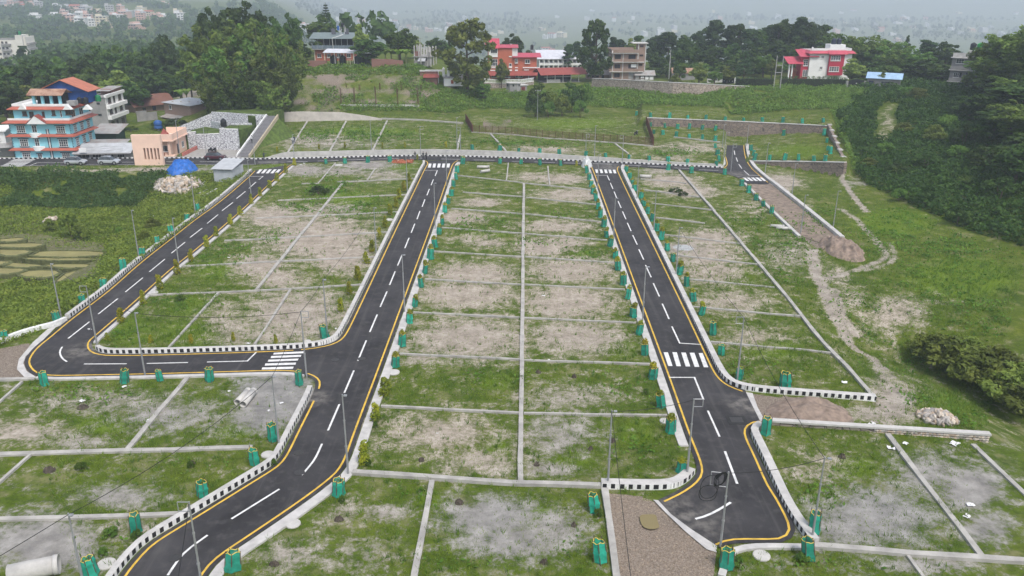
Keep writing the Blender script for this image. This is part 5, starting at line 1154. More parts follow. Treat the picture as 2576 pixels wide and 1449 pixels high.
# ---- long brown roof, brick house, leftovers behind
h = House('long_house', 'long low house under a wide brown sheet roof behind the white house', t(0,0,[(1370,1130)])[0], t(0,0,[(1735,1090)])[0], depth=7)
zt = h.S(*t(0,0,[(1400,1068)])[0])[1]; h.box('wall', 0, h.W, 0, h.D, -.5, zt, m_brickw); h.gable(-.4, h.W + .3, -.5, h.D, zt, 2.6, m_brownsheet, 'x', .6, wallmat=m_brickw); h.win(2, 3, zt - 1.9, zt - .6, 2, 1, fr=m_brownfr)
h.box('doorway', 5, 6, -.04, .1, 0, min(2.0, zt - .2), m_dark)
h = House('brick_house', 'square brown brick house with grey sheet roof and weighted edges', t(0,0,[(1665,1175)])[0], t(0,0,[(1930,1215)])[0], depth=8)
zt = h.S(*t(0,0,[(1650,1030)])[0])[1]; h.box('wall', 0, h.W, 0, h.D, -2, zt, m_brickw); h.slope(0, h.W, 0, h.D, zt, zt + .35, m_greysheet, .5)
h.wpx(lambda x, y: t(0,0,[(x, y)])[0], 1700, 1055, 1728, 1100, 1, 1); h.win(2.5, 3.2, zt - 3.2, zt - 2.2, 1, 1, face='R', fr=m_brownfr); h.slope(1, h.W + .5, -2.2, 0, zt - 3.6, zt - 3.1, m_oldsheet, .2, name='lean_to_roof'); h.box('lean_to_wall', 1.2, h.W, -1.9, -.02, -2, zt - 3.6, m_brickw)
for k in range(4): h.box('roof_weight', h.W * (.2 + .2 * k), h.W * (.2 + .2 * k) + .35, 1 + k, 1.3 + k, zt + .15 + .05 * k + .1, zt + .35 + .05 * k, m_st1)
h = House('cement_wall', 'bare grey cement yard wall between white and brick houses', t(0,0,[(1385,1225)])[0], t(0,0,[(1590,1205)])[0], 'wall', depth=.3); zt = h.S(*t(0,0,[(1400,1125)])[0])[1]
h.box('panel', 0, h.W * .5 - .02, 0, .25, -.5, zt, m_greywall); h.box('panel', h.W * .5, h.W, .0, .25, -.5, zt - .35, m_greywall); h.box('coping', -.1, h.W * .5, -.06, .31, zt, zt + .12, m_greywall)
h = House('lean_to_shed', 'low sheet-roofed shed squeezed behind the grey hall', t(0,0,[(960,1440)])[0], t(0,0,[(1180,1440)])[0], 'shed', depth=5); h.box('wall', 0, h.W, 0, h.D, -.3, 2.2, M('dark_green_wall', (.03, .07, .05), .8)); h.slope(-.2, h.W + .8, -.6, h.D, 2.4, 3.6, m_oldsheet); h.box('red_ledge', 0, h.W, -.5, -.05, .6, .8, m_red)
# low grey hall facing the road
h = House('roadside_hall', 'long low grey hall with dark openings behind the parked silver cars', t(0,1,[(775,150)])[0], t(0,1,[(1320,140)])[0], depth=8, zbase=0)
tt = lambda x, y: t(0,1,[(x, y)])[0]; zt = h.S(*tt(800, 92))[1]; h.box('wall', 0, h.W, 0, h.D, -.2, zt, m_greywall)
for x0, x1 in ((782,905),(928,1025),(1052,1148),(1180,1258)): h.wpx(tt, x0, 102, x1, 143, 3, 1, fr=m_greywall, pane=m_dark, sill=False)
h.slope(-.3, h.W + .2, -.9, 3.6, zt + .05, zt + 1.3, m_greysheet, .2); h.slope(1.2, h.W - 2, 3.9, h.D - .5, zt + 1.2, zt + 1.5, m_oldsheet, .1, name='rear_roof'); h.box('fascia', -.3, h.W + .2, -1.1, -.98, zt - .15, zt + .1, m_greywall)
a, b = h.S(*tt(793, 40), -1.2), h.S(*tt(872, 85), -1.2); h.box('sign_board', a[0], b[0], -1.32, -1.22, b[1], a[1], m_whitewall)
mb = MB()
for k in range(3): mb.path([(1 + i * 1.3, -1 + .2 * k, zt + .7 + .35 * k + .12 * math.sin(i * 1.3 + k)) for i in range(8)], .035, 4)
mb.build('loose_pipes', m_steel, h.o)
h = House('corner_shop', 'grey plastered house cut off by the left edge with awning', (-38,397), (36,393), depth=9, zbase=0); zt = h.S(30, 362)[1]; h.box('wall', 0, h.W, 0, h.D, -.3, zt, m_greywall)
h.slope(-.2, h.W + .6, -1.6, .0, zt - .5, zt + .1, m_oldsheet, .1, name='awning'); h.box('upper_wall', 0, h.W - 1.2, 1, h.D, zt, zt + 2.6, m_whitewall); h.box('roof_slab', -.4, h.W - .8, .5, h.D, zt + 2.6, zt + 2.85, m_whitewall); h.win(h.W - 4.2, h.W - 2.4, 1.2, 2.6, 2, 1); h.win(h.W - 3.6, h.W - 2.2, zt + .7, zt + 1.9, 2, 1, y=1)

# ---- peach gate wall and gatehouse
h = House('gate_wall', 'tall peach slab wall with five narrow slots at the estate entrance', zb(295,1240), zb(772,1240), 'gate', zbase=0, depth=.9); zt = h.S(*zb(225, 740))[1]
sl = [(432,958,480,1150),(488,958,538,1150),(545,958,592,1150),(605,958,648,1150),(660,958,706,1150)]
xs = [(h.S(*zb(a + 10, 1050))[0], h.S(*zb(b, 1050))[0]) for a, _, b, _ in sl]; z0s, z1s = h.S(*zb(500, 1150))[1], h.S(*zb(500, 958))[1]
mb = MB(); mb.box(0, h.W, 0, h.D, -.3, z0s).box(0, h.W, 0, h.D, z1s, zt); pr = 0
for a, b in xs: b = a + .38; mb.box(pr, a, 0, h.D, z0s, z1s); pr = b
mb.box(pr, h.W, 0, h.D, z0s, z1s); mb.build('slab', m_peach, h.o)
for a, b in xs: h.box('slot_back', a - .01, a + .39, .5, .6, z0s - .01, z1s + .01, M('brown_slot', (.16, .09, .065), .8))
h = House('gatehouse', 'peach single-storey gatehouse with flat parapet roof and porch', zb(740,1100), zb(935,1100), zbase=.1, depth=9); zt = h.S(*zb(720, 845))[1]
h.box('wall', -1.5, h.W - .9, 1.4, h.D, -.2, zt, m_peach); h.box('side_wall', h.W - .9, h.W - .1, 2.8, h.D, -.2, zt, m_peach); h.box('porch_floor', -1.5, h.W + .3, -.2, 1.4, -.2, .25, m_peach)
h.box('porch_column', h.W - .9, h.W - .45, -.1, .35, .25, zt, m_peach); h.box('roof_slab', -1.9, h.W + .5, -.5, h.D + .4, zt, zt + .25, m_peach)
for a in ((-1.7, h.W + .3, -.3, -.15), (h.W + .15, h.W + .3, -.15, h.D), (-1.7, h.W + .3, h.D, h.D + .15)): h.box('parapet', *a, zt + .25, zt + 1.6, m_peach)
MB().add([(-.8, 1, zt + .3), (1.6, 1, zt + .3), (1.6, 3.4, zt + .3), (-.8, 3.4, zt + .3), (.4, 2.2, zt + 2.5)], [(0, 1, 4), (1, 2, 4), (2, 3, 4), (3, 0, 4)]).build('red_cap_roof', m_tile, h.o)
h.win(-.6, 1.0, .9, 2.2, 2, 1, y=1.4); h.win(3.0, 3.9, .1, 2.2, 1, 1, face='R', y=-.1, fr=m_brownfr, name='door', sill=False); h.win(6.0, 7.3, .9, 2.2, 2, 1, face='R', y=-.1)
h.box('porch_rail', -1.4, .8, -.15, -.05, .25, .95, M('brown_rail', (.28, .12, .08), .7))
pc = G(*zb(855, 1055)); o = T('plastic_chair', 'brown plastic chair on the gatehouse porch', 'chair', Z(*zb(862, 1065), .35)); mch = M('brown_plastic', (.13, .05, .035), .5)
MB().box(-.25, .25, -.25, .25, .4, .45).build('seat', mch, o); MB().box(-.25, .25, .22, .27, .45, .95).build('backrest', mch, o)
for x_ in (-.23, .19):
    for y_ in (-.23, .2): MB().box(x_, x_ + .04, y_, y_ + .04, 0, .4).build('leg', mch, o)
tk = G(*zb(690, 660)); o = T('water_tank', 'blue plastic water tank on a post stand behind the gatehouse', 'water tank', tk); hh_ = hcol(tk, *zb(690, 630)) - tk[2]
MB().tube((0, 0, -1), (0, 0, max(hh_, .3)), .35, n=8).build('stand', m_greywall, o); MB().lathe((0, 0, max(hh_, .3)), [(.95, 0), (1, .1), (1, .7), (.95, .75), (1, .8), (1, 1.7), (.5, 2.1), (.2, 2.15)], 14).build('barrel', m_tankblue, o, True)

# ---- white painted rubble walls, garden terraces and the long stairs
def wall_run(name, label, px, tops, mat, th=.5, cap=None, z=None, base=-.6, cat='wall', capw=.12):
    """wall along ground pixels, each with the pixel of its top"""
    P = [G(*p) if z is None else Z(*p, z if np.isscalar(z) else z[i]) for i, p in enumerate(px)]; h_ = [hcol(p, *q_) for p, q_ in zip(P, tops)]
    o = T(name, label, cat, P[0]); O = P[0]; mb, cp = MB(), MB()
    for i in range(len(P) - 1):
        a, b = P[i] - O, P[i + 1] - O; d = (b - a)[:2]; d = d / np.linalg.norm(d); nn = np.array([-d[1], d[0]]) * th
        za_, zb2 = h_[i] - O[2], h_[i + 1] - O[2]; e0 = a[2] + base; e1 = b[2] + base
        mb.hexa([(a[0], a[1], e0), (b[0], b[1], e1), (b[0] + nn[0], b[1] + nn[1], e1), (a[0] + nn[0], a[1] + nn[1], e0)], [(a[0], a[1], za_), (b[0], b[1], zb2), (b[0] + nn[0], b[1] + nn[1], zb2), (a[0] + nn[0], a[1] + nn[1], za_)])
        if cap:
            m2 = nn / th * .08; q0 = a[:2] - m2; q1 = b[:2] - m2; r0 = a[:2] + nn + m2; r1 = b[:2] + nn + m2
            cp.hexa([(*q0, za_), (*q1, zb2), (*r1, zb2), (*r0, za_)], [(*q0, za_ + capw), (*q1, zb2 + capw), (*r1, zb2 + capw), (*r0, za_ + capw)])
    mb.build('masonry', mat, o)
    if cap: cp.build('coping', cap, o)
    return o, P, h_
m_lawn = M('mown_lawn', (.075, .115, .02), .95, .5, 1.1, .8, stain=.5)
_, Pw, Hw = wall_run('painted_stone_wall', 'tall white painted rubble wall behind the motorcycles', [zb(1340, 978), zb(1730, 985)], [zb(1335, 735), zb(1725, 720)], m_rubwhite, cap=m_whitewall, z=0)
_, Pw2, Hw2 = wall_run('painted_stone_wall', 'taller white painted rubble wall beside the long stairs', [zb(1735, 985), zb(2035, 995)], [zb(1733, 640), zb(2225, 640)], m_rubwhite, cap=m_whitewall, z=0)
gz1 = float(np.mean(Hw)) - .3; gz2 = float(Hw2[0]) - .3
wall_run('painted_stone_wall', 'short white painted rubble wall at the gatehouse yard', [zb(1195, 975), zb(1335, 975)], [zb(1190, 700), zb(1335, 690)], m_rubwhite, cap=m_whitewall, z=0)
A_ = Pw[0][:2]; B_ = Pw[1][:2]; C_ = Pw2[1][:2]
def slab_poly(name, label, pts, z0, z1, mat): return struct(MB().prism([tuple(p) for p in pts], z0, z1).build(name, mat), label)
slab_poly('lawn_terrace', 'small lawn terrace behind the white painted wall', [A_ + (-3.5, .5), B_ + (0, .5), B_ + (0, 7), A_ + (-2, 12), A_ + (-3.5, 8)], -.5, gz1, m_lawn)
slab_poly('lawn_terrace', 'upper lawn terrace beside the long stairs', [B_ + (.05, .55), C_ + (0, .55), C_ + (1.5, 8), B_ + (.05, 9)], -.5, gz2, m_lawn)
q1 = [B_ + (-6, 12), B_ + (-2.5, 8.2), B_ + (.2, 7.2), B_ + (5, 8)]
mb = MB()
for a, b in zip(q1[:-1], q1[1:]): mb.hexa([(*a, gz1 - .5), (*b, gz1 - .5), (b[0], b[1] + .4, gz1 - .5), (a[0], a[1] + .4, gz1 - .5)], [(*a, gz1 + 1.6), (*b, gz2 + .4), (b[0], b[1] + .4, gz2 + .4), (a[0], a[1] + .4, gz1 + 1.6)])
tag(mb.build('garden_wall', m_rubwhite), 'low curved white rubble wall between the two lawns', 'wall')
q2 = [B_ + (-7, 16), B_ + (-3, 15), B_ + (2, 13), B_ + (8, 11.5), C_ + (1.2, 10.5)]; zt2 = hcol(q2[2], *zb(1850, 400))
mb = MB()
for a, b in zip(q2[:-1], q2[1:]): mb.hexa([(*a, gz1 - 2), (*b, gz1 - 2), (b[0], b[1] + .5, gz1 - 2), (a[0], a[1] + .5, gz1 - 2)], [(*a, zt2), (*b, zt2), (b[0], b[1] + .5, zt2), (a[0], a[1] + .5, zt2)])
tag(mb.build('garden_wall', m_rubwhite), 'high curved white rubble wall at the top of the gardens', 'wall')
mb = MB(); a, b = B_ + (-16, 13), B_ + (-7, 16); mb.hexa([(*a, -1), (*b, -1), (b[0], b[1] + .5, -1), (a[0], a[1] + .5, -1)], [(*a, gz1 - .8), (*b, zt2 - .3), (b[0], b[1] + .5, zt2 - .3), (a[0], a[1] + .5, gz1 - .8)])
tag(mb.build('garden_wall', m_rubwhite), 'sloping white rubble wall climbing behind the brick house', 'wall')
slab_poly('hill_bench', 'grassy bench above the white garden walls', [q2[0] + (0, .5), q2[2] + (0, .5), q2[4] + (0, .5), q2[4] + (3, 14), q2[0] + (0, 14)], -.5, zt2 - .3, m_lawn)
def railing(label, pts, z, hgt_=.95):
    o = T('garden_railing', label, 'railing', (*pts[0], z)); mb, pm = MB(), MB(); p0 = np.array(pts[0])
    for a, b in zip(pts[:-1], pts[1:]):
        a, b = np.array(a) - p0, np.array(b) - p0
        for zz_ in (.1, hgt_): mb.tube((*a, zz_), (*b, zz_), .035, n=4)
        n = max(1, int(np.linalg.norm(b - a) / 1.9))
        for k in range(n + 1): c = a + (b - a) * k / n; pm.tube((*c, -.1), (*c, hgt_), .035, n=4)
    mb.build('rail', m_tankb, o); pm.build('posts', m_tankb, o)
railing('black railing on the lower lawn wall', [A_ + (-3, .3), A_ + (0, .3), B_ + (-.2, .3)], gz1 + .3); railing('black railing on the upper lawn wall', [B_ + (.2, .3), C_ + (.3, .3)], gz2 + .3)
tk = (*(C_ + (-5, 6)), gz2); o = T('water_tank', 'black water tank standing on the upper lawn', 'water tank', tk); MB().lathe((0, 0, 0), [(.7, 0), (.7, .5), (.66, .55), (.7, .6), (.7, 1.4), (.4, 1.7), (.2, 1.72)], 12).build('barrel', m_tankb, o, True); MB().tube((.0, 0, 1.7), (0, 0, 1.85), .25, n=8).build('lid', m_tankb, o)
# stairs
sb0 = Z(*zb(2090, 1105)); st_top = C_ + (4.6, 12.5); n_st = 30; zt3 = hcol(st_top, *zb(2440, 425))
so = T('long_stairs', 'long straight concrete stairs climbing beside the white walls', 'stairs', sb0)
dv = np.array([st_top[0] - sb0[0], st_top[1] - sb0[1]]); L = np.linalg.norm(dv); dv /= L; pv = np.array([dv[1], -dv[0]]); m_step = M('grey_step', (.20, .195, .20), .9, .15, 2)
for k in range(n_st):
    a = dv * L * k / n_st; b = dv * L * (k + 1) / n_st; zk = zt3 * (k + 1) / n_st; w_ = pv * 1.25
    MB().hexa([(*(a - w_), zk - .8), (*(a + w_), zk - .8), (*(b + w_), zk - .8), (*(b - w_), zk - .8)], [(*(a - w_), zk), (*(a + w_), zk), (*(b + w_), zk), (*(b - w_), zk)]).build('step', m_step, so)
for sg, mt, nm in ((-1, m_whitewall, 'left_cheek'), (1, M('ochre_cheek', (.45, .38, .27), .9, .15), 'right_cheek')):
    a = pv * sg * 1.27; b = pv * sg * 1.55; e = dv * L
    MB().hexa([(*a, -.5), (*(a + e), zt3 - 1.2), (*(b + e), zt3 - 1.2), (*b, -.5)], [(*a, .45), (*(a + e), zt3 + .4), (*(b + e), zt3 + .4), (*b, .45)]).build('cheek_wall', mt, so)
e = dv * L
struct(MB().add([(*(-pv * 1.5), -.3), (*(pv * 1.6), -.3), (*(pv * 4), -.3), (*(e - pv * 1.5), zt3 - .6), (*(e + pv * 1.6), zt3 - .6), (*(e + pv * 6), .8), (*(e - pv * 1.5), -.5)], [(0, 1, 4, 3), (1, 2, 5, 4), (3, 4, 5, 6), (0, 3, 6)]).build('stair_bank', m_lawn), 'grassy bank falling away right of the long stairs').location = sb0
mb = MB()
for k in range(8):
    c = dv * L * k / 7 - pv * 1.4; zk = zt3 * k / 7 + .4; mb.tube((*c, zk), (*c, zk + .9), .03, n=4)
mb.tube((*(-pv * 1.4), 1.3), (*(dv * L - pv * 1.4), zt3 + 1.3), .035, n=4); mb.build('handrail', m_tankb, so)
yard = [Z(*zb(x, y))[:2] for x, y in ((1070,1100),(1350,975),(2035,995),(2060,1110),(2000,1118))]
sheet('paved_yard', [tuple(p) for p in yard], .05, M('paving', (.34, .32, .30), .9, .14, 1.2, stain=.3), 'pale paved yard under the white rubble walls')
r0 = Z(*zb(1080, 1095)); r1 = Z(*zb(1345, 960)); d_ = r1 - r0; tag(MB().hexa([(0, 0, -.1), (d_[0], d_[1], -.1), (d_[0] + .3, d_[1] + .1, -.1), (.3, .1, -.1)], [(0, 0, .8), (d_[0], d_[1], .8), (d_[0] + .3, d_[1] + .1, .8), (.3, .1, .8)]).build('ramp_wall', M('salmon_wall', (.45, .16, .13), .85)), 'low salmon pink wall along the gatehouse ramp', 'wall').location = r0

# ---- stone walls
wall_run('stone_wall', 'long buff rubble wall holding up the road behind the bank', [(1488,218),(1530,222),(1620,232),(1690,239),(1760,236),(1830,227),(1885,223)], [(1488,198),(1530,199),(1620,204),(1690,208),(1760,211),(1830,215),(1885,218)], m_rubble, .8, m_conc, capw=.1, base=-1.5)
wall_run('stone_wall', 'reddish stone wall at the back of the green terrace', _back, [(1627,297),(1740,301.5),(1860,306.5),(1960,311),(2078,317)], m_rubdark, .6, m_conc, base=-1.5, z=[1.2 + 2.0 * min(1, max(0, (u - 1850) / 230)) for u, v in _back])
wall_run('stone_wall', 'stone wall facing the front of the green terrace', _terr, [(1890,406),(1950,406.5),(2040,407.5),(2119,409)], m_rubdark, .7, m_conc, base=-1)
tr0 = G(2119,446); tr1 = at_dist(2080, 322, np.hypot(*G(2078, 328)[:2]) + 1)
o = T('terrace_side_wall', 'stepped stone wall down the right side of the green terrace', 'wall', (tr0[0], tr0[1], 0)); dd_ = tr1[:2] - tr0[:2]
for k in range(6):
    a = dd_ * k / 6; b = dd_ * (k + .97) / 6; zz_ = 2.9 + .3 * k
    MB().hexa([(*a, -1), (*b, -1), (b[0] + .6, b[1], -1), (a[0] + .6, a[1], -1)], [(*a, zz_), (*b, zz_), (b[0] + .6, b[1], zz_), (a[0] + .6, a[1], zz_)]).build('wall_block', m_rubdark, o)
    MB().box(b[0] - .1, b[0] + .8, b[1] - .9, b[1] + .3, zz_ - .1, zz_ + .18).build('coping', m_conc, o)
wall_run('retaining_wall', 'pale plastered retaining wall at the foot of the earth bank', [(672,307),(760,305),(860,303),(910,302),(960,302)], [(672,284),(760,281),(860,283),(910,290),(960,299)], M('pale_plaster', (.55, .50, .46), .95, .15, .6, .2, stain=.5), .5)
# bottom right stone-faced wall, built of single stones
wa, wb_ = Z(1920, 1066), Z(2489, 1102); d_ = wb_ - wa; L = float(np.linalg.norm(d_)); an = math.atan2(d_[1], d_[0])
o = T('capped_stone_wall', 'long concrete capped wall with a stone face toward its free end', 'wall', wa, an)
MB().box(0, L, -.25, .30, .32, .5).build('coping', m_pipe, o); MB().box(0, L - .05, -.1, .28, -.8, .31).build('core', m_rubgrey, o)
for k in range(200):
    x_ = L * .5 + (k % 50) * (L * .5 / 50) + rng.uniform(-.06, .06); rr = k // 50
    e = link('stone', STONE[rng.integers(9)], o, (x_, -.14, -.62 + rr * .25 + rng.uniform(-.02, .02)), sc=(rng.uniform(.16, .24), .14, rng.uniform(.2, .27))); e.rotation_euler = (0, rng.uniform(-.2, .2), 0)

# ---- rebar columns and foundation beam on the earth bank
h = House('foundation', 'concrete foundation beam with rusty rebar columns on the earth bank', t(1,0,[(850,1060)])[0], t(1,0,[(1640,1065)])[0], 'foundation', depth=9)
h.box('beam', 0, h.W, 0, .4, -.9, .25, m_conc); h.box('beam', 0, h.W, 8.6, 9, -.9, .25, m_conc); m_rust = M('rusty_steel', (.10, .045, .03), .9, .3, 4)
for x_ in (.2, h.W * .18, h.W * .45, h.W * .73, h.W - .3):
    for y_ in (.2, 8.8):
        mb = MB()
        for dx, dy in ((-.12, -.12), (.12, -.12), (.12, .12), (-.12, .12)): mb.tube((x_ + dx, y_ + dy, -.3), (x_ + dx * .9 + rng.uniform(-.08, .08), y_ + dy, 5.0 + rng.uniform(-.4, .5)), .045, n=4)
        for k in range(9): mb.box(x_ - .15, x_ + .15, y_ - .15, y_ - .12, .5 + k * .42, .55 + k * .42).box(x_ - .15, x_ + .15, y_ + .12, y_ + .15, .5 + k * .42, .55 + k * .42)
        mb.build('rebar_column', m_rust, h.o)
# ---- restaurant on the hill
h = House('hilltop_restaurant', 'red two-storey building with open upper deck and grey-green roof', zc_(535,745), zc_(1190,745), 'building', depth=9)
S_ = h.S; z1 = S_(*zc_(560, 545))[1]; z2 = S_(*zc_(560, 372))[1]; xl = S_(*zc_(485, 545), -1.2)[0]
h.box('lower_wall', 0, h.W, 0, h.D, -.5, z1 - .25, m_red); h.box('deck', xl, h.W + .6, -1.2, h.D, z1 - .25, z1, m_greywall)
for k in range(5): h.box('pilaster', h.W * k / 4 * .98, h.W * k / 4 * .98 + .3, -.12, -.01, -.4, z1 - .25, M('cream_trim', (.55, .48, .38), .8))
for k in range(4): h.win(.9 + k * h.W / 4, 2.2 + k * h.W / 4, 1.0, 2.2, 2, 1)
h.box('deck_back_wall', 2.2, h.W, 5.5, h.D, z1, z2, m_dark); m_rail = M('glass_rail', (.16, .2, .24), .2)
for k in range(8): h.box('deck_post', xl + .1 + (h.W - xl) * k / 7, xl + .24 + (h.W - xl) * k / 7, -1.0, -.86, z1, z2 + .1, m_steel)
h.box('rail_panel', xl, h.W + .6, -1.18, -1.12, z1 + .1, z1 + 1.15, m_rail)
for k in range(9): h.box('rail_post', xl + (h.W + .6 - xl) * k / 8, xl + (h.W + .6 - xl) * k / 8 + .07, -1.2, -1.1, z1, z1 + 1.25, m_steel)
h.slope(xl - .3, h.W + 2.2, -1.8, 7, z2, z2 + 1.3, m_greensheet, .3); h.slope(xl - .3, h.W + 2.2, 7.3, h.D + 2, z2 + 1.3, z2 + .6, m_greensheet, .0, name='rear_roof')
for k, (a, b) in enumerate(((815,885),(1035,1105))): x0 = S_(*zc_(a, 260), 4)[0]; x1 = S_(*zc_(b, 260), 4)[0]; MB().hexa([(x0, 3.6, z2 + 1.1), (x1, 3.6, z2 + 1.1), (x1 - .2, 4.4, z2 + 2.8), (x0 - .2, 4.4, z2 + 2.8)], [(x0, 3.65, z2 + 1.12), (x1, 3.65, z2 + 1.12), (x1 - .2, 4.45, z2 + 2.82), (x0 - .2, 4.45, z2 + 2.82)]).build('solar_panel', M('solar_panel', (.05, .055, .065), .3), h.o)
xt = S_(*zc_(995, 180), 4)[0]; zt = S_(*zc_(995, 180), 4)[1]
for dx in (-.9, -.5, .5, .9): h.box('tower_leg', xt + dx, xt + dx + .1, 3.9, 4.0, z2 + .8, zt + 1.0 - abs(dx), m_wfr)
h.tank(xt, 4.0, zt - .05, .5, 1.3, m_tankb); h.tank(S_(*zc_(925, 240), 4)[0], 4.2, S_(*zc_(925, 240), 4)[1], .45, 1.5, m_tankblue)
xp, zp = S_(*zc_(840, 480), -1.4); MB().path([(xp + 3, 2, z2 + 1.1), (xp + 1.0, -1.9, z2 + .5), (xp - .1, -2.1, z2 + .2), (xp, -1.6, z1 + .2)], .09, 6).build('drain_pipe', m_wfr, h.o)
h = House('tank_shelter', 'open shelter with white sheet roof over big black water tanks', zc_(735,835), zc_(1475,845), 'shelter', depth=4); z1 = h.S(*zc_(735, 610))[1]
h.box('plinth', -.2, h.W + .1, -.3, h.D, -.6, .12, m_conc); h.slope(-.6, h.W + .5, -.6, h.D, z1, z1 + .75, M_sheet('white_roof_sheet', (.66, .66, .69), .3, .4), .2)
for x_, mt in ((0, m_tankb), (h.W * .19, m_wfr), (h.W * .62, m_wfr), (h.W, m_tankb)):
    for y_ in (0, h.D - .2): h.box('post', x_, x_ + .12, y_, y_ + .12, 0, z1 + .05 + .17 * y_, mt)
for x_ in (.12, .33, .68, .86): h.tank(h.W * x_, 1.9, .12, 1.05 if x_ < .5 else 1.15, 3.0, m_tankb)
MB().box(h.W * .47, h.W * .47 + .08, .3, .38, .1, 2).box(h.W * .58, h.W * .58 + .08, .3, .38, .1, 2).box(h.W * .47, h.W * .58, .3, .38, 2, 2.08).box(h.W * .52, h.W * .53, .3, .38, .1, 2).build('pipe_frame', M('cream_trim'), h.o)
o, _, _ = wall_run('brick_wall', 'red brick boundary wall on the hill left of the tank shelter', [zc_(165,850), zc_(460,852), zc_(735,850)], [zc_(165,745), zc_(460,742), zc_(735,740)], m_brickr, .3)
o, _, _ = wall_run('brick_wall', 'red brick boundary wall on the hill right of the tank shelter', [zc_(1485,845), zc_(1800,850), zc_(2010,850)], [zc_(1485,712), zc_(1800,722), zc_(2010,745)], m_brickr, .3)
# ---- unfinished column house, white tank yard
h = House('column_house', 'unfinished house of bare concrete columns behind the utility pole', zc_(2190,820), zc_(2470,825), depth=8); z1 = h.S(*zc_(2200, 600))[1]
h.box('lower_wall', 0, h.W * .75, 0, h.D, -.5, z1 * .35, m_greywall); h.box('brick_panel', 0, h.W * .35, .2, .45, z1 * .7, z1 + .2, m_brickr); h.box('floor_slab', -.3, h.W + .2, -.3, h.D, z1 * .62, z1 * .62 + .2, m_greywall); h.slope(h.W * .3, h.W * .7, -1.6, .1, z1 * .35, z1 * .55, m_greysheet, .1)
for x_ in (0, .27, .55, .78, .97):
    for y_ in (0, 3.8, 7.6): h.box('column', h.W * x_, h.W * x_ + .3, y_, y_ + .3, -.3, z1 + 1.3 + (x_ < .5) * .6, m_conc)
h.box('cement_panel', h.W * .82, h.W * .97, -.05, .1, 0, z1, m_greywall)
h = House('white_shed', 'low white shed with a small red door below the tall leafy tree', zd(190,925), zd(490,925), 'shed', depth=5); z1 = h.S(*zd(190, 830))[1]
h.box('wall', 0, h.W, 0, h.D, -.6, z1, m_whitewall); h.slope(0, h.W, 0, h.D, z1, z1 + .5, m_oldsheet, .2); h.wpx(zd, 305, 858, 347, 918, 1, 1, fr=m_red, pane=m_red, name='door', sill=False)
for x_ in (.2, 1.6): h.tank(x_ - .2, 1.0, z1 + .4, .42, 2.6, m_wfr)
h.box('tank_stand', -1.6, -1.45, 0, .15, -.2, z1 + 2.2, m_wfr); h.box('brick_wing', -7, -1.8, 1.5, 5, -.5, z1 + 1.8, m_brickr); h.box('wing_roof', -7.2, -.2, 1.2, 5.2, z1 + 1.8, z1 + 1.95, m_conc)
h = House('rust_roof_hut', 'little hut with a rust-red sheet roof low on the bank', t(1,0,[(1700,825)])[0], t(1,0,[(1825,825)])[0], 'hut', depth=4); h.box('wall', 0, h.W, 0, h.D, -.8, 1.2, m_brickr); h.slope(-.3, h.W + .3, -.6, h.D, 1.3, 2.0, m_tile, .2)
# ---- orange-red house
h = House('orange_house', 'three-storey orange-red house with crimson roofs and white bay', zd(905,838), zd(1720,838), depth=10); S_ = h.S
mo = M('orange_red_wall', (.45, .13, .075), .85, .07, .5, stain=.15)
xc = S_(*zd(1290, 600))[0]; zL = S_(*zd(1060, 340))[1]; zR = S_(*zd(1500, 490))[1]; zc2 = S_(*zd(1060, 720))[1]
h.box('tall_wall', 0, xc, 0, h.D, -.3, zL, mo); h.box('low_wall', xc, h.W - .8, .3, h.D - 1, -.3, zR, mo)
x0, x1 = S_(*zd(912, 400))[0], S_(*zd(1058, 400))[0]; h.box('white_bay', x0 + .02, x1, -.5, .0, S_(*zd(912, 488))[1], zL - .05, m_whitewall)
h.box('white_pier', xc - .05, xc + 1.9, .25, 2.2, zR + .3, zL, m_whitewall)
h.slope(-.8, x1 + .4, -.9, 4.2, zL, zL + 2.6, m_pink, .3); h.slope(x1 + .4, xc + 2, -.3, 4, zL + .02, zL + .7, m_pink, .2, name='flat_roof_edge'); h.slope(xc + .4, h.W + .5, -.4, 5, zR, zR + .9, m_pink, .3, name='low_roof')
h.slope(.2, h.W + .6, -2.8, -.05, zc2 - 1.1, zc2, m_tile, .2, name='veranda_roof')
for k in range(6): h.box('veranda_post', .3 + k * (h.W / 5.2), .42 + k * (h.W / 5.2), -2.7, -2.58, -.3, zc2 - 1.0, m_wfr)
for a in ((945,352,1050,428,3),): h.wpx(zd, a[0], a[1], a[2], a[3], a[4], 1, y=-.5, pane=m_glass)
for (a, b, c, d, nx, ny) in ((942,520,1055,635,3,2),(1240,590,1285,640,1,1),(1335,518,1382,585,2,1),(1498,530,1578,592,2,1)): h.wpx(zd, a, b, c, d, nx, ny, fw=.12)
for (a, b, c, d) in ((938,652,1045,666),(938,695,1030,710),(1235,642,1288,664),(1235,690,1288,712),(1335,652,1382,664),(1335,690,1382,712),(1462,650,1725,666),(1480,690,1560,702),(1238,473,1288,488)):
    p_, q_ = S_(*zd(a, b)), S_(*zd(c, d)); h.box('string_course', p_[0], q_[0], -.25, -.01, q_[1], p_[1], m_whitewall)
for k in range(3): h.win(1.2 + k * 4.2, 3.6 + k * 4.2, .4, 2.0, 3, 1, fr=m_wfr)
xt, zt = S_(*zd(1610, 370), 5); h.tank(xt, 5, zt, .6, 1.7, m_tankb)
for dx in (-.5, .45): h.box('tank_leg', xt + dx, xt + dx + .1, 4.6, 4.7, zR + .5, zt + 1.2, m_steel); h.box('tank_leg', xt + dx, xt + dx + .1, 5.4, 5.5, zR + .5, zt + 1.2, m_steel)
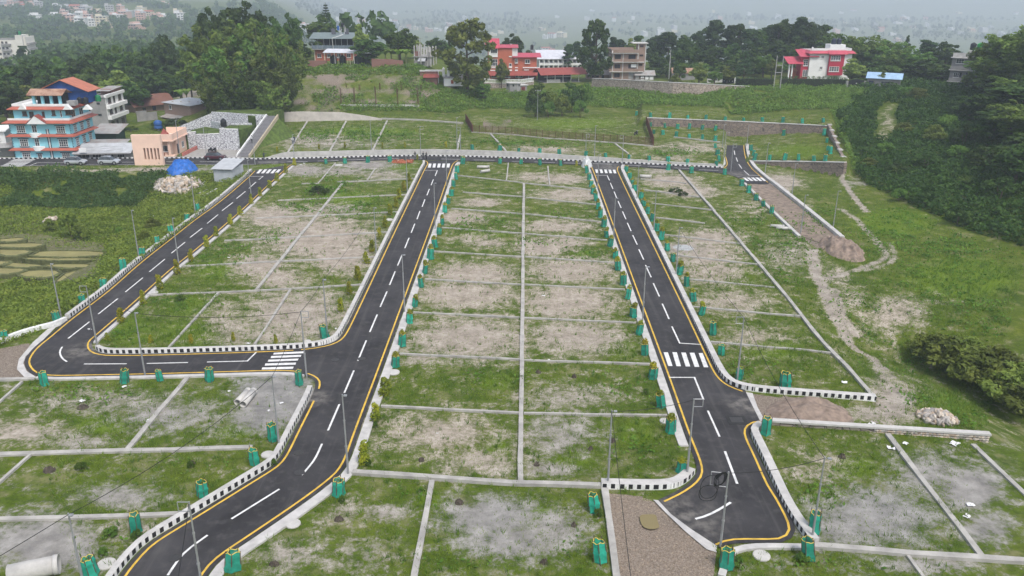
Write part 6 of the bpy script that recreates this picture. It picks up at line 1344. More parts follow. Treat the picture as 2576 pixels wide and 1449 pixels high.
xd, zd_ = S_(*zd(1272, 285), 2); MB().lathe((xd, 2, zd_ - .2), [(.02, 0), (.3, .12), (.45, .35)], 10).tube((xd, 2, zL + .3), (xd, 2, zd_ - .1), .04, n=4).build('dish_antenna', m_wfr, h.o)
# white patterned balustrade and round base below it
o, P_, H_ = wall_run('rubble_wall', 'rubble base wall under the white patterned balustrade', [zd(845,985), zd(1115,985), zd(1430,960), zd(1640,930)], [zd(845,900), zd(1115,915), zd(1430,912), zd(1640,880)], m_rubgrey, .6)
bo = T('balustrade', 'white openwork balustrade in front of the orange-red house', 'balustrade', (P_[0][0], P_[0][1], H_[0])); O = np.array([P_[0][0], P_[0][1], H_[0]])
for i in range(3):
    a = np.array([P_[i][0], P_[i][1], H_[i]]) - O; b = np.array([P_[i + 1][0], P_[i + 1][1], H_[i + 1]]) - O; L = np.linalg.norm(b - a); n = max(2, int(L / 1.3)); mb = MB(); e = (b - a) / L
    for z_ in (.06, 1.12): mb.tube(a + (0, 0, z_), b + (0, 0, z_), .09, n=4)
    mb.build('rail', m_whitewall, bo)
    for k in range(n):
        c = a + (b - a) * (k + .5) / n; p2 = MB()
        for q in range(8): a0, a1 = q * .7854, (q + 1) * .7854; p2.tube(c + e * (.42 * math.cos(a0)) + (0, 0, .58 + .42 * math.sin(a0)), c + e * (.42 * math.cos(a1)) + (0, 0, .58 + .42 * math.sin(a1)), .05, n=4, cap=False)
        p2.tube(c - e * .5 + (0, 0, .1), c + e * .5 + (0, 0, 1.08), .05, n=4).tube(c + e * .5 + (0, 0, .1), c - e * .5 + (0, 0, 1.08), .05, n=4); p2.build('ring_panel', m_whitewall, bo)
        MB().tube(a + (b - a) * k / n + (0, 0, 0), a + (b - a) * k / n + (0, 0, 1.25), .1, n=5).build('post', m_whitewall, bo)
pb = G(*zd(1310, 1075)); pw = abs(Z(*zd(1425, 1075), pb[2])[0] - pb[0]); zt = hcol(pb, *zd(1310, 915)) - pb[2]
o = T('round_outbuilding', 'bare cement half-round outbuilding below the balustrade', 'building', pb); V = [(-pw, 3), (-pw, .9), (-pw * .5, 0), (pw * .5, 0), (pw, .9), (pw, 3)]
MB().prism(V, -.8, zt).build('wall', m_greywall, o); MB().prism([(x * 1.08, y * 1.0 - .3) for x, y in V], zt, zt + .25).build('roof_slab', m_conc, o)
for x_ in (-.75, 0, .75): MB().box(pw * x_ - .25, pw * x_ + .25, (.42 if x_ else -.03), (.6 if x_ else .1), zt - .9, zt - .3).build('window', m_dark, o)
ob = House('cement_store', 'small cement store with a dark red door beside the round outbuilding', zd(1428,1050), zd(1530,1045), 'store', depth=3); zt = ob.S(*zd(1430, 950))[1]; ob.box('wall', 0, ob.W, 0, 3, -.8, zt, m_greywall); ob.wpx(zd, 1440, 972, 1497, 1036, 1, 1, fr=m_red, pane=M('maroon_door', (.14, .03, .035), .7), name='door', sill=False); ob.box('roof_slab', -.2, ob.W + .3, -.3, 3.2, zt, zt + .2, m_conc)
# red pavilion
h = House('pavilion', 'open dining pavilion under a wide red sheet roof', zd(1850,905), zd(2360,890), 'pavilion', depth=8); z1 = h.S(*zd(1850, 770))[1]
h.gable(-2.0, h.W + 2.4, -.6, h.D, z1, 1.7, m_tile, 'x', .6)
for k in range(5):
    for y_ in (0, h.D - .3): h.box('post', h.W * k / 4, h.W * k / 4 + .14, y_, y_ + .14, -2.2, z1 + .1, m_wfr if y_ == 0 else m_tankb)
h.box('floor', -1, h.W + 1, -.2, h.D, -.3, 0, m_greywall); h.box('back_wall', -.8, h.W, h.D - .4, h.D - .2, 0, z1, m_dark)
for k in range(14): h.box('picket', .1 + k * .34, .22 + k * .34, -.2, -.1, 0, 1.1, m_wfr)
h.box('beam', -1, h.W + 1, 0, .12, z1 - .9, z1 - .8, m_wfr)
# white school far behind
h = House('school', 'long white two-storey school block far behind the orange-red house', zd(1720,690), zd(2400,690), 'building', zbase=float(hz(*at_dist(1400, 170, 380)[:2])) if False else None, depth=9)
z1 = h.S(*zd(1760, 515))[1]; h.box('wall', 0, h.W, 0, h.D, -2, z1, m_whitewall); h.slope(-.5, h.W + .5, -1.5, h.D, z1, z1 + 2.4, M_sheet('white_roof_sheet'), .3); h.box('gallery', 0, h.W, -1.4, -.1, z1 * .42, z1 * .62, m_whitewall)
nw = 9
for k in range(nw):
    for a, b in ((.66, .92), (.1, .36)): h.win(h.W * (k + .2) / nw, h.W * (k + .8) / nw, z1 * a, z1 * b, 2, 1, sill=False, pane=m_glass)
    h.box('column', h.W * k / nw, h.W * k / nw + .3, -1.45, -1.15, 0, z1, m_whitewall)
# ---- unfinished brick block
h = House('brick_block', 'unfinished three-storey brick block with concrete frame and stair tower', ze(400,725), ze(930,725), depth=9); S_ = h.S
lv = [S_(*ze(400, y))[1] for y in (595, 440, 295)]; zt = S_(*ze(900, 145))[1]
h.box('wall', 0, h.W, 0, h.D, -.5, lv[2], m_brickw); xs_ = S_(*ze(835, 200))[0]; h.box('stair_tower', xs_, h.W, .05, 4.2, lv[2], zt, m_brickw); h.box('tower_slab', xs_ - 2, h.W + .6, -.5, 4.8, zt, zt + .25, m_conc)
h.box('upper_parapet', 0, xs_, -.9, -.7, lv[2] + .05, lv[2] + 1.2, m_brickw); h.box('roof_slab', -.5, xs_, -.9, h.D, lv[2] - .12, lv[2] + .12, m_conc); h.box('left_parapet', -.5, -.3, -.7, h.D, lv[2] + .12, lv[2] + 1.2, m_brickw); h.box('rear_parapet', -.3, xs_, h.D - .2, h.D, lv[2] + .12, lv[2] + 1.2, m_brickw)
for z_ in lv[:2]: h.box('floor_slab', -1.1, h.W * .94, -1.0, 0, z_ - .1, z_ + .1, m_conc); h.box('balcony_wall', S_(*ze(585, 400))[0], xs_ + .1, -1.0, -.85, z_ + .1, z_ + 1.05, m_brickw); h.box('balcony_wall', -1.1, S_(*ze(410, 400))[0], -.95, -.8, z_ + .1, z_ + .95, m_brickw)
for x_ in (-.02, S_(*ze(580, 400))[0], xs_ - .15, h.W - .3): h.box('column', x_, x_ + .32, -.08, .1, -.3, lv[2] if x_ < xs_ - .2 else zt, m_conc)
for (a, b, c, d, nx) in ((455,322,550,392,1),(675,322,788,394,1),(450,475,540,542,2),(670,475,800,545,1),(442,620,532,688,2),(852,318,910,350,2),(842,472,895,500,2),(860,172,915,200,2)): h.wpx(ze, a, b, c, d, nx, 1, fr=m_brownfr, pane=m_dark, sill=False)
a, b = S_(*ze(715, 475)), S_(*ze(798, 525)); h.box('hung_sheet', a[0], b[0], -.2, -.12, b[1], a[1], m_paper); h.box('render_patch', S_(*ze(675, 650))[0], S_(*ze(755, 650))[0], -.03, .02, .2, lv[0] - .2, m_greywall)
for name, lb, pl, pr, zt_, mt, rf, wn in (('old_hut', 'low stone hut with weathered slab roof left of the brick block', (5,715), (385,715), 640, m_brickw, m_oldsheet, 1), ('patched_hut', 'patched tin hut with a rust and white roof right of the brick block', (785,728), (1085,730), 650, m_greywall, m_oldsheet, 1), ('rust_shed', 'long shed under a rust-red roof half hidden by bushes', (1380,740), (1745,745), 612, m_greywall, m_rustr, 0)):
    h = House(name, lb, ze(*pl), ze(*pr), 'hut', depth=4.5); z1 = h.S(*ze(pl[0], zt_))[1]; h.box('wall', 0, h.W, 0, h.D, -.5, z1, mt); h.gable(0, h.W, 0, h.D, z1, 1.3, rf, 'x', .4, wallmat=mt)
    if wn: h.box('doorway', h.W * .62, h.W * .72, -.04, .1, 0, min(1.9, z1 - .1), m_dark); h.win(h.W * .2, h.W * .5, z1 * .35, z1 * .8, 2, 1, fr=m_brownfr, pane=m_dark)
    if name == 'patched_hut':
        for k in range(3): h.box('panel', h.W * (.28 + .24 * k), h.W * (.46 + .24 * k), -.05, -.01, .1, z1 * .7, m_paper)
h = House('white_gate_shed', 'plain white shed with grey lean-to roof beside the black gate', ze(1935,775), ze(2175,785), 'shed', depth=3.5); z1 = h.S(*ze(1935, 635))[1]; h.box('wall', 0, h.W, 0, h.D, -.5, z1, m_whitewall); h.slope(-.1, h.W + 1.6, -.3, h.D, z1, z1 + .3, m_oldsheet, .2); h.box('meter_box', h.W - .9, h.W - .5, -.08, 0, z1 * .45, z1 * .6, m_tankb)
h = House('black_gate', 'black ornamental metal gate with a white post right of the white shed', ze(2185,790), ze(2390,800), 'gate', depth=.2); z1 = h.S(*ze(2200, 700))[1]; h.box('leaf', 0, h.W * .45, 0, .08, .1, z1, m_tankb); h.box('leaf', h.W * .46, h.W * .9, 0, .08, .1, z1, m_tankb); h.box('post', h.W * .91, h.W * 1.0, -.1, .35, -.3, h.S(*ze(2385, 690))[1], m_whitewall)
for k in range(4): MB().tube((h.W * (.11 + .22 * k), -.06, z1 * .55), (h.W * (.11 + .22 * k), .02, z1 * .55), .12, n=6).build('ornament', m_wfr, h.o)
# ---- crimson and white house
h = House('crimson_house', 'three-storey white house with crimson bays and crimson eaves behind a hedge', zf(610,850), zf(1350,850), depth=9); S_ = h.S
z1 = S_(*zf(650, 385))[1]; xb0, xb1 = S_(*zf(975, 600))[0], S_(*zf(1235, 600))[0]; mcr = M('crimson_wall', (.42, .03, .06), .75, .06, .5)
h.box('wall', 0, h.W, 0, h.D, -.5, z1, m_whitewall); h.box('crimson_bay', xb0, xb1, -.9, 0, S_(*zf(960, 770))[1], z1, mcr); h.box('crimson_wing', -2.4, -.05, .6, 5, -.5, S_(*zf(520, 450))[1], mcr)
h.skirt(z1, .9, .9, m_pink); h.box('parapet', .4, h.W - .3, .2, .4, z1 + .9, z1 + 1.6, m_whitewall); h.box('parapet', h.W - .5, h.W - .3, .4, h.D - .4, z1 + .9, z1 + 1.6, m_whitewall); h.box('roof_deck', .4, h.W - .5, .4, h.D - .4, z1 + .7, z1 + .88, m_conc)
h.slope(xb0 - .5, xb1 + .5, -1.6, 0, z1 - .1, z1 + .85, m_pink, .1, name='bay_roof'); h.slope(-3.2, 2.6, -.4, 4.5, S_(*zf(520, 440))[1], z1 + .8, m_pink, .2, name='wing_roof')
x0, x1 = S_(*zf(1015, 300), 1)[0], S_(*zf(1290, 300), 1)[0]; zt = S_(*zf(1020, 225), 1)[1]; h.box('stair_head', x0, x1, 1, 5, z1 + .9, zt, m_whitewall)
for k in range(2): h.tank(x0 + 1.6 + 1.7 * k, 2.6, zt, .75, 1.8, M('dark_blue_tank', (.03, .035, .06), .45))
for (a, b, c, d, nx, ny, y_) in ((1035,425,1200,515,4,3,-.9),(1003,618,1168,708,4,3,-.9),(860,425,908,475,2,2,0),(830,615,878,668,2,2,0),(808,800,852,828,2,1,0),(1030,790,1140,845,3,2,0)): h.wpx(zf, a, b, c, d, nx, ny, y=y_, fw=.12)
h.wpx(zf, 545, 490, 615, 605, 2, 3, y=.6, fw=.12); h.wpx(zf, 530, 678, 600, 790, 2, 3, y=.6, fw=.12)
xp = S_(*zf(245, 550), 1)[0]; z2 = S_(*zf(300, 560), 1)[1]; h.slope(xp, -2.2, -.6, 4, z2, z2 + 1.7, m_pink, .2, name='porch_roof')
for k in (.5, 1.5): h.box('porch_column', xp + k, xp + k + .38, .2, .6, -.5, z2 + .1, m_whitewall)
h.gable(-4.2, -2.5, 3, 6, 2.4, .7, M('orange_tile', (.45, .19, .1), .8), 'x', .3, name='shrine_roof'); h.box('shrine', -4, -2.6, 3.2, 5.8, -.3, 2.4, mo); h.tank(1.6, 3, z1 + .9, .3, .9, m_wfr)
h = House('arched_gate', 'dark arched metal gate with a green rim between hedge and blue roof', zf(1330,998), zf(1610,1000), 'gate', depth=.3); z1 = h.S(*zf(1340, 870))[1]; n = 10
V = [(0, 0)] + [(h.W * k / n, z1 + .45 * math.sin(math.pi * k / n)) for k in range(n + 1)] + [(h.W, 0)]
MB().add([(x, 0, z) for x, z in V] + [(x, .12, z) for x, z in V], [tuple(range(len(V) - 1, -1, -1)), tuple(range(len(V), 2 * len(V)))] + [(i, i + 1, len(V) + i + 1, len(V) + i) for i in range(len(V) - 1)]).build('leaf', m_tankb, h.o); MB().path([(x, .05, z + .06) for x, z in V[1:-1]], .12, 5).build('rim', M('moss_green', (.06, .10, .03), .9), h.o)
for x_ in (-.6, h.W): h.box('pillar', x_, x_ + .6, -.1, .5, -.4, z1 * .95, m_greywall)
h.box('plate', h.W * .48, h.W * .55, -.03, 0, z1 * .55, z1 * .68, m_wfr)
h = House('blue_roof_hut', 'long low hut with a pale blue sheet roof on the right plateau', zf(1665,990), zf(2250,1022), 'hut', depth=6); z1 = h.S(*zf(1680, 815))[1]; h.box('wall', 0, h.W, 0, h.D, -.5, z1, m_greywall); h.gable(0, h.W, 0, h.D, z1, 1.3, m_bluesheet, 'x', .5, wallmat=m_greywall)
h.wpx(zf, 1715, 868, 1788, 965, 1, 1, fr=m_brownfr, pane=M('blue_door', (.03, .035, .10), .6), name='door', sill=False); h.wpx(zf, 1930, 880, 2080, 965, 3, 2, fr=m_steel, pane=m_glass); h.box('ledge', -.5, h.W + .3, -1.3, -.02, -.4, .12, m_conc)
mb = MB()
for k in range(9): mb.tube((h.W * k / 8, -1.25, .1), (h.W * k / 8, -1.25, 1.2), .04, n=4)
mb.tube((0, -1.25, 1.2), (h.W, -1.25, 1.2), .04, n=4); mb.build('railing', m_tankb, h.o)
# ---- grey house at the right edge of the plateau
h = House('grey_house', 'grey three-storey house half hidden by bamboo with black and green roof tanks', zg(450,845), zg(880,872), depth=9); S_ = h.S; lv = [S_(*zg(480, y))[1] for y in (740, 565, 380)]
h.box('wall', 0, h.W, 0, h.D, -.6, lv[2], m_greywall)
for z_ in lv: h.box('floor_slab', -.4, h.W + .3, -.9, 0, z_ - .12, z_ + .1, m_conc)
for z_ in lv[:2]: h.box('balcony_wall', 0, h.W * .78, -.88, -.72, z_ + .1, z_ + 1.0, m_greywall)
h.box('parapet', 0, h.W, -.1, .1, lv[2] + .1, lv[2] + 1.3, m_conc); h.box('tank_plinth', h.W * .5, h.W * .98, 1, 4, lv[2] + .1, S_(*zg(780, 285), 1)[1], m_conc)
for (a, b, c, d, nx) in ((595,405,700,478,3),(550,615,625,685,3),(945,440,1020,505,3)): h.wpx(zg, a, b, c, d, nx, 2)
for (a, b, c, d) in ((740,615,785,700),(628,612,662,685)): h.wpx(zg, a, b, c, d, 1, 1, fr=m_brownfr, name='door', sill=False)
for k in range(2): h.box('open_bay', .8 + 3.2 * k, 3.2 + 3.2 * k, -.03, .05, 0, 2.3, m_dark)
zt = S_(*zg(780, 265), 2)[1]; h.tank(h.W * .62, 2.2, zt, .8, 1.9, m_tankb); h.tank(h.W * .62 + 1.7, 2.2, zt, .8, 1.9, M('bright_green_plastic', (.02, .33, .06), .4))
# ---- white apartment block, far left
tt = lambda x, y: t(0,0,[(x, y)])[0]
h = House('apartment_block', 'cream five-storey apartment block beyond the trees at the left edge', (-40, 157), tt(265, 625), 'building', zbase=-6.0, depth=14); S_ = h.S; z1 = S_(*tt(60, 400))[1]; xr = h.W; z2 = S_(*tt(250, 355))[1]; mcream = M('cream_wall', (.66, .63, .56), .85, .06, .5, stain=.15)
h.box('wall', 0, xr, 0, h.D, -8, z1, mcream); xt = S_(*tt(150, 380))[0]; h.box('stair_tower', xt, xr, .05, 9, z1, z2, mcream); h.box('parapet', 0, xt, -.1, .1, z1, z1 + 1, m_greywall); h.box('right_wing', xr, xr + .8, 2, h.D, -8, z2 - 1, mcream)
for k in range(4):
    zz_ = z1 * (k + .3) / 4
    for j in range(7): h.win(xr * (.03 + .093 * j), xr * (.03 + .093 * j) + xr * .055, zz_, zz_ + z1 * .1, 2, 1, fr=m_brownfr, sill=False)
    h.box('balcony', xr * .5, xr * .72, -1.3, -.02, zz_ - .9, zz_ + .1, m_greywall); h.box('side_balcony', xr + .8, xr + 2, 3, h.D - 1, zz_ - .9, zz_ + .1, m_greywall)
h.tank(xt + 1, 3, z2, .9, 2, m_tankb); h.tank(xr - 2, 3, z2, .9, 2, m_tankg)

# ---- small metal shed, tarpaulin heap, sheeted heap
h = House('metal_shed', 'small pale grey sheet-metal shed with a tilted roof beside the left road', tt(0, 0) if False else (539.5, 454), (586, 455.5), 'shed', depth=5.2, zbase=-.3); zt = h.S(537, 425)[1]; mgs = M_sheet('pale_wall_sheet', (.46, .48, .51), .25, .5)
h.box('wall', 0, h.W, 0, h.D, -.8, zt, mgs); MB().hexa([(-.3, -.4, zt + .0), (h.W + .3, -.4, zt + .0), (h.W + .3, h.D + .5, zt + .9), (-.3, h.D + .5, zt + .9)], [(-.3, -.4, zt + .1), (h.W + .3, -.4, zt + .1), (h.W + .3, h.D + .5, zt + 1.0), (-.3, h.D + .5, zt + 1.0)]).build('roof', m_greysheet, h.o); h.box('painted_gap_shadow', .05, h.W - .05, -.02, .03, zt - .18, zt - .02, m_dark); h.box('door', h.W * .68, h.W * .97, -.05, -.005, -.5, zt - .3, mgs)  # dark strip below the roof edge paints in the shade of the gap
mtp = M('blue_tarpaulin', (.02, .12, .42), .45, .3, 1.4, .8)
mound('tarpaulin_heap', 'heap covered by a wrinkled bright blue tarpaulin', (458,428), 37, 9, 2.3, mtp, 31, 'covered heap', .5)
mound('sheeted_heap', 'heap under dirty white plastic sheets at the far crossing corner', (1476,417), 14, 6, 1.9, M('dirty_white_sheet', (.52, .53, .52), .6, .25, 1.5, .6), 33, 'covered heap', .4)
mound('plastic_sheet', 'grey plastic sheet spread in the right plots under a guard', (1719,622), 24, 7, .14, M('grey_plastic', (.36, .37, .37), .7, .3, 1.2, .5), 35, 'sheet', 1.2)
# ---- rusty fence and sheet hoardings
def fence(px, n, label):
    P = [G(*p) for p in px]; o = T('wire_fence', label, 'fence', P[0]); seg = [np.linalg.norm(b - a) for a, b in zip(P[:-1], P[1:])]; cum = np.r_[0, np.cumsum(seg)]
    pts = []
    for s_ in np.linspace(0, cum[-1], n):
        i = min(np.searchsorted(cum, s_, 'right') - 1, len(P) - 2); f = (s_ - cum[i]) / seg[i]; pts.append(P[i] + (P[i + 1] - P[i]) * f - P[0])
    for p in pts: MB().tube(p + (0, 0, -.2), p + (0, 0, 1.85), .055, n=4).build('post', m_rust, o)
    mb = MB()
    for z_ in np.arange(.12, 1.8, .16): mb.path([p + (0, 0, z_) for p in pts], .034, 3)
    mb.build('wires', m_rust, o)
fence([(1190,333),(1288,338.5),(1370,347),(1558,359.5),(1640,366.5)], 28, 'rusty wire fence across the lawn behind the far road')
mrs = M_sheet('rust_red_hoarding', (.17, .055, .035), .4, .8)
for a, b, lb in (((1189,333),(1171,303),'short rust-red sheet hoarding at the left end of the wire fence'),((1644,366),(1625,310),'long rust-red sheet hoarding at the right end of the wire fence')):
    P, Q = G(*a), G(*b); d_ = Q - P; L = math.hypot(d_[0], d_[1]); o = T('sheet_hoarding', lb, 'fence', P, math.atan2(d_[1], d_[0])); n = max(3, int(L / 1.2)); dz = d_[2] / n
    for k in range(n): MB().box(L * k / n, L * (k + .99) / n, -.03, .03, dz * k - .2, dz * k + 1.9).build('sheet', mrs, o)
    for k in range(0, n, 2): MB().box(L * k / n, L * k / n + .08, .04, .12, dz * k - .2, dz * k + 2.0).build('post', m_rust, o)

# ================================================================== PADDIES
m_paddy = M('flooded_paddy', (.25, .225, .09), .7, .16, .5, spec=.25); m_bund = M('grassy_bund', (.10, .11, .045), .95, .4, 2.5, .6)
PAD = [[(0,960),(240,940),(235,975),(0,985)],[(0,1010),(420,995),(425,1030),(200,1045),(0,1040)],[(0,1065),(330,1070),(230,1120),(0,1125)],[(340,1115),(420,1075),(1040,1080),(1030,1125),(700,1140),(300,1130)],[(240,1145),(980,1152),(960,1172),(300,1168)],[(430,1235),(520,1210),(950,1210),(930,1245),(700,1248)],[(-60,1180),(120,1180),(60,1215),(-60,1215)],[(-60,1250),(290,1255),(140,1310),(-60,1305)],[(190,1310),(320,1270),(630,1275),(480,1355),(250,1335)],[(560,1385),(690,1280),(910,1285),(860,1340),(640,1390)],[(60,1192),(440,1218),(380,1242),(60,1238)]]
for i, pd in enumerate(PAD):
    vm = np.mean([y for _, y in pd]); zp = -3.05 + .75 * (1380 - vm) / 440
    pts = chaikin([Z(*q_, zp)[:2] for q_ in t(0,1,pd)] + [Z(*t(0,1,[pd[0]])[0], zp)[:2]], 1)[:-1]
    c = pts.mean(0); o = struct(MB().prism([tuple(p) for p in pts[::-1]][::-1], zp - 1.2, zp).build('rice_paddy', [m_paddy]), f'flooded muddy rice paddy, {ORD[i]} counted down the left terraces')
    rim = MB(); n = len(pts)
    outp = c + (pts - c) * (1 + .5 / np.maximum(np.linalg.norm(pts - c, axis=1), .5))[:, None]
    for k in range(n):
        a, b, a2, b2 = pts[k], pts[(k + 1) % n], outp[k], outp[(k + 1) % n]; j = .10 + .05 * math.sin(k * 2.1)
        rim.hexa([(*a, zp - 1), (*b, zp - 1), (*b2, zp - 1), (*a2, zp - 1)], [(*a, zp + j), (*b, zp + j), (*b2, zp + j - .08), (*a2, zp + j - .08)])
    rim.build('bund', m_bund, o)

# ================================================================== PLANTS
G_MID = M_leaf('mid_green_leaves', [(.022, .045, .012), (.045, .08, .018), (.085, .12, .03)])
G_DARK = M_leaf('dark_green_leaves', [(.011, .023, .008), (.025, .046, .013), (.055, .082, .022)])
G_OLIVE = M_leaf('olive_green_leaves', [(.045, .062, .018), (.085, .108, .03), (.15, .165, .055)])
G_BAM = M_leaf('bamboo_leaves', [(.025, .044, .012), (.058, .085, .022), (.12, .145, .042)])
G_BLUE = M_leaf('pine_needles', [(.012, .024, .013), (.025, .044, .022), (.045, .07, .032)])
m_bark = M('bark', (.10, .075, .055), .95, .3, 3)
def limbs(spec, mat=None, name='trunk'):
    mb = MB()
    for p, q_, r, r2 in spec: mb.tube(p, q_, r, r2, 6)
    return mb.mesh(name, mat or m_bark)
def crown_broad(seed, mat, rx=1., rz=1.15, n=56, hole=.0, leaf=.115, zc=.58):
    """unit tree: height 1, crown centred at zc"""
    rg = np.random.default_rng(seed); bl = []; br = [((0, 0, -.05), (0, 0, .38), .028, .02)]
    for k in range(n):
        d = rg.normal(size=3); d /= np.linalg.norm(d); d[2] = d[2] * .95 + .12
        rr = rg.uniform(.2, 1.0) ** .5 * rg.choice([.9, 1.0, 1.18])
        c = np.array([d[0] * .27 * rx * rr, d[1] * .27 * rx * rr, zc + d[2] * .30 * rz * rr])
        s = rg.uniform(.055, .105)
        bl.append((c, (s, s, s * .8), int(46 + 30 * rg.random()), leaf * .32))
        if k % 5 == 0: br.append(((0, 0, .3 + .1 * rg.random()), tuple(c), .013, .004))
    return leaf_mesh('crown', bl, mat, seed), limbs(br)
def crown_tall(seed, mat, w=.5):
    rg = np.random.default_rng(seed); bl = []; br = [((0, 0, -.04), (.01, 0, .5), .022, .014), ((.01, 0, .5), (0, .01, .92), .014, .003)]
    for k in range(90):
        z = rg.uniform(.18, 1.0); r = .30 * w * (1 - .75 * abs(z - .55) ** 1.3 / .45) * rg.uniform(.4, 1.15); a = rg.uniform(0, 6.28)
        c = (r * math.cos(a) * 1.25, r * math.sin(a) * 1.25, z - .02); s = rg.uniform(.04, .07)
        bl.append((c, (s, s, s * 1.1), 50, .03))
        if k % 4 == 0: br.append(((0, 0, max(.15, z - .15)), c, .008, .003))
    return leaf_mesh('crown', bl, mat, seed), limbs(br)
def crown_pine(seed, mat):
    rg = np.random.default_rng(seed); bl = []; br = [((0, 0, -.04), (rg.uniform(-.03, .03), 0, .95), .018, .006)]
    for k in range(48):
        z = .26 + .74 * rg.random() ** .9; r = (.05 + .17 * (1 - (z - .26) / .80)) * rg.uniform(.3, 1.2); a = rg.uniform(0, 6.28)
        c = (r * math.cos(a), r * math.sin(a), z); s = rg.uniform(.05, .09)
        bl.append((c, (s, s, s * .6), 60, .03)); br.append(((0, 0, z - .04), c, .006, .002))
    return leaf_mesh('crown', bl, mat, seed), limbs(br)
def crown_cone(seed, mat, w=.3):
    rg = np.random.default_rng(seed); bl = []
    for k in range(60):
        z = rg.uniform(.06, .97); r = w * (1 - z) * rg.uniform(.55, 1.05) + .01; a = rg.uniform(0, 6.28); s = .03 + .05 * (1 - z)
        bl.append(((r * math.cos(a), r * math.sin(a), z), (s, s, s * .7), 40, .024))
    return leaf_mesh('crown', bl, mat, seed), limbs([((0, 0, -.04), (0, 0, .95), .02, .004)])
def crown_bamboo(seed, mat):
    rg = np.random.default_rng(seed); bl = []; br = []
    for k in range(26):
        a = rg.uniform(0, 6.28); r0 = rg.uniform(0, .1); r1 = rg.uniform(.12, .42); hh = rg.uniform(.62, 1.0)
        P = []
        for f in np.linspace(0, 1, 9):
            rr = r0 + r1 * f ** 2.2; z = hh * (f * 1.12 - .17 * f ** 3 * (1.3 * r1 / .42)); P.append((rr * math.cos(a), rr * math.sin(a), z))
        for i in range(8): br.append((P[i], P[i + 1], .006 * (1 - i / 9) + .0015, .006 * (1 - (i + 1) / 9) + .0015))
        for f in (3, 4, 5, 6, 7, 8):
            c = np.array(P[f]) + rg.normal(size=3) * .018; s = .03 + .045 * rg.random(); bl.append((c - (0, 0, .02), (s, s, s * 1.15), 44, .026))
    return leaf_mesh('foliage', bl, mat, seed), limbs(br, M('bamboo_culm', (.20, .20, .09), .7), 'culms')
def crown_bush(seed, mat, n=22):
    rg = np.random.default_rng(seed); bl = []
    for k in range(n):
        a = rg.uniform(0, 6.28); r = .42 * rg.random() ** .5; z = .22 + .55 * (1 - (r / .45) ** 2) * rg.uniform(.6, 1.1); s = rg.uniform(.10, .17)
        bl.append(((r * math.cos(a), r * math.sin(a), z), (s, s, s * .8), 60, .045))
    return leaf_mesh('foliage', bl, mat, seed), limbs([((0, 0, -.1), (.05, .02, .5), .02, .01), ((0, 0, -.1), (-.1, .05, .45), .02, .008)], None, 'stems')
def norfolk(mat):
    rg = np.random.default_rng(5); V, F = [], []; mb = MB()
    for k in range(17):
        z = .08 + .9 * k / 17; L = .20 * (1 - k / 17.5) + .015
        for i in range(7):
            a = 6.283 * i / 7 + k * .5; e = (L * math.cos(a), L * math.sin(a), z + L * .28); mb.tube((0, 0, z), e, .006, .004, 4)
            for f in (.35, .55, .75, .95): leafy(V, F, np.array([0, 0, z]) * (1 - f) + np.array(e) * f, (.014, .014, .010), 9, .014, rg)
    mb2 = MB().tube((0, 0, -.05), (0, 0, .99), .016, .003, 6); mb2.add(mb.v, mb.f)
    return np_mesh('crown', np.vstack(V), np.vstack(F), mat, 4), mb2.mesh('trunk', m_bark)
PROTO = {'b0': crown_broad(1, G_MID), 'b1': crown_broad(2, G_DARK), 'b2': crown_broad(3, G_OLIVE), 'b3': crown_broad(4, G_DARK, .9, 1.1), 'b4': crown_broad(6, G_MID, 1.1, .95, 50), 't0': crown_tall(7, G_OLIVE, 1.0), 't1': crown_tall(8, G_DARK, .95), 'p0': crown_pine(9, G_BLUE), 'p1': crown_pine(10, G_BLUE), 'p2': crown_pine(12, G_DARK), 'c0': crown_cone(13, G_BLUE), 'm0': crown_bamboo(14, G_BAM), 'm1': crown_bamboo(15, G_BAM), 'm2': crown_bamboo(16, G_MID), 'u0': crown_bush(17, G_MID), 'u1': crown_bush(18, M_leaf('thicket_leaves', [(.032, .046, .012), (.068, .086, .022), (.12, .138, .04)]), 30), 'u2': crown_bush(19, G_DARK), 'n0': norfolk(G_BLUE)}
WIDTH = {'b': .62, 't': .60, 'p': .42, 'c': .6, 'm': .80, 'u': 1.05, 'n': .40}
def plant(kind, u, vt, dist, wpx, label, group, name=None, vb=None):
    """u, row of the top, distance, width in grid pixels"""
    p = G(u, vb) if vb else at_dist(u, vt, dist)
    x, y = p[0], p[1]; zg_ = hz(x, y); top = hcol((x, y), u, vt); hh = max(1.2, top - zg_ + .3); w_ = wpx * math.hypot(x, y) / FPX
    nm = name or {'b': 'broadleaf_tree', 't': 'tall_tree', 'p': 'pine_tree', 'c': 'conifer', 'm': 'bamboo_clump', 'u': 'bush', 'n': 'star_pine'}[kind[0]]
    o = T(nm, label, {'m': 'bamboo', 'u': 'bush'}.get(kind[0], 'tree'), (x, y, zg_ - .3), rng.uniform(0, 6.28), group)
    sx = w_ / WIDTH[kind[0]]; o.scale = (sx, sx, hh)
    a, b = PROTO[kind]; link(a.name.split('.')[0], a, o); link(b.name.split('.')[0], b, o); return o
def grove(items, what, group):
    for i, it in enumerate(sorted(items, key=lambda q_: q_[1])): plant(*it, f'{KINDW[it[0][0]]}, {ORD[i]} from the left {what}', group)
KINDW = {'b': 'round leafy tree', 't': 'tall loose tree', 'p': 'slender pine', 'c': 'dark cone-shaped conifer', 'm': 'arching bamboo clump', 'u': 'low rounded bush', 'n': 'star pine'}
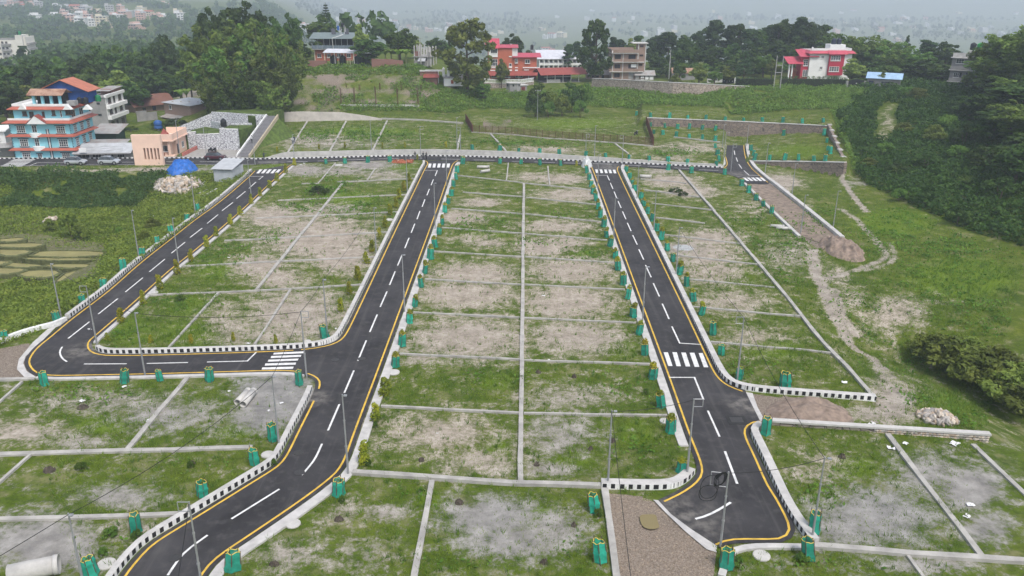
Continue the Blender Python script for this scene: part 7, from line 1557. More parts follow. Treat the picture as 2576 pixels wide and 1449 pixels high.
grove([('b1',-10,165,285,90),('b1',35,150,300,95),('b3',85,148,310,80),('b1',125,150,300,90),('b0',165,140,320,80),('b1',205,134,300,90),('b3',245,120,320,90),('b1',285,122,305,90),('b0',318,112,330,85),('b1',350,122,300,80),('b3',405,92,310,85),('b1',440,122,300,80),('b2',470,140,320,60),('b0',215,172,285,90),('b1',120,190,280,90),('b2',290,178,275,90),('b1',370,165,285,90),('b2',60,215,270,80),('b1',330,200,270,70),('b3',420,185,280,70),('b1',0,205,262,80),('b0',170,205,262,80)], 'in the dark belt behind the turquoise house', 'trees behind the turquoise house')
grove([('b1',600,2,272,95),('b1',520,16,276,70),('b3',560,30,270,70),('b1',660,25,272,70),('b3',690,50,262,60)], 'towering behind the bamboo hill', 'tall trees on the bamboo hill')
grove([('m0',545,75,246,150),('m1',605,60,242,150),('m2',655,75,240,140),('m0',700,95,236,110),('m1',520,115,242,130),('m2',575,130,232,150),('m0',640,140,230,140),('m1',700,165,228,100),('m2',600,190,224,120),('m0',530,185,228,100),('m1',665,210,221,90)], 'on the left hill', 'bamboo on the left hill')
plant('b1',730,32,268,48,'small dark tree on a tall bare trunk left of the restaurant','single trees on the hill'); plant('n0',818,5,322,46,'tall symmetrical star pine rising behind the restaurant','single trees on the hill')
plant('b0',805,45,312,78,'round bright green tree behind the restaurant roof','single trees on the hill'); plant('b2',905,62,274,46,'sparse bare-topped tree right of the restaurant','single trees on the hill'); plant('b1',925,92,268,90,'dense dark tree hiding the right end of the restaurant','single trees on the hill')
plant('b0',1003,70,280,80,'broad green tree right of the restaurant','single trees on the hill'); plant('b2',1042,92,290,50,'smaller olive tree beside the broad green tree','single trees on the hill'); plant('b1',755,110,272,55,'leafy dark tree left of the restaurant wall','single trees on the hill'); plant('b2',745,135,262,50,'olive bush tree at the left end of the brick wall','single trees on the hill')
plant('b3',1096,96,320,52,'hazy round tree behind the column house','trees behind the hill edge'); plant('b0',1120,104,325,48,'hazy tree left of the tall leafy tree','trees behind the hill edge')
plant('t0',1176,54,0,112,'tall loose leafy tree left of the orange-red house','trees around the orange-red house',vb=232); plant('b2',1262,148,0,34,'small dark tree in front of the orange-red house','trees around the orange-red house',vb=222); plant('b1',1288,84,330,58,'grey green tree rising behind the orange-red house','trees around the orange-red house'); plant('t1',1502,54,292,72,'tall dense dark tree left of the brick block','trees around the brick block')
plant('b0',1215,205,0,44,'leafy tree below the left end of the balustrade','trees around the orange-red house',vb=250)
grove([('p0',1432,112,330,32),('p1',1452,105,335,34),('p0',1470,118,320,30),('p2',1330,128,330,26)], 'between the school and the tall dark tree', 'thin trees before the school')
grove([('u2',1352,192,236,70),('u1',1385,205,232,56),('u2',1440,186,238,70),('u0',1470,182,240,60),('u1',1415,222,230,50),('u2',1348,225,229,56),('u0',1380,238,228,40),('u0',1462,235,228,44)], 'on the bank below the red pavilion', 'bushy trees below the pavilion')
grove([('p1',1545,95,330,40),('p0',1560,100,345,36),('b2',1590,97,335,42),('p2',1607,92,350,36),('p1',1640,95,330,40),('p0',1662,90,345,36)], 'behind the brick block', 'trees behind the brick block')
grove([('p0',1684,82,330,56),('b3',1725,90,325,56),('p1',1758,80,335,50),('p2',1785,74,345,50),('p0',1803,52,340,52),('p1',1838,66,330,54),('p2',1862,64,345,46),('p0',1888,74,330,54),('b3',1915,76,335,56),('p1',1937,64,345,48),('p2',1962,62,335,56),('b1',1990,48,340,70),('p1',2020,45,335,56),('b3',2048,58,335,60),('p2',2076,66,345,44),('b1',2105,86,330,50),('b1',1700,120,315,50),('b3',1745,118,312,50),('b1',1795,112,310,56),('b3',1845,110,312,56),('b1',1900,112,312,56),('b3',1960,105,315,60),('b1',2010,100,315,60),('b1',1655,130,312,45)], 'in the tall wood behind the crimson house road', 'wood behind the road')
grove([('b0',1712,152,290,36),('b2',1762,160,280,44),('b0',1800,175,276,40),('b2',1832,168,278,44),('c0',1877,128,284,62),('b0',1925,135,292,50),('b2',1700,185,268,34),('u1',1742,195,266,50),('u0',1775,200,265,40),('b2',1945,150,290,40)], 'among the roadside sheds', 'greenery by the roadside sheds')
grove([('m2',2130,90,318,110),('m0',2165,95,312,120),('m1',2200,98,316,120),('m2',2235,110,310,110),('m0',2262,130,305,90),('u2',2150,135,302,110),('u2',2200,140,300,110),('u0',2245,150,298,100)], 'behind the blue roof', 'bamboo behind the blue roof')
plant('b2',2140,148,0,64,'round tree with russet top right of the crimson house','trees on the right plateau',vb=212); plant('c0',2286,88,335,36,'pointed conifer behind the bamboo on the right plateau','trees on the right plateau'); plant('b2',2222,178,274,24,'small spindly tree before the blue roof','trees on the right plateau')
grove([('p1',2338,102,335,52),('b1',2388,104,330,60),('b0',2320,128,300,66),('b1',2345,145,292,80),('b3',2300,150,298,60),('b0',2370,165,285,60),('b2',2440,180,272,30)], 'left of the grey house', 'trees left of the grey house')
grove([('m0',2500,118,262,80),('m1',2520,102,258,110),('m2',2560,90,250,120),('m0',2600,70,240,140),('m1',2650,70,225,140),('m2',2530,160,240,110),('m0',2580,190,222,120),('m1',2515,190,255,90),('m2',2478,165,272,40)], 'at the right edge', 'bamboo at the right edge')
grove([('u2',1560,150,312,70),('u2',1600,155,308,70),('u0',1640,160,305,70),('u2',1680,150,308,80),('u2',1725,150,306,80),('u0',1765,145,308,80),('u2',1810,145,306,80),('u2',1850,150,304,80),('u2',1900,150,302,90),('u0',1945,145,306,90),('u2',1990,140,310,90),('u2',2040,135,312,90),('u2',2090,135,310,90),('u2',2275,165,300,90),('u0',2310,170,298,90),('u2',2350,172,296,90),('u2',2400,165,300,90)], 'along the hedge line behind the road', 'bushes behind the road')
grove([('b1',2540,122,275,110),('b3',2525,112,268,110),('b1',2555,98,262,130),('b3',2600,85,255,140),('m2',2540,150,250,150),('m0',2560,140,240,160),('b1',2540,190,228,140),('b3',2590,210,212,150),('m1',2600,260,190,150),('b1',2560,270,196,130),('b1',2600,330,170,140)], 'in the dark wood at the right edge', 'dark wood at the right edge')
grove([('u0',2283,206,256,60),('u1',2310,212,254,60),('u2',2420,228,235,60),('b1',2450,235,225,70),('b3',2500,230,220,80),('b1',2540,255,205,90),('b0',2560,300,190,80),('b1',2500,290,195,70),('u2',2440,290,200,70),('u0',2390,270,215,60),('b3',2575,360,165,90),('u2',2480,350,180,80),('u0',2420,350,190,60),('u1',2360,300,205,60),('u2',2530,430,160,90),('u0',2440,430,170,70),('u2',2340,370,185,70),('u1',2280,300,215,50),('u0',2230,345,195,50),('u2',2260,400,180,60),('u1',2190,390,185,45),('u0',2150,340,205,36),('u2',2340,450,158,60),('u2',2420,500,148,70),('u0',2270,460,160,44)], 'on the dark right slope', 'undergrowth bushes on the right slope')
for i, (k, u, vt, vb, w_) in enumerate([('u1',2335,825,900,110),('u1',2385,822,925,150),('u1',2440,850,955,150),('u1',2490,880,985,150),('u1',2535,915,1012,150),('u1',2580,945,1045,150),('u1',2430,826,920,140),('u1',2500,850,945,150),('u1',2560,890,985,140)]): plant(k, u, vt, 0, w_, f'dense olive thicket bush, {ORD[i]} from the left in the right gully', 'thicket in the right gully', 'thicket_bush', vb)
for i, (k, u, vt, vb, w_) in enumerate([('u1',180,512,595,52),('u1',205,548,602,46),('u1',125,540,580,34),('u0',300,560,590,20),('u1',385,540,575,40),('u1',365,570,605,36)]): plant(k, u, vt, 0, w_, f'tall reedy grass clump, {ORD[i]} counted on the slope above the paddies', 'reeds above the paddies', 'reed_clump', vb)
for i, (u, vb, w_, k) in enumerate([(800,487,60,'u2'),(455,755,36,'u0'),(280,1345,50,'u0'),(345,1352,40,'u0'),(260,1395,30,'u0'),(205,1180,36,'u0'),(1625,990,22,'u0'),(275,362,26,'u2'),(330,330,36,'u2'),(440,318,60,'u2'),(400,322,50,'u0'),(555,437,20,'u0'),(945,1075,20,'u0'),(925,1170,26,'u0'),(860,1262,22,'u0'),(1505,1296,34,'u0'),(2020,1412,50,'u0'),(1850,1420,60,'u0'),(480,1175,24,'u0'),(690,1170,20,'u0'),(1700,485,40,'u2'),(1720,492,30,'u2')]):
    plant(k, u, vb - w_ * .45, 0, w_, f'low weedy bush, {ORD[i]} counted over the plots and yards', 'weedy bushes in the plots', 'weed_bush', vb)
# banana plants by the brick wall
BAN = MB()
for i in range(8):
    a = 6.283 * i / 8 + .3; L = 1.6
    P = [(L * f * math.cos(a), L * f * math.sin(a), 1.5 + 1.0 * math.sin(f * 2.2)) for f in np.linspace(0, 1, 5)]; s_ = np.array([-math.sin(a), math.cos(a), 0]) * .28
    for k in range(4): w0, w1 = math.sin(.3 + k * .65), math.sin(.3 + (k + 1) * .65) if k < 3 else .05; BAN.quad(tuple(P[k] - s_ * w0), tuple(P[k + 1] - s_ * w1), tuple(P[k + 1] + s_ * w1), tuple(P[k] + s_ * w0))
BANM = BAN.mesh('leaves', M_leaf('banana_leaf', [(.05, .09, .02), (.09, .14, .03), (.14, .18, .05)])); BANS = MB().tube((0, 0, -.2), (0, 0, 1.6), .16, .1, 7).mesh('stalk', M('banana_stalk', (.14, .15, .06), .8))
for i, (u, v) in enumerate([(985,158),(1003,160),(1022,160),(970,160),(458,262),(472,262)]):
    p = G(u, v); o = T('banana_plant', f'banana plant with drooping leaves, {ORD[i]} ' + ('along the hill brick wall' if i < 4 else 'beside the sandy track'), 'banana plant', p, i, 'banana plants'); o.scale = (1.7,) * 3; link('leaves', BANM, o); link('stalk', BANS, o)
# hedges
def hedge(px, hgt_, wd, label):
    rg = np.random.default_rng(3); V, F = [], []; P = [G(*p) for p in px]
    for a, b in zip(P[:-1], P[1:]):
        n = int(np.linalg.norm(b - a) / .5)
        for k in range(n):
            c = a + (b - a) * (k + rg.random()) / n - P[0]
            for z_ in np.arange(.3, hgt_, .55): leafy(V, F, c + (0, rg.uniform(0, wd), z_ + rg.uniform(-.1, .2)), (.45, .45, .4), 16, .17, rg)
    o = T('hedge', label, 'hedge', P[0]); link('foliage', np_mesh('foliage', np.vstack(V), np.vstack(F), G_DARK, 4), o)
    mb = MB()
    for a, b in zip(P[:-1], P[1:]): a, b = a - P[0], b - P[0]; mb.hexa([(*a[:2], a[2] - .3), (*b[:2], b[2] - .3), (b[0], b[1] + wd, b[2] - .3), (a[0], a[1] + wd, a[2] - .3)], [(*a[:2], a[2] + hgt_ * .8), (*b[:2], b[2] + hgt_ * .8), (b[0], b[1] + wd, b[2] + hgt_ * .8), (a[0], a[1] + wd, a[2] + hgt_ * .8)])
    mb.build('twig_core', M('twig_core', (.02, .028, .012), .95), o)
hedge([(1963,217),(2040,217),(2105,218),(2130,219)], 2.6, 1.2, 'clipped dark hedge in front of the crimson house'); hedge([(1852,214),(1900,215),(1945,216)], 2.4, 1.2, 'dark hedge right of the black ornamental gate')

# ---- undergrowth, weeds and grass
def scatter(n, rg, az0, az1, d0, d1):
    a = rg.uniform(az0, az1, n); d = np.sqrt(rg.uniform(d0 ** 2, d1 ** 2, n)); return d * np.sin(a), d * np.cos(a)
def leaf_stuff(name, label, x, y, z, size, mat, up=.35, seed=1):
    rg = np.random.default_rng(seed); n = len(x); p = np.stack([x, y, z], -1)
    nr = rg.normal(size=(n, 3)); nr[:, 2] = np.abs(nr[:, 2]) + up; nr /= np.linalg.norm(nr, axis=1)[:, None]
    a = np.cross(nr, rg.normal(size=(n, 3))); a /= np.linalg.norm(a, axis=1)[:, None]; b = np.cross(nr, a); s = np.asarray(size).reshape(-1, 1) * rg.uniform(.6, 1.4, (n, 1))
    q4 = np.stack([p - a * s, p + b * s * .55, p + a * s, p - b * s * .55], 1).reshape(-1, 3)
    return struct(link(name, np_mesh(name, q4, np.arange(n * 4).reshape(-1, 4), mat, 4)), label, 'stuff')
rg = np.random.default_rng(77)
x, y = scatter(640000, rg, math.radians(-20), math.radians(37), 95, 300)
a_ = np.arctan2(x, y); d_ = np.hypot(x, y); df = foot_d(a_); dc = np.interp(a_, _ca[:, 0], _ca[:, 1]); k_ = (d_ - df) / (dc - df)
dens = fbm(x / 6, y / 6, 31); ok = (k_ > .04) & (k_ < 1.12) & (dens > np.where(a_ > az_of(2120, 430), .16, .26))
zz0 = hgt(x, y); uu, vv = proj(x, y, zz0)
cut = inside(uu, vv, EARTH_CUT) & (fbm(x / 3.5, y / 3.5, 91) < .56); track = seg_dist(x, y, [tuple(G(a, b)[:2]) for a, b in PATHS[-1][0]]) < 2.2
ok &= ~cut & ~track & (uu > -40) & (uu < 2650) & (a_ > az_of(690, 300))
mnd = np.clip((dens - .22) * 4, 0, 1); right = a_ > az_of(2120, 430) + .09 * (fbm(x / 9, y / 9, 95) - .45)
x, y, zz0, mnd, right = x[ok], y[ok], zz0[ok], mnd[ok], right[ok]; hgt_u = mnd * rg.uniform(0, 1, len(x)) ** 1.5 * np.where(right, 2.0, 1.0)
leaf_stuff('undergrowth', 'dense green undergrowth on the back bank', x[~right], y[~right], (zz0 + hgt_u)[~right] + .1, rg.uniform(.16, .34, (~right).sum()), M_leaf('bank_undergrowth', [(.028, .05, .012), (.058, .095, .02), (.10, .14, .03)]), seed=2)
leaf_stuff('undergrowth', 'dark tangled undergrowth on the right slope', x[right], y[right], (zz0 + hgt_u)[right] + .1, rg.uniform(.2, .42, right.sum()), M_leaf('slope_undergrowth', [(.008, .018, .005), (.018, .037, .008), (.040, .066, .013)]), seed=3)
# weeds on the low ground left of the road and dark maize rows
x, y = scatter(230000, rg, math.radians(-36), math.radians(-12), 85, 195); ok = inside(x, y, _low); x, y = x[ok], y[ok]; zz0 = hgt(x, y); uu, vv = proj(x, y, zz0)
pad = np.zeros(len(x), bool)
for pd in PAD: pad |= inside(uu, vv, t(0,1,[(px_ + (px_ - np.mean([q_[0] for q_ in pd])) * .12, py_ + (py_ - np.mean([q_[1] for q_ in pd])) * .6) for px_, py_ in pd]))
pad |= (uu < 262) & (vv > 590) & (vv < 705) & (rg.random(len(x)) < .8); pad |= (vv < 436) & (rg.random(len(x)) < .85)
dens = fbm(x / 4, y / 4, 41); ok = ~pad & (dens > .28); x, y, zz0, dens, uu, vv = x[ok], y[ok], zz0[ok], dens[ok], uu[ok], vv[ok]
maize = (vv < 525) & (uu < 430 - (vv - 430) * .9) & (fbm(x / 11, y / 11, 43) > .42); hu = np.clip((dens - .28) * 3, 0, 1) * rg.random(len(x)) * np.where(maize, 1.6, .7)
leaf_stuff('crop_patch', 'dark green maize-like crop above the paddies', x[maize], y[maize], (zz0 + hu + .2)[maize], rg.uniform(.14, .3, maize.sum()), M_leaf('maize_leaves', [(.02, .042, .016), (.036, .068, .024), (.06, .095, .035)]), 0.0, 4)
leaf_stuff('weeds', 'mixed green weeds around the paddies', x[~maize], y[~maize], (zz0 + hu + .05)[~maize], rg.uniform(.10, .22, (~maize).sum()), M_leaf('wild_weeds', [(.05, .075, .016), (.09, .125, .026), (.15, .17, .04)]), seed=5)
# grass blades over the whole estate
ROADS = [poly1, poly2, poly3, list(map(tuple, ft)) + list(map(tuple, fb[::-1])), poly5]
def on_road(x, y):
    m = np.zeros(len(x), bool)
    for p in ROADS: m |= inside(x, y, p)
    for ln in (wO, wI, wR2, wL3): m |= seg_dist(x, y, [tuple(q_) for q_ in ln[::4]]) < 1.35
    for ln in (wR3, wB3): m |= seg_dist(x, y, [tuple(q_) for q_ in ln[::4]]) < 1.0
    return m
def grass(n, d0, d1, hmin, hmax, wdt, seed, label, mat, nb=3, thr=.0):
    rg = np.random.default_rng(seed); x, y = scatter(n, rg, math.radians(-33), math.radians(33), d0, d1)
    u, v = proj(x, y, 0 * x); ok = (u > -30) & (u < 2606) & (v < 1480); x, y = x[ok], y[ok]
    ok = ~on_road(x, y); x, y = x[ok], y[ok]; z = hgt(x, y)
    so, gr, di, lu = ground_masks(x, y, z)
    k = 1 - np.clip(so + .1, 0, 1) * .93 - di * .97; k = k * (.35 + 1.3 * np.clip(fbm(x / 2.2, y / 2.2, seed) - .25, 0, 1)) + .35 * lu * (so < .4)
    ok = (rg.random(len(x)) < k) & (np.arctan2(x, y) > -2) & ~(inside(x, y, _low)); x, y, z, lu = x[ok], y[ok], z[ok], lu[ok]
    far = (np.hypot(x, y) < foot_d(np.arctan2(x, y)) + 3); x, y, z, lu = x[far], y[far], z[far], lu[far]
    m = len(x) * nb; X = np.repeat(x, nb) + rg.normal(0, .09, m); Y = np.repeat(y, nb) + rg.normal(0, .09, m); Zb = np.repeat(z, nb) - .02
    hh = rg.uniform(hmin, hmax, m) * (1 + .7 * np.repeat(lu, nb)); an = rg.uniform(0, 6.28, m); lx, ly = rg.normal(0, .35, m) * hh, rg.normal(0, .35, m) * hh; w_ = wdt * rg.uniform(.6, 1.4, m)
    A = np.stack([X - np.cos(an) * w_, Y - np.sin(an) * w_, Zb], -1); B = np.stack([X + np.cos(an) * w_, Y + np.sin(an) * w_, Zb], -1); C = np.stack([X + lx, Y + ly, Zb + hh], -1)
    return struct(link('grass', np_mesh('grass', np.stack([A, B, C], 1).reshape(-1, 3), np.arange(m * 3).reshape(-1, 3), mat, 3)), label, 'stuff')
m_gr = M_leaf('grass_blades', [(.045, .07, .014), (.085, .12, .022), (.15, .17, .045)], obvar=.0); m_gr2 = M_leaf('coarse_weed_blades', [(.03, .058, .014), (.06, .098, .02), (.12, .15, .03)], obvar=.0)
grass(230000, 42, 110, .07, .22, .018, 51, 'short wild grass on the near plots', m_gr); grass(190000, 105, 235, .10, .28, .035, 52, 'short wild grass on the far plots', m_gr, 2)
grass(16000, 42, 130, .25, .55, .028, 53, 'coarse weed tufts on the plots', m_gr2, 7)

WEEDS = [(820,480,70,30),(900,522,90,22),(560,640,60,26),(1230,560,70,12),(1430,540,80,10),(1490,640,50,12),(1240,945,100,26),(1560,965,80,40),(1890,560,70,30),(1960,620,70,40),(1990,690,50,30),(2150,780,70,40),(2350,720,140,50),(300,845,70,24),(470,762,70,20),(250,1000,100,18),(150,985,100,18),(300,1350,70,20),(480,1170,60,16),(1350,610,60,8),(1180,570,70,12),(760,520,50,20),(700,600,40,20),(1880,930,100,24),(2070,1240,50,40),(2300,1010,80,30),(1600,1120,60,40),(1080,1240,60,20),(660,1270,60,20),(1100,1420,90,20),(1480,1390,50,40),(2020,1420,120,14),(900,340,150,14),(1300,360,160,8),(1700,385,60,10),(2400,620,150,50),(2230,600,80,40),(2470,780,130,60),(2300,560,80,30),(2200,840,60,30),(2420,1060,130,30),(2300,900,50,30),(2050,560,60,30)]
x, y = scatter(520000, rg, math.radians(-33), math.radians(33), 44, 240); zz0 = hgt(x, y); uu, vv = proj(x, y, zz0); k_ = np.zeros(len(x))
for cu, cv, ru, rv in WEEDS: k_ = np.maximum(k_, np.exp(-(((uu - cu) / ru) ** 2 + ((vv - cv) / rv) ** 2) * 1.2))
dens = fbm(x / 1.8, y / 1.8, 97); ok = (rg.random(len(x)) < k_ * np.clip((dens - .35) * 4, 0, 1)) & ~inside(x, y, _low) & (np.hypot(x, y) < foot_d(np.arctan2(x, y)) + 2); x, y, zz0, dens = x[ok], y[ok], zz0[ok], dens[ok]; ok = ~on_road(x, y); x, y, zz0, dens = x[ok], y[ok], zz0[ok], dens[ok]
leaf_stuff('broad_weeds', 'patches of dark broad-leaved weeds in the plots', x, y, zz0 + .04 + .4 * np.clip((dens - .35) * 3, 0, 1) * rg.random(len(x)), rg.uniform(.06, .13, len(x)) * (1 + np.hypot(x, y) / 160), M_leaf('weed_leaves', [(.02, .042, .008), (.042, .078, .012), (.08, .115, .02)]), .5, 6)

# ---- far woods and far houses
def far_wood(name, label, n, az0, az1, d0, d1, cond, hmin, hmax, mat, seed, nl=34):
    rg = np.random.default_rng(seed); x, y = scatter(n, rg, az0, az1, d0, d1); z = hgt(x, y, False); k = cond(x, y); x, y, z = x[k], y[k], z[k]; V, F = [], []
    m = len(x); hh = rg.uniform(hmin, hmax, m); R = hh * rg.uniform(.26, .40, m)
    d = rg.normal(size=(m, nl, 3)); d /= np.linalg.norm(d, axis=2)[:, :, None]; d[..., 2] = d[..., 2] * .9 + .1; rr = rg.uniform(.6, 1, (m, nl, 1))
    c = np.stack([x, y, z + hh * .6], -1)[:, None, :] + d * rr * np.stack([R, R, hh * .42], -1)[:, None, :]
    nr = d + rg.normal(size=d.shape) * .45; nr /= np.linalg.norm(nr, axis=2)[..., None]; a = np.cross(nr, rg.normal(size=d.shape)); a /= np.linalg.norm(a, axis=2)[..., None]; b = np.cross(nr, a); s = (R * .46)[:, None, None] * rg.uniform(.6, 1.3, (m, nl, 1))
    q4 = np.stack([c - a * s, c + b * s * .7, c + a * s, c - b * s * .7], 2).reshape(-1, 3)
    struct(link(name, np_mesh(name, q4, np.arange(len(q4)).reshape(-1, 4), mat, 4)), label, 'stuff')
HPOS = []
m_far = [M('far_wall_white', (.66, .65, .63), .8, .05), M('far_wall_cream', (.62, .54, .38), .8, .05), M('far_wall_pink', (.56, .36, .29), .8, .05), M('far_wall_grey', (.42, .41, .4), .8, .05)]; cname = ['white', 'cream', 'pinkish', 'grey']
def far_house(u, v, c, label, group, w_=9.0, fl=3, win=True):
    p = G(u, v); HPOS.append(p[:2]); rz = rng.uniform(-.5, .5); o = T('distant_house', label, 'house', p, rz, group); d_ = w_ * rng.uniform(.7, 1.0); hh = 3.0 * fl
    MB().box(-w_ / 2, w_ / 2, -d_ / 2, d_ / 2, -3, hh).build('wall', m_far[c], o)
    if rng.random() < .15: MB().hexa([(-w_ / 2 - .5, -d_ / 2 - .5, hh), (w_ / 2 + .5, -d_ / 2 - .5, hh), (w_ / 2 + .5, d_ / 2 + .5, hh), (-w_ / 2 - .5, d_ / 2 + .5, hh)], [(-w_ / 2, -.2, hh + 1.7), (w_ / 2, -.2, hh + 1.7), (w_ / 2, .2, hh + 1.7), (-w_ / 2, .2, hh + 1.7)]).build('roof', m_red, o)
    else: MB().box(-w_ / 2 - .5, w_ / 2 + .5, -d_ / 2 - .5, d_ / 2 + .5, hh, hh + .3).build('roof', m_far[0], o); MB().box(-w_ / 2, -w_ / 2 + w_ * .4, -d_ / 4, d_ / 2, hh + .3, hh + 2.6).build('stair_head', m_far[c], o)
    for f in range(fl if win else 0):
        for k in range(3): MB().box(-w_ / 2 + w_ * (.1 + .3 * k), -w_ / 2 + w_ * (.29 + .3 * k), -d_ / 2 - .04, -d_ / 2 + .1, f * 3 + .9, f * 3 + 2.3).build('window', m_dark, o)
FL = sorted([(590,105,0),(660,145,2),(700,190,0),(705,232,2),(800,125,2),(820,190,0),(855,165,2),(900,235,2),(1060,275,1),(1040,255,1),(375,240,0),(400,90,3),(185,85,0),(230,80,3),(320,75,2),(975,140,2),(1110,130,3),(1260,175,2),(1380,285,2),(1395,150,3),(1425,215,2),(1505,150,1),(1195,210,0),(1640,235,2),(1680,190,0),(1815,190,0),(940,255,0),(820,248,0),(60,40,3),(140,60,2),(700,90,3),(760,110,2),(1220,135,2),(1300,165,3),(1440,150,0),(1560,190,2),(870,120,3),(1150,180,2)])
for i, (x_, y_, c) in enumerate(FL): far_house(x_ / 4, y_ / 4 + 2, c, f'small hazy {cname[c]} house, {ORD[i % 30] if i < 30 else "number " + str(i)} from the left on the left hillside' if i < 30 else f'small hazy {cname[c]} house, {ORD[len(FL) - 1 - i]} from the right on the left hillside', 'houses on the hazy left hillside', rng.uniform(9, 15), int(rng.integers(2, 5)))
FC = sorted([(644+490/4,306/4,2),(644+1060/4,222/4,2),(644+1230/4,250/4,0),(644+1265/4,250/4,1),(644+1330/4,246/4,1),(644+1410/4,240/4,0),(644+1470/4,300/4,1),(644+1540/4,292/4,2),(644+1610/4,300/4,1),(644+1740/4,318/4,2),(644+1830/4,308/4,0),(644+1940/4,262/4,2),(1288+300/4,300/4,1),(1288+335/4,388/4,0),(1288+400/4,380/4,0),(1288+500/4,374/4,1),(1288+400/4,540/4,0),(1288+340/4,520/4,0),(1288+1330/4,362/4,0),(1288+1185/4,230/4,1),(1932+1310/4,410/4,2),(1932+1460/4,280/4,1),(1932+1850/4,300/4,0),(1932+2050/4,320/4,1),(1932+2350/4,340/4,0),(1932+1600/4,270/4,0),(644+440/4,318/4,0),(1288+560/4,520/4,2)])
for i, (u, v, c) in enumerate(FC): far_house(u, v + 1, c, f'faint {cname[c]} house in the valley haze, {ORD[i]} from the left beyond the hill', 'houses in the valley haze', rng.uniform(12, 22), int(rng.integers(2, 5)))
for k, (u, v) in enumerate(sorted((rng.uniform(740, 2560), rng.uniform(28, 92)) for _ in range(64))):
    c = int(rng.choice([0, 0, 1, 2, 3])); far_house(u, v, c, f'tiny {cname[c]} house lost in the valley haze, {ORD[k]} from the left', 'tiny houses in the valley haze', rng.uniform(13, 23), int(rng.integers(2, 5)), False)
for k, (u, v) in enumerate(sorted((rng.uniform(10, 480), rng.uniform(10, 50)) for _ in range(10))):
    c = int(rng.integers(4)); far_house(u, v, c, f'tiny {cname[c]} house high on the left hillside, {ORD[k]} from the left', 'tiny houses on the left hillside', rng.uniform(9, 14), 2, False)
HP = np.array(HPOS); HD = np.hypot(HP[:, 0], HP[:, 1])
def clear_view(x, y):
    ok = np.ones(len(x), bool); d = np.hypot(x, y)
    for p, D0 in zip(HP, HD):
        lat = np.abs(x * p[1] - y * p[0]) / D0; ok &= ~((lat < 8) & (d < D0 + 9) & (d > D0 - 30 - D0 * .03))
    return ok
far_wood('distant_wood', 'hazy dark wood on the left hillside', 5200, math.radians(-36), math.radians(-8), 340, 1700, lambda x, y: (fbm(x / 70, y / 70, 61) > .36 + .12 * smooth(520, 800, np.hypot(x, y))) & (np.hypot(x, y) > 360) & clear_view(x, y), 8, 15, G_DARK, 62)
far_wood('distant_wood', 'hazy tree belts across the valley floor', 4200, math.radians(-14), math.radians(36), 480, 3800, lambda x, y: (fbm(x / 220, y / 220, 63) > .52) & clear_view(x, y), 8, 17, G_DARK, 64, 26)

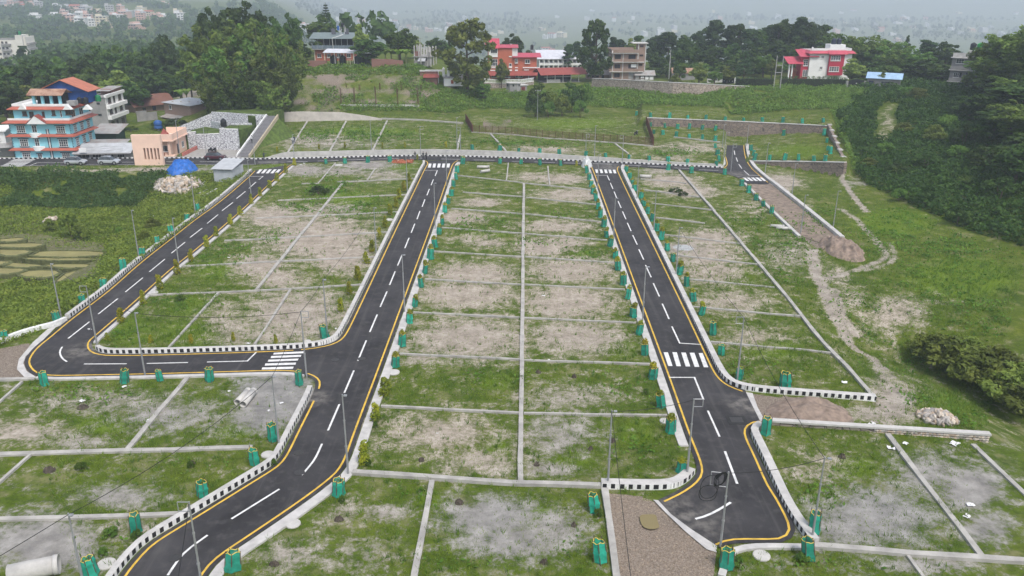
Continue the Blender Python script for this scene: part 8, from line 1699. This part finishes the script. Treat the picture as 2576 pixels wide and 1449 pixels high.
# ================================================================== VEHICLES
m_tyre = M('tyre_rubber', (.015, .015, .016), .85); m_rim = M('alloy_rim', (.42, .42, .43), .35, .08, metal=.6); m_lampw = M('headlamp', (.6, .62, .63), .2); m_lampr = M('tail_lamp', (.35, .02, .02), .3); m_trim = M('black_trim', (.02, .02, .022), .6)
def car_paint(name, c):
    m, n, b, o = _nodes(name); b.inputs['Base Color'].default_value = (*c, 1); b.inputs['Roughness'].default_value = .28; b.inputs['Metallic'].default_value = .35; b.inputs['Coat Weight'].default_value = .6; return m
WHEEL = MB().tube((0, -.11, 0), (0, .11, 0), .34, n=20).mesh('wheel', m_tyre); RIM = MB().tube((0, -.125, 0), (0, .125, 0), .22, n=14).mesh('rim', m_rim)
def car(u, v, label, paint, heading, L=4.35):
    p = Z(u, v, .05); o = T('parked_car', label, 'car', p, heading, 'cars on the entrance road')
    # stations along x: (x, half width at sill, half width at belt, z sill, z belt, z roof, half width at roof)
    st = [(-L / 2, .70, .74, .42, .82, None, None), (-L / 2 + .12, .80, .83, .30, .98, None, None), (-L * .40, .86, .87, .25, 1.02, 1.50, .62), (-L * .28, .87, .88, .25, 1.02, 1.64, .64), (-.1, .87, .88, .25, 1.01, 1.66, .65), (L * .13, .87, .88, .25, 1.0, 1.56, .62), (L * .24, .87, .87, .25, .99, None, None), (L * .40, .85, .84, .28, .92, None, None), (L / 2 - .1, .78, .76, .32, .80, None, None), (L / 2, .66, .66, .42, .68, None, None)]
    V, F = [], []; n = 8
    for x, a, b, z0, z1, zr, wr in st: V += [(x, -a * .92, z0), (x, -a, z0 + .14), (x, -b, (z0 + z1) / 2 + .08), (x, -b * .94, z1), (x, b * .94, z1), (x, b, (z0 + z1) / 2 + .08), (x, a, z0 + .14), (x, a * .92, z0)]
    for k in range(len(st) - 1):
        for i in range(n): F.append((k * n + i, k * n + (i + 1) % n, (k + 1) * n + (i + 1) % n, (k + 1) * n + i))
    F += [tuple(range(n)), tuple(range((len(st) - 1) * n, len(st) * n))[::-1]]
    MB().add(V, F).build('body', paint, o, False)
    # cabin: roof skin and glass band
    cab = [(-L * .435, 1.0, .80, None), (-L * .36, 1.54, .63, 1), (-L * .25, 1.64, .65, 1), (-.1, 1.66, .65, 1), (L * .09, 1.58, .62, 1), (L * .245, .98, .80, None)]
    V, F = [], []
    for x, z, w_, r in cab: V += [(x, -w_, z), (x, w_, z)]
    for k in range(5): F.append((2 * k, 2 * k + 2, 2 * k + 3, 2 * k + 1))
    mb = MB().add(V, F[1:4]); mb.build('roof', paint, o)
    MB().add(V[:4], [(0, 2, 3, 1)]).build('rear_window', m_glass, o); MB().add(V[8:], [(0, 2, 3, 1)]).build('windscreen', m_glass, o)
    for s in (-1, 1):
        bt = [(x, s * .825, 1.0) for x, z, w_, r in cab]; tp = [(x, s * w_, z) for x, z, w_, r in cab]; W_ = MB()
        for k in range(5): W_.add([bt[k], bt[k + 1], tp[k + 1], tp[k]], [(0, 1, 2, 3)])
        W_.build('side_windows', m_glass, o)
        for xx in (-L * .2, L * .0): MB().hexa([(xx, s * .83, 1.0), (xx + .07, s * .83, 1.0), (xx + .07, s * .84, 1.0), (xx, s * .84, 1.0)], [(xx, s * .655, 1.63), (xx + .07, s * .655, 1.63), (xx + .07, s * .665, 1.63), (xx, s * .665, 1.63)]).build('pillar', m_trim, o)
        MB().box(-L * .33, L * .1, s * .54 - .02, s * .54 + .02, 1.68, 1.72).build('roof_rail', m_trim, o); MB().box(L / 2 - .3, L / 2 - .02, s * .5 - .14, s * .5 + .14, .66, .78).build('headlight', m_lampw, o); MB().box(-L / 2 - .01, -L / 2 + .15, s * .62 - .1, s * .62 + .1, .78, .96).build('tail_light', m_lampr, o)
        MB().box(L * .18, L * .18 + .12, s * .95 - .1, s * .95 + .1, .98, 1.1).build('mirror', paint, o); MB().box(-L * .3, L * .3, s * .88 - .02, s * .88 + .02, .24, .36).build('sill', m_trim, o)
        for xx in (-L * .30, L * .31):
            w_ = link('wheel', WHEEL, o, (xx, s * .78, .34)); link('rim', RIM, w_)
            MB().tube((xx, s * .80, .36), (xx, s * .885, .36), .41, n=18).build('wheel_arch', m_trim, o)
    MB().box(L / 2 - .04, L / 2 + .03, -.45, .45, .45, .62).build('grille', m_trim, o)
sil = car_paint('silver_paint', (.50, .51, .53)); mar = car_paint('maroon_paint', (.085, .012, .02))
car(192, 413.5, 'silver car on the entrance road, nearer the turquoise house', sil, 0.02); car(276, 412.5, 'silver car on the entrance road, nearer the peach gate wall', sil, 0.02); car(543, 401.5, 'maroon car parked before the white rubble walls', mar, 0.0)
def motorbike(u, v, label, rz, z=None):
    p = G(u, v) if z is None else Z(u, v, z); o = T('motorcycle', label, 'motorcycle', p, rz, 'motorcycles')
    for x in (-.62, .62):
        w_ = MB().tube((x, -.06, .3), (x, .06, .3), .3, n=16).build('wheel', m_tyre, o); MB().tube((x, -.07, .3), (x, .07, .3), .16, n=10).build('rim', m_rim, w_)
    MB().hexa([(-.35, -.12, .28), (.3, -.12, .28), (.3, .12, .28), (-.35, .12, .28)], [(-.4, -.1, .6), (.35, -.1, .6), (.35, .1, .6), (-.4, .1, .6)]).build('engine', m_trim, o); MB().hexa([(-.1, -.15, .62), (.42, -.15, .66), (.42, .15, .66), (-.1, .15, .62)], [(-.05, -.1, .86), (.34, -.1, .92), (.34, .1, .92), (-.05, .1, .86)]).build('fuel_tank', m_tankb, o)
    MB().hexa([(-.8, -.11, .66), (-.1, -.13, .62), (-.1, .13, .62), (-.8, .11, .66)], [(-.82, -.1, .78), (-.1, -.12, .74), (-.1, .12, .74), (-.82, .1, .78)]).build('seat', m_trim, o); MB().tube((.62, 0, .3), (.40, 0, 1.0), .045, n=6).tube((.40, -.33, 1.02), (.40, .33, 1.02), .025, n=5).build('fork_and_handlebar', m_steel, o); MB().box(.47, .6, -.09, .09, .8, .96).build('headlight', m_lampw, o)
motorbike(530, 381.5, 'left one of two motorcycles parked at the white rubble wall', 1.3, .05); motorbike(540, 381.5, 'right one of two motorcycles parked at the white rubble wall', 1.4, .05); motorbike(1600, 339, 'lone motorcycle on the lawn beside the rust-red hoarding', .9)

# ================================================================== PEOPLE
def person(u, v, label, shirt, trousers, rz=0.0, pose='stand', hgt_=1.7, z=None):
    p = G(u, v) if z is None else Z(u, v, z); k = hgt_ / 1.75
    J = {'pelvis': (0, 0, .95), 'belly': (0, 0, 1.12), 'chest': (0, 0, 1.34), 'neck': (0, 0, 1.50), 'head0': (0, -.01, 1.58), 'head1': (0, -.02, 1.70)}
    R_ = {'pelvis': .15, 'belly': .135, 'chest': .16, 'neck': .06, 'head0': .085, 'head1': .085}
    E_ = [('pelvis', 'belly'), ('belly', 'chest'), ('chest', 'neck'), ('neck', 'head0'), ('head0', 'head1')]
    for s, n in ((-1, 'L'), (1, 'R')):
        st = .12 if pose == 'walk' else 0
        pts = [('hip', (s * .10, 0, .90), .105), ('knee', (s * .11, -.04 - s * st * .6, .50), .07), ('ankle', (s * .11, .03 - s * st, .09), .045), ('toe', (s * .12, -.13 - s * st, .04), .04)]
        if pose == 'reach' and s > 0: arm = [('sh', (s * .20, 0, 1.42), .06), ('el', (s * .45, -.02, 1.36), .047), ('wr', (s * .66, -.06, 1.28), .034), ('hand', (s * .74, -.08, 1.26), .04)]
        elif pose == 'hold': arm = [('sh', (s * .20, 0, 1.42), .06), ('el', (s * .26, .02, 1.14), .047), ('wr', (s * .12, -.2, 1.12), .034), ('hand', (s * .06, -.24, 1.13), .04)]
        else: arm = [('sh', (s * .20, 0, 1.42), .06), ('el', (s * .26, .03 + s * st * .5, 1.14), .047), ('wr', (s * .27, -.04 + s * st, .90), .034), ('hand', (s * .26, -.06 + s * st, .82), .04)]
        pr = 'pelvis'
        for a, q_, r in pts: J[a + n] = q_; R_[a + n] = r; E_.append((pr, a + n)); pr = a + n
        pr = 'chest'
        for a, q_, r in arm: J[a + n] = q_; R_[a + n] = r; E_.append((pr, a + n)); pr = a + n
    names = list(J); me = bpy.data.meshes.new('body'); me.from_pydata([tuple(c * k for c in J[a]) for a in names], [(names.index(a), names.index(b)) for a, b in E_], []); me.update()
    m, n, b, o_ = _nodes('clothes_and_skin'); tc = n.nodes.new('ShaderNodeTexCoord').outputs['Object']; sx = n.nodes.new('ShaderNodeSeparateXYZ'); n.links.new(tc, sx.inputs[0])
    r = n.nodes.new('ShaderNodeValToRGB'); r.color_ramp.interpolation = 'CONSTANT'; e = r.color_ramp.elements; e[0].position = 0; e[0].color = (.02, .02, .02, 1); e[1].position = .05; e[1].color = (*trousers, 1)
    for ps, c in ((.545, shirt), (.855, (.30, .17, .11)), (.965, (.015, .012, .012))): q_ = e.new(ps); q_.color = (*c, 1)
    mm = n.nodes.new('ShaderNodeMath'); mm.operation = 'DIVIDE'; n.links.new(sx.outputs[2], mm.inputs[0]); mm.inputs[1].default_value = 1.82 * k; n.links.new(mm.outputs[0], r.inputs[0]); n.links.new(r.outputs[0], b.inputs['Base Color']); b.inputs['Roughness'].default_value = .85
    me.materials.append(m)
    o = T('person', label, 'person', p, rz, 'people on the estate'); bo = link('body', me, o)
    sk = bo.modifiers.new('Skin', 'SKIN'); 
    for i, a in enumerate(names): me.skin_vertices[0].data[i].radius = (R_[a] * k, R_[a] * k * (.72 if a in ('pelvis', 'belly', 'chest') else 1)); me.skin_vertices[0].data[i].use_root = (a == 'pelvis')
    bo.modifiers.new('Sub', 'SUBSURF').levels = 1; bo.modifiers['Sub'].render_levels = 1
    MB().lathe((0, .0, 1.66 * k), [(.098 * k, 0), (.102 * k, .05 * k), (.085 * k, .11 * k), (.03 * k, .145 * k)], 10).build('hair', M('black_hair', (.012, .011, .011), .6), o)
blk, nav, grey_ = (.018, .018, .02), (.03, .04, .08), (.12, .12, .12)
person(665, 402, 'person in dark clothes reaching sideways below the long stairs', nav, blk, 0, 'reach', z=.06); person(1044.5, 400, 'person in black top and grey trousers standing left of the walking pair', blk, grey_, .3, 'hold', z=.06)
person(1065, 401, 'person in black holding something, left of the pair at the crossing', blk, blk, .2, 'hold', z=.06); person(1073, 402, 'person in black mid-stride, right of the pair at the crossing', blk, blk, -.4, 'walk', z=.06)
person(737, 363, 'person in white shirt and dark trousers in the upper plots', (.62, .62, .63), nav, .2, 'stand'); person(741, 360, 'person in navy top half behind the white shirted one', nav, nav, .1, 'stand')
q_ = np.array([so.location.x, so.location.y]); e_ = st_top - q_; c_ = q_ + e_ * .30
po = person(630, 367, 'person in white top climbing the long stairs', (.62, .62, .63), blk, 3.0, 'walk', z=2.0)
for ob in bpy.data.objects:
    if ob.get('label') == 'person in white top climbing the long stairs': ob.location = (c_[0], c_[1], zt3 * (int(.30 * n_st) + 1) / n_st)
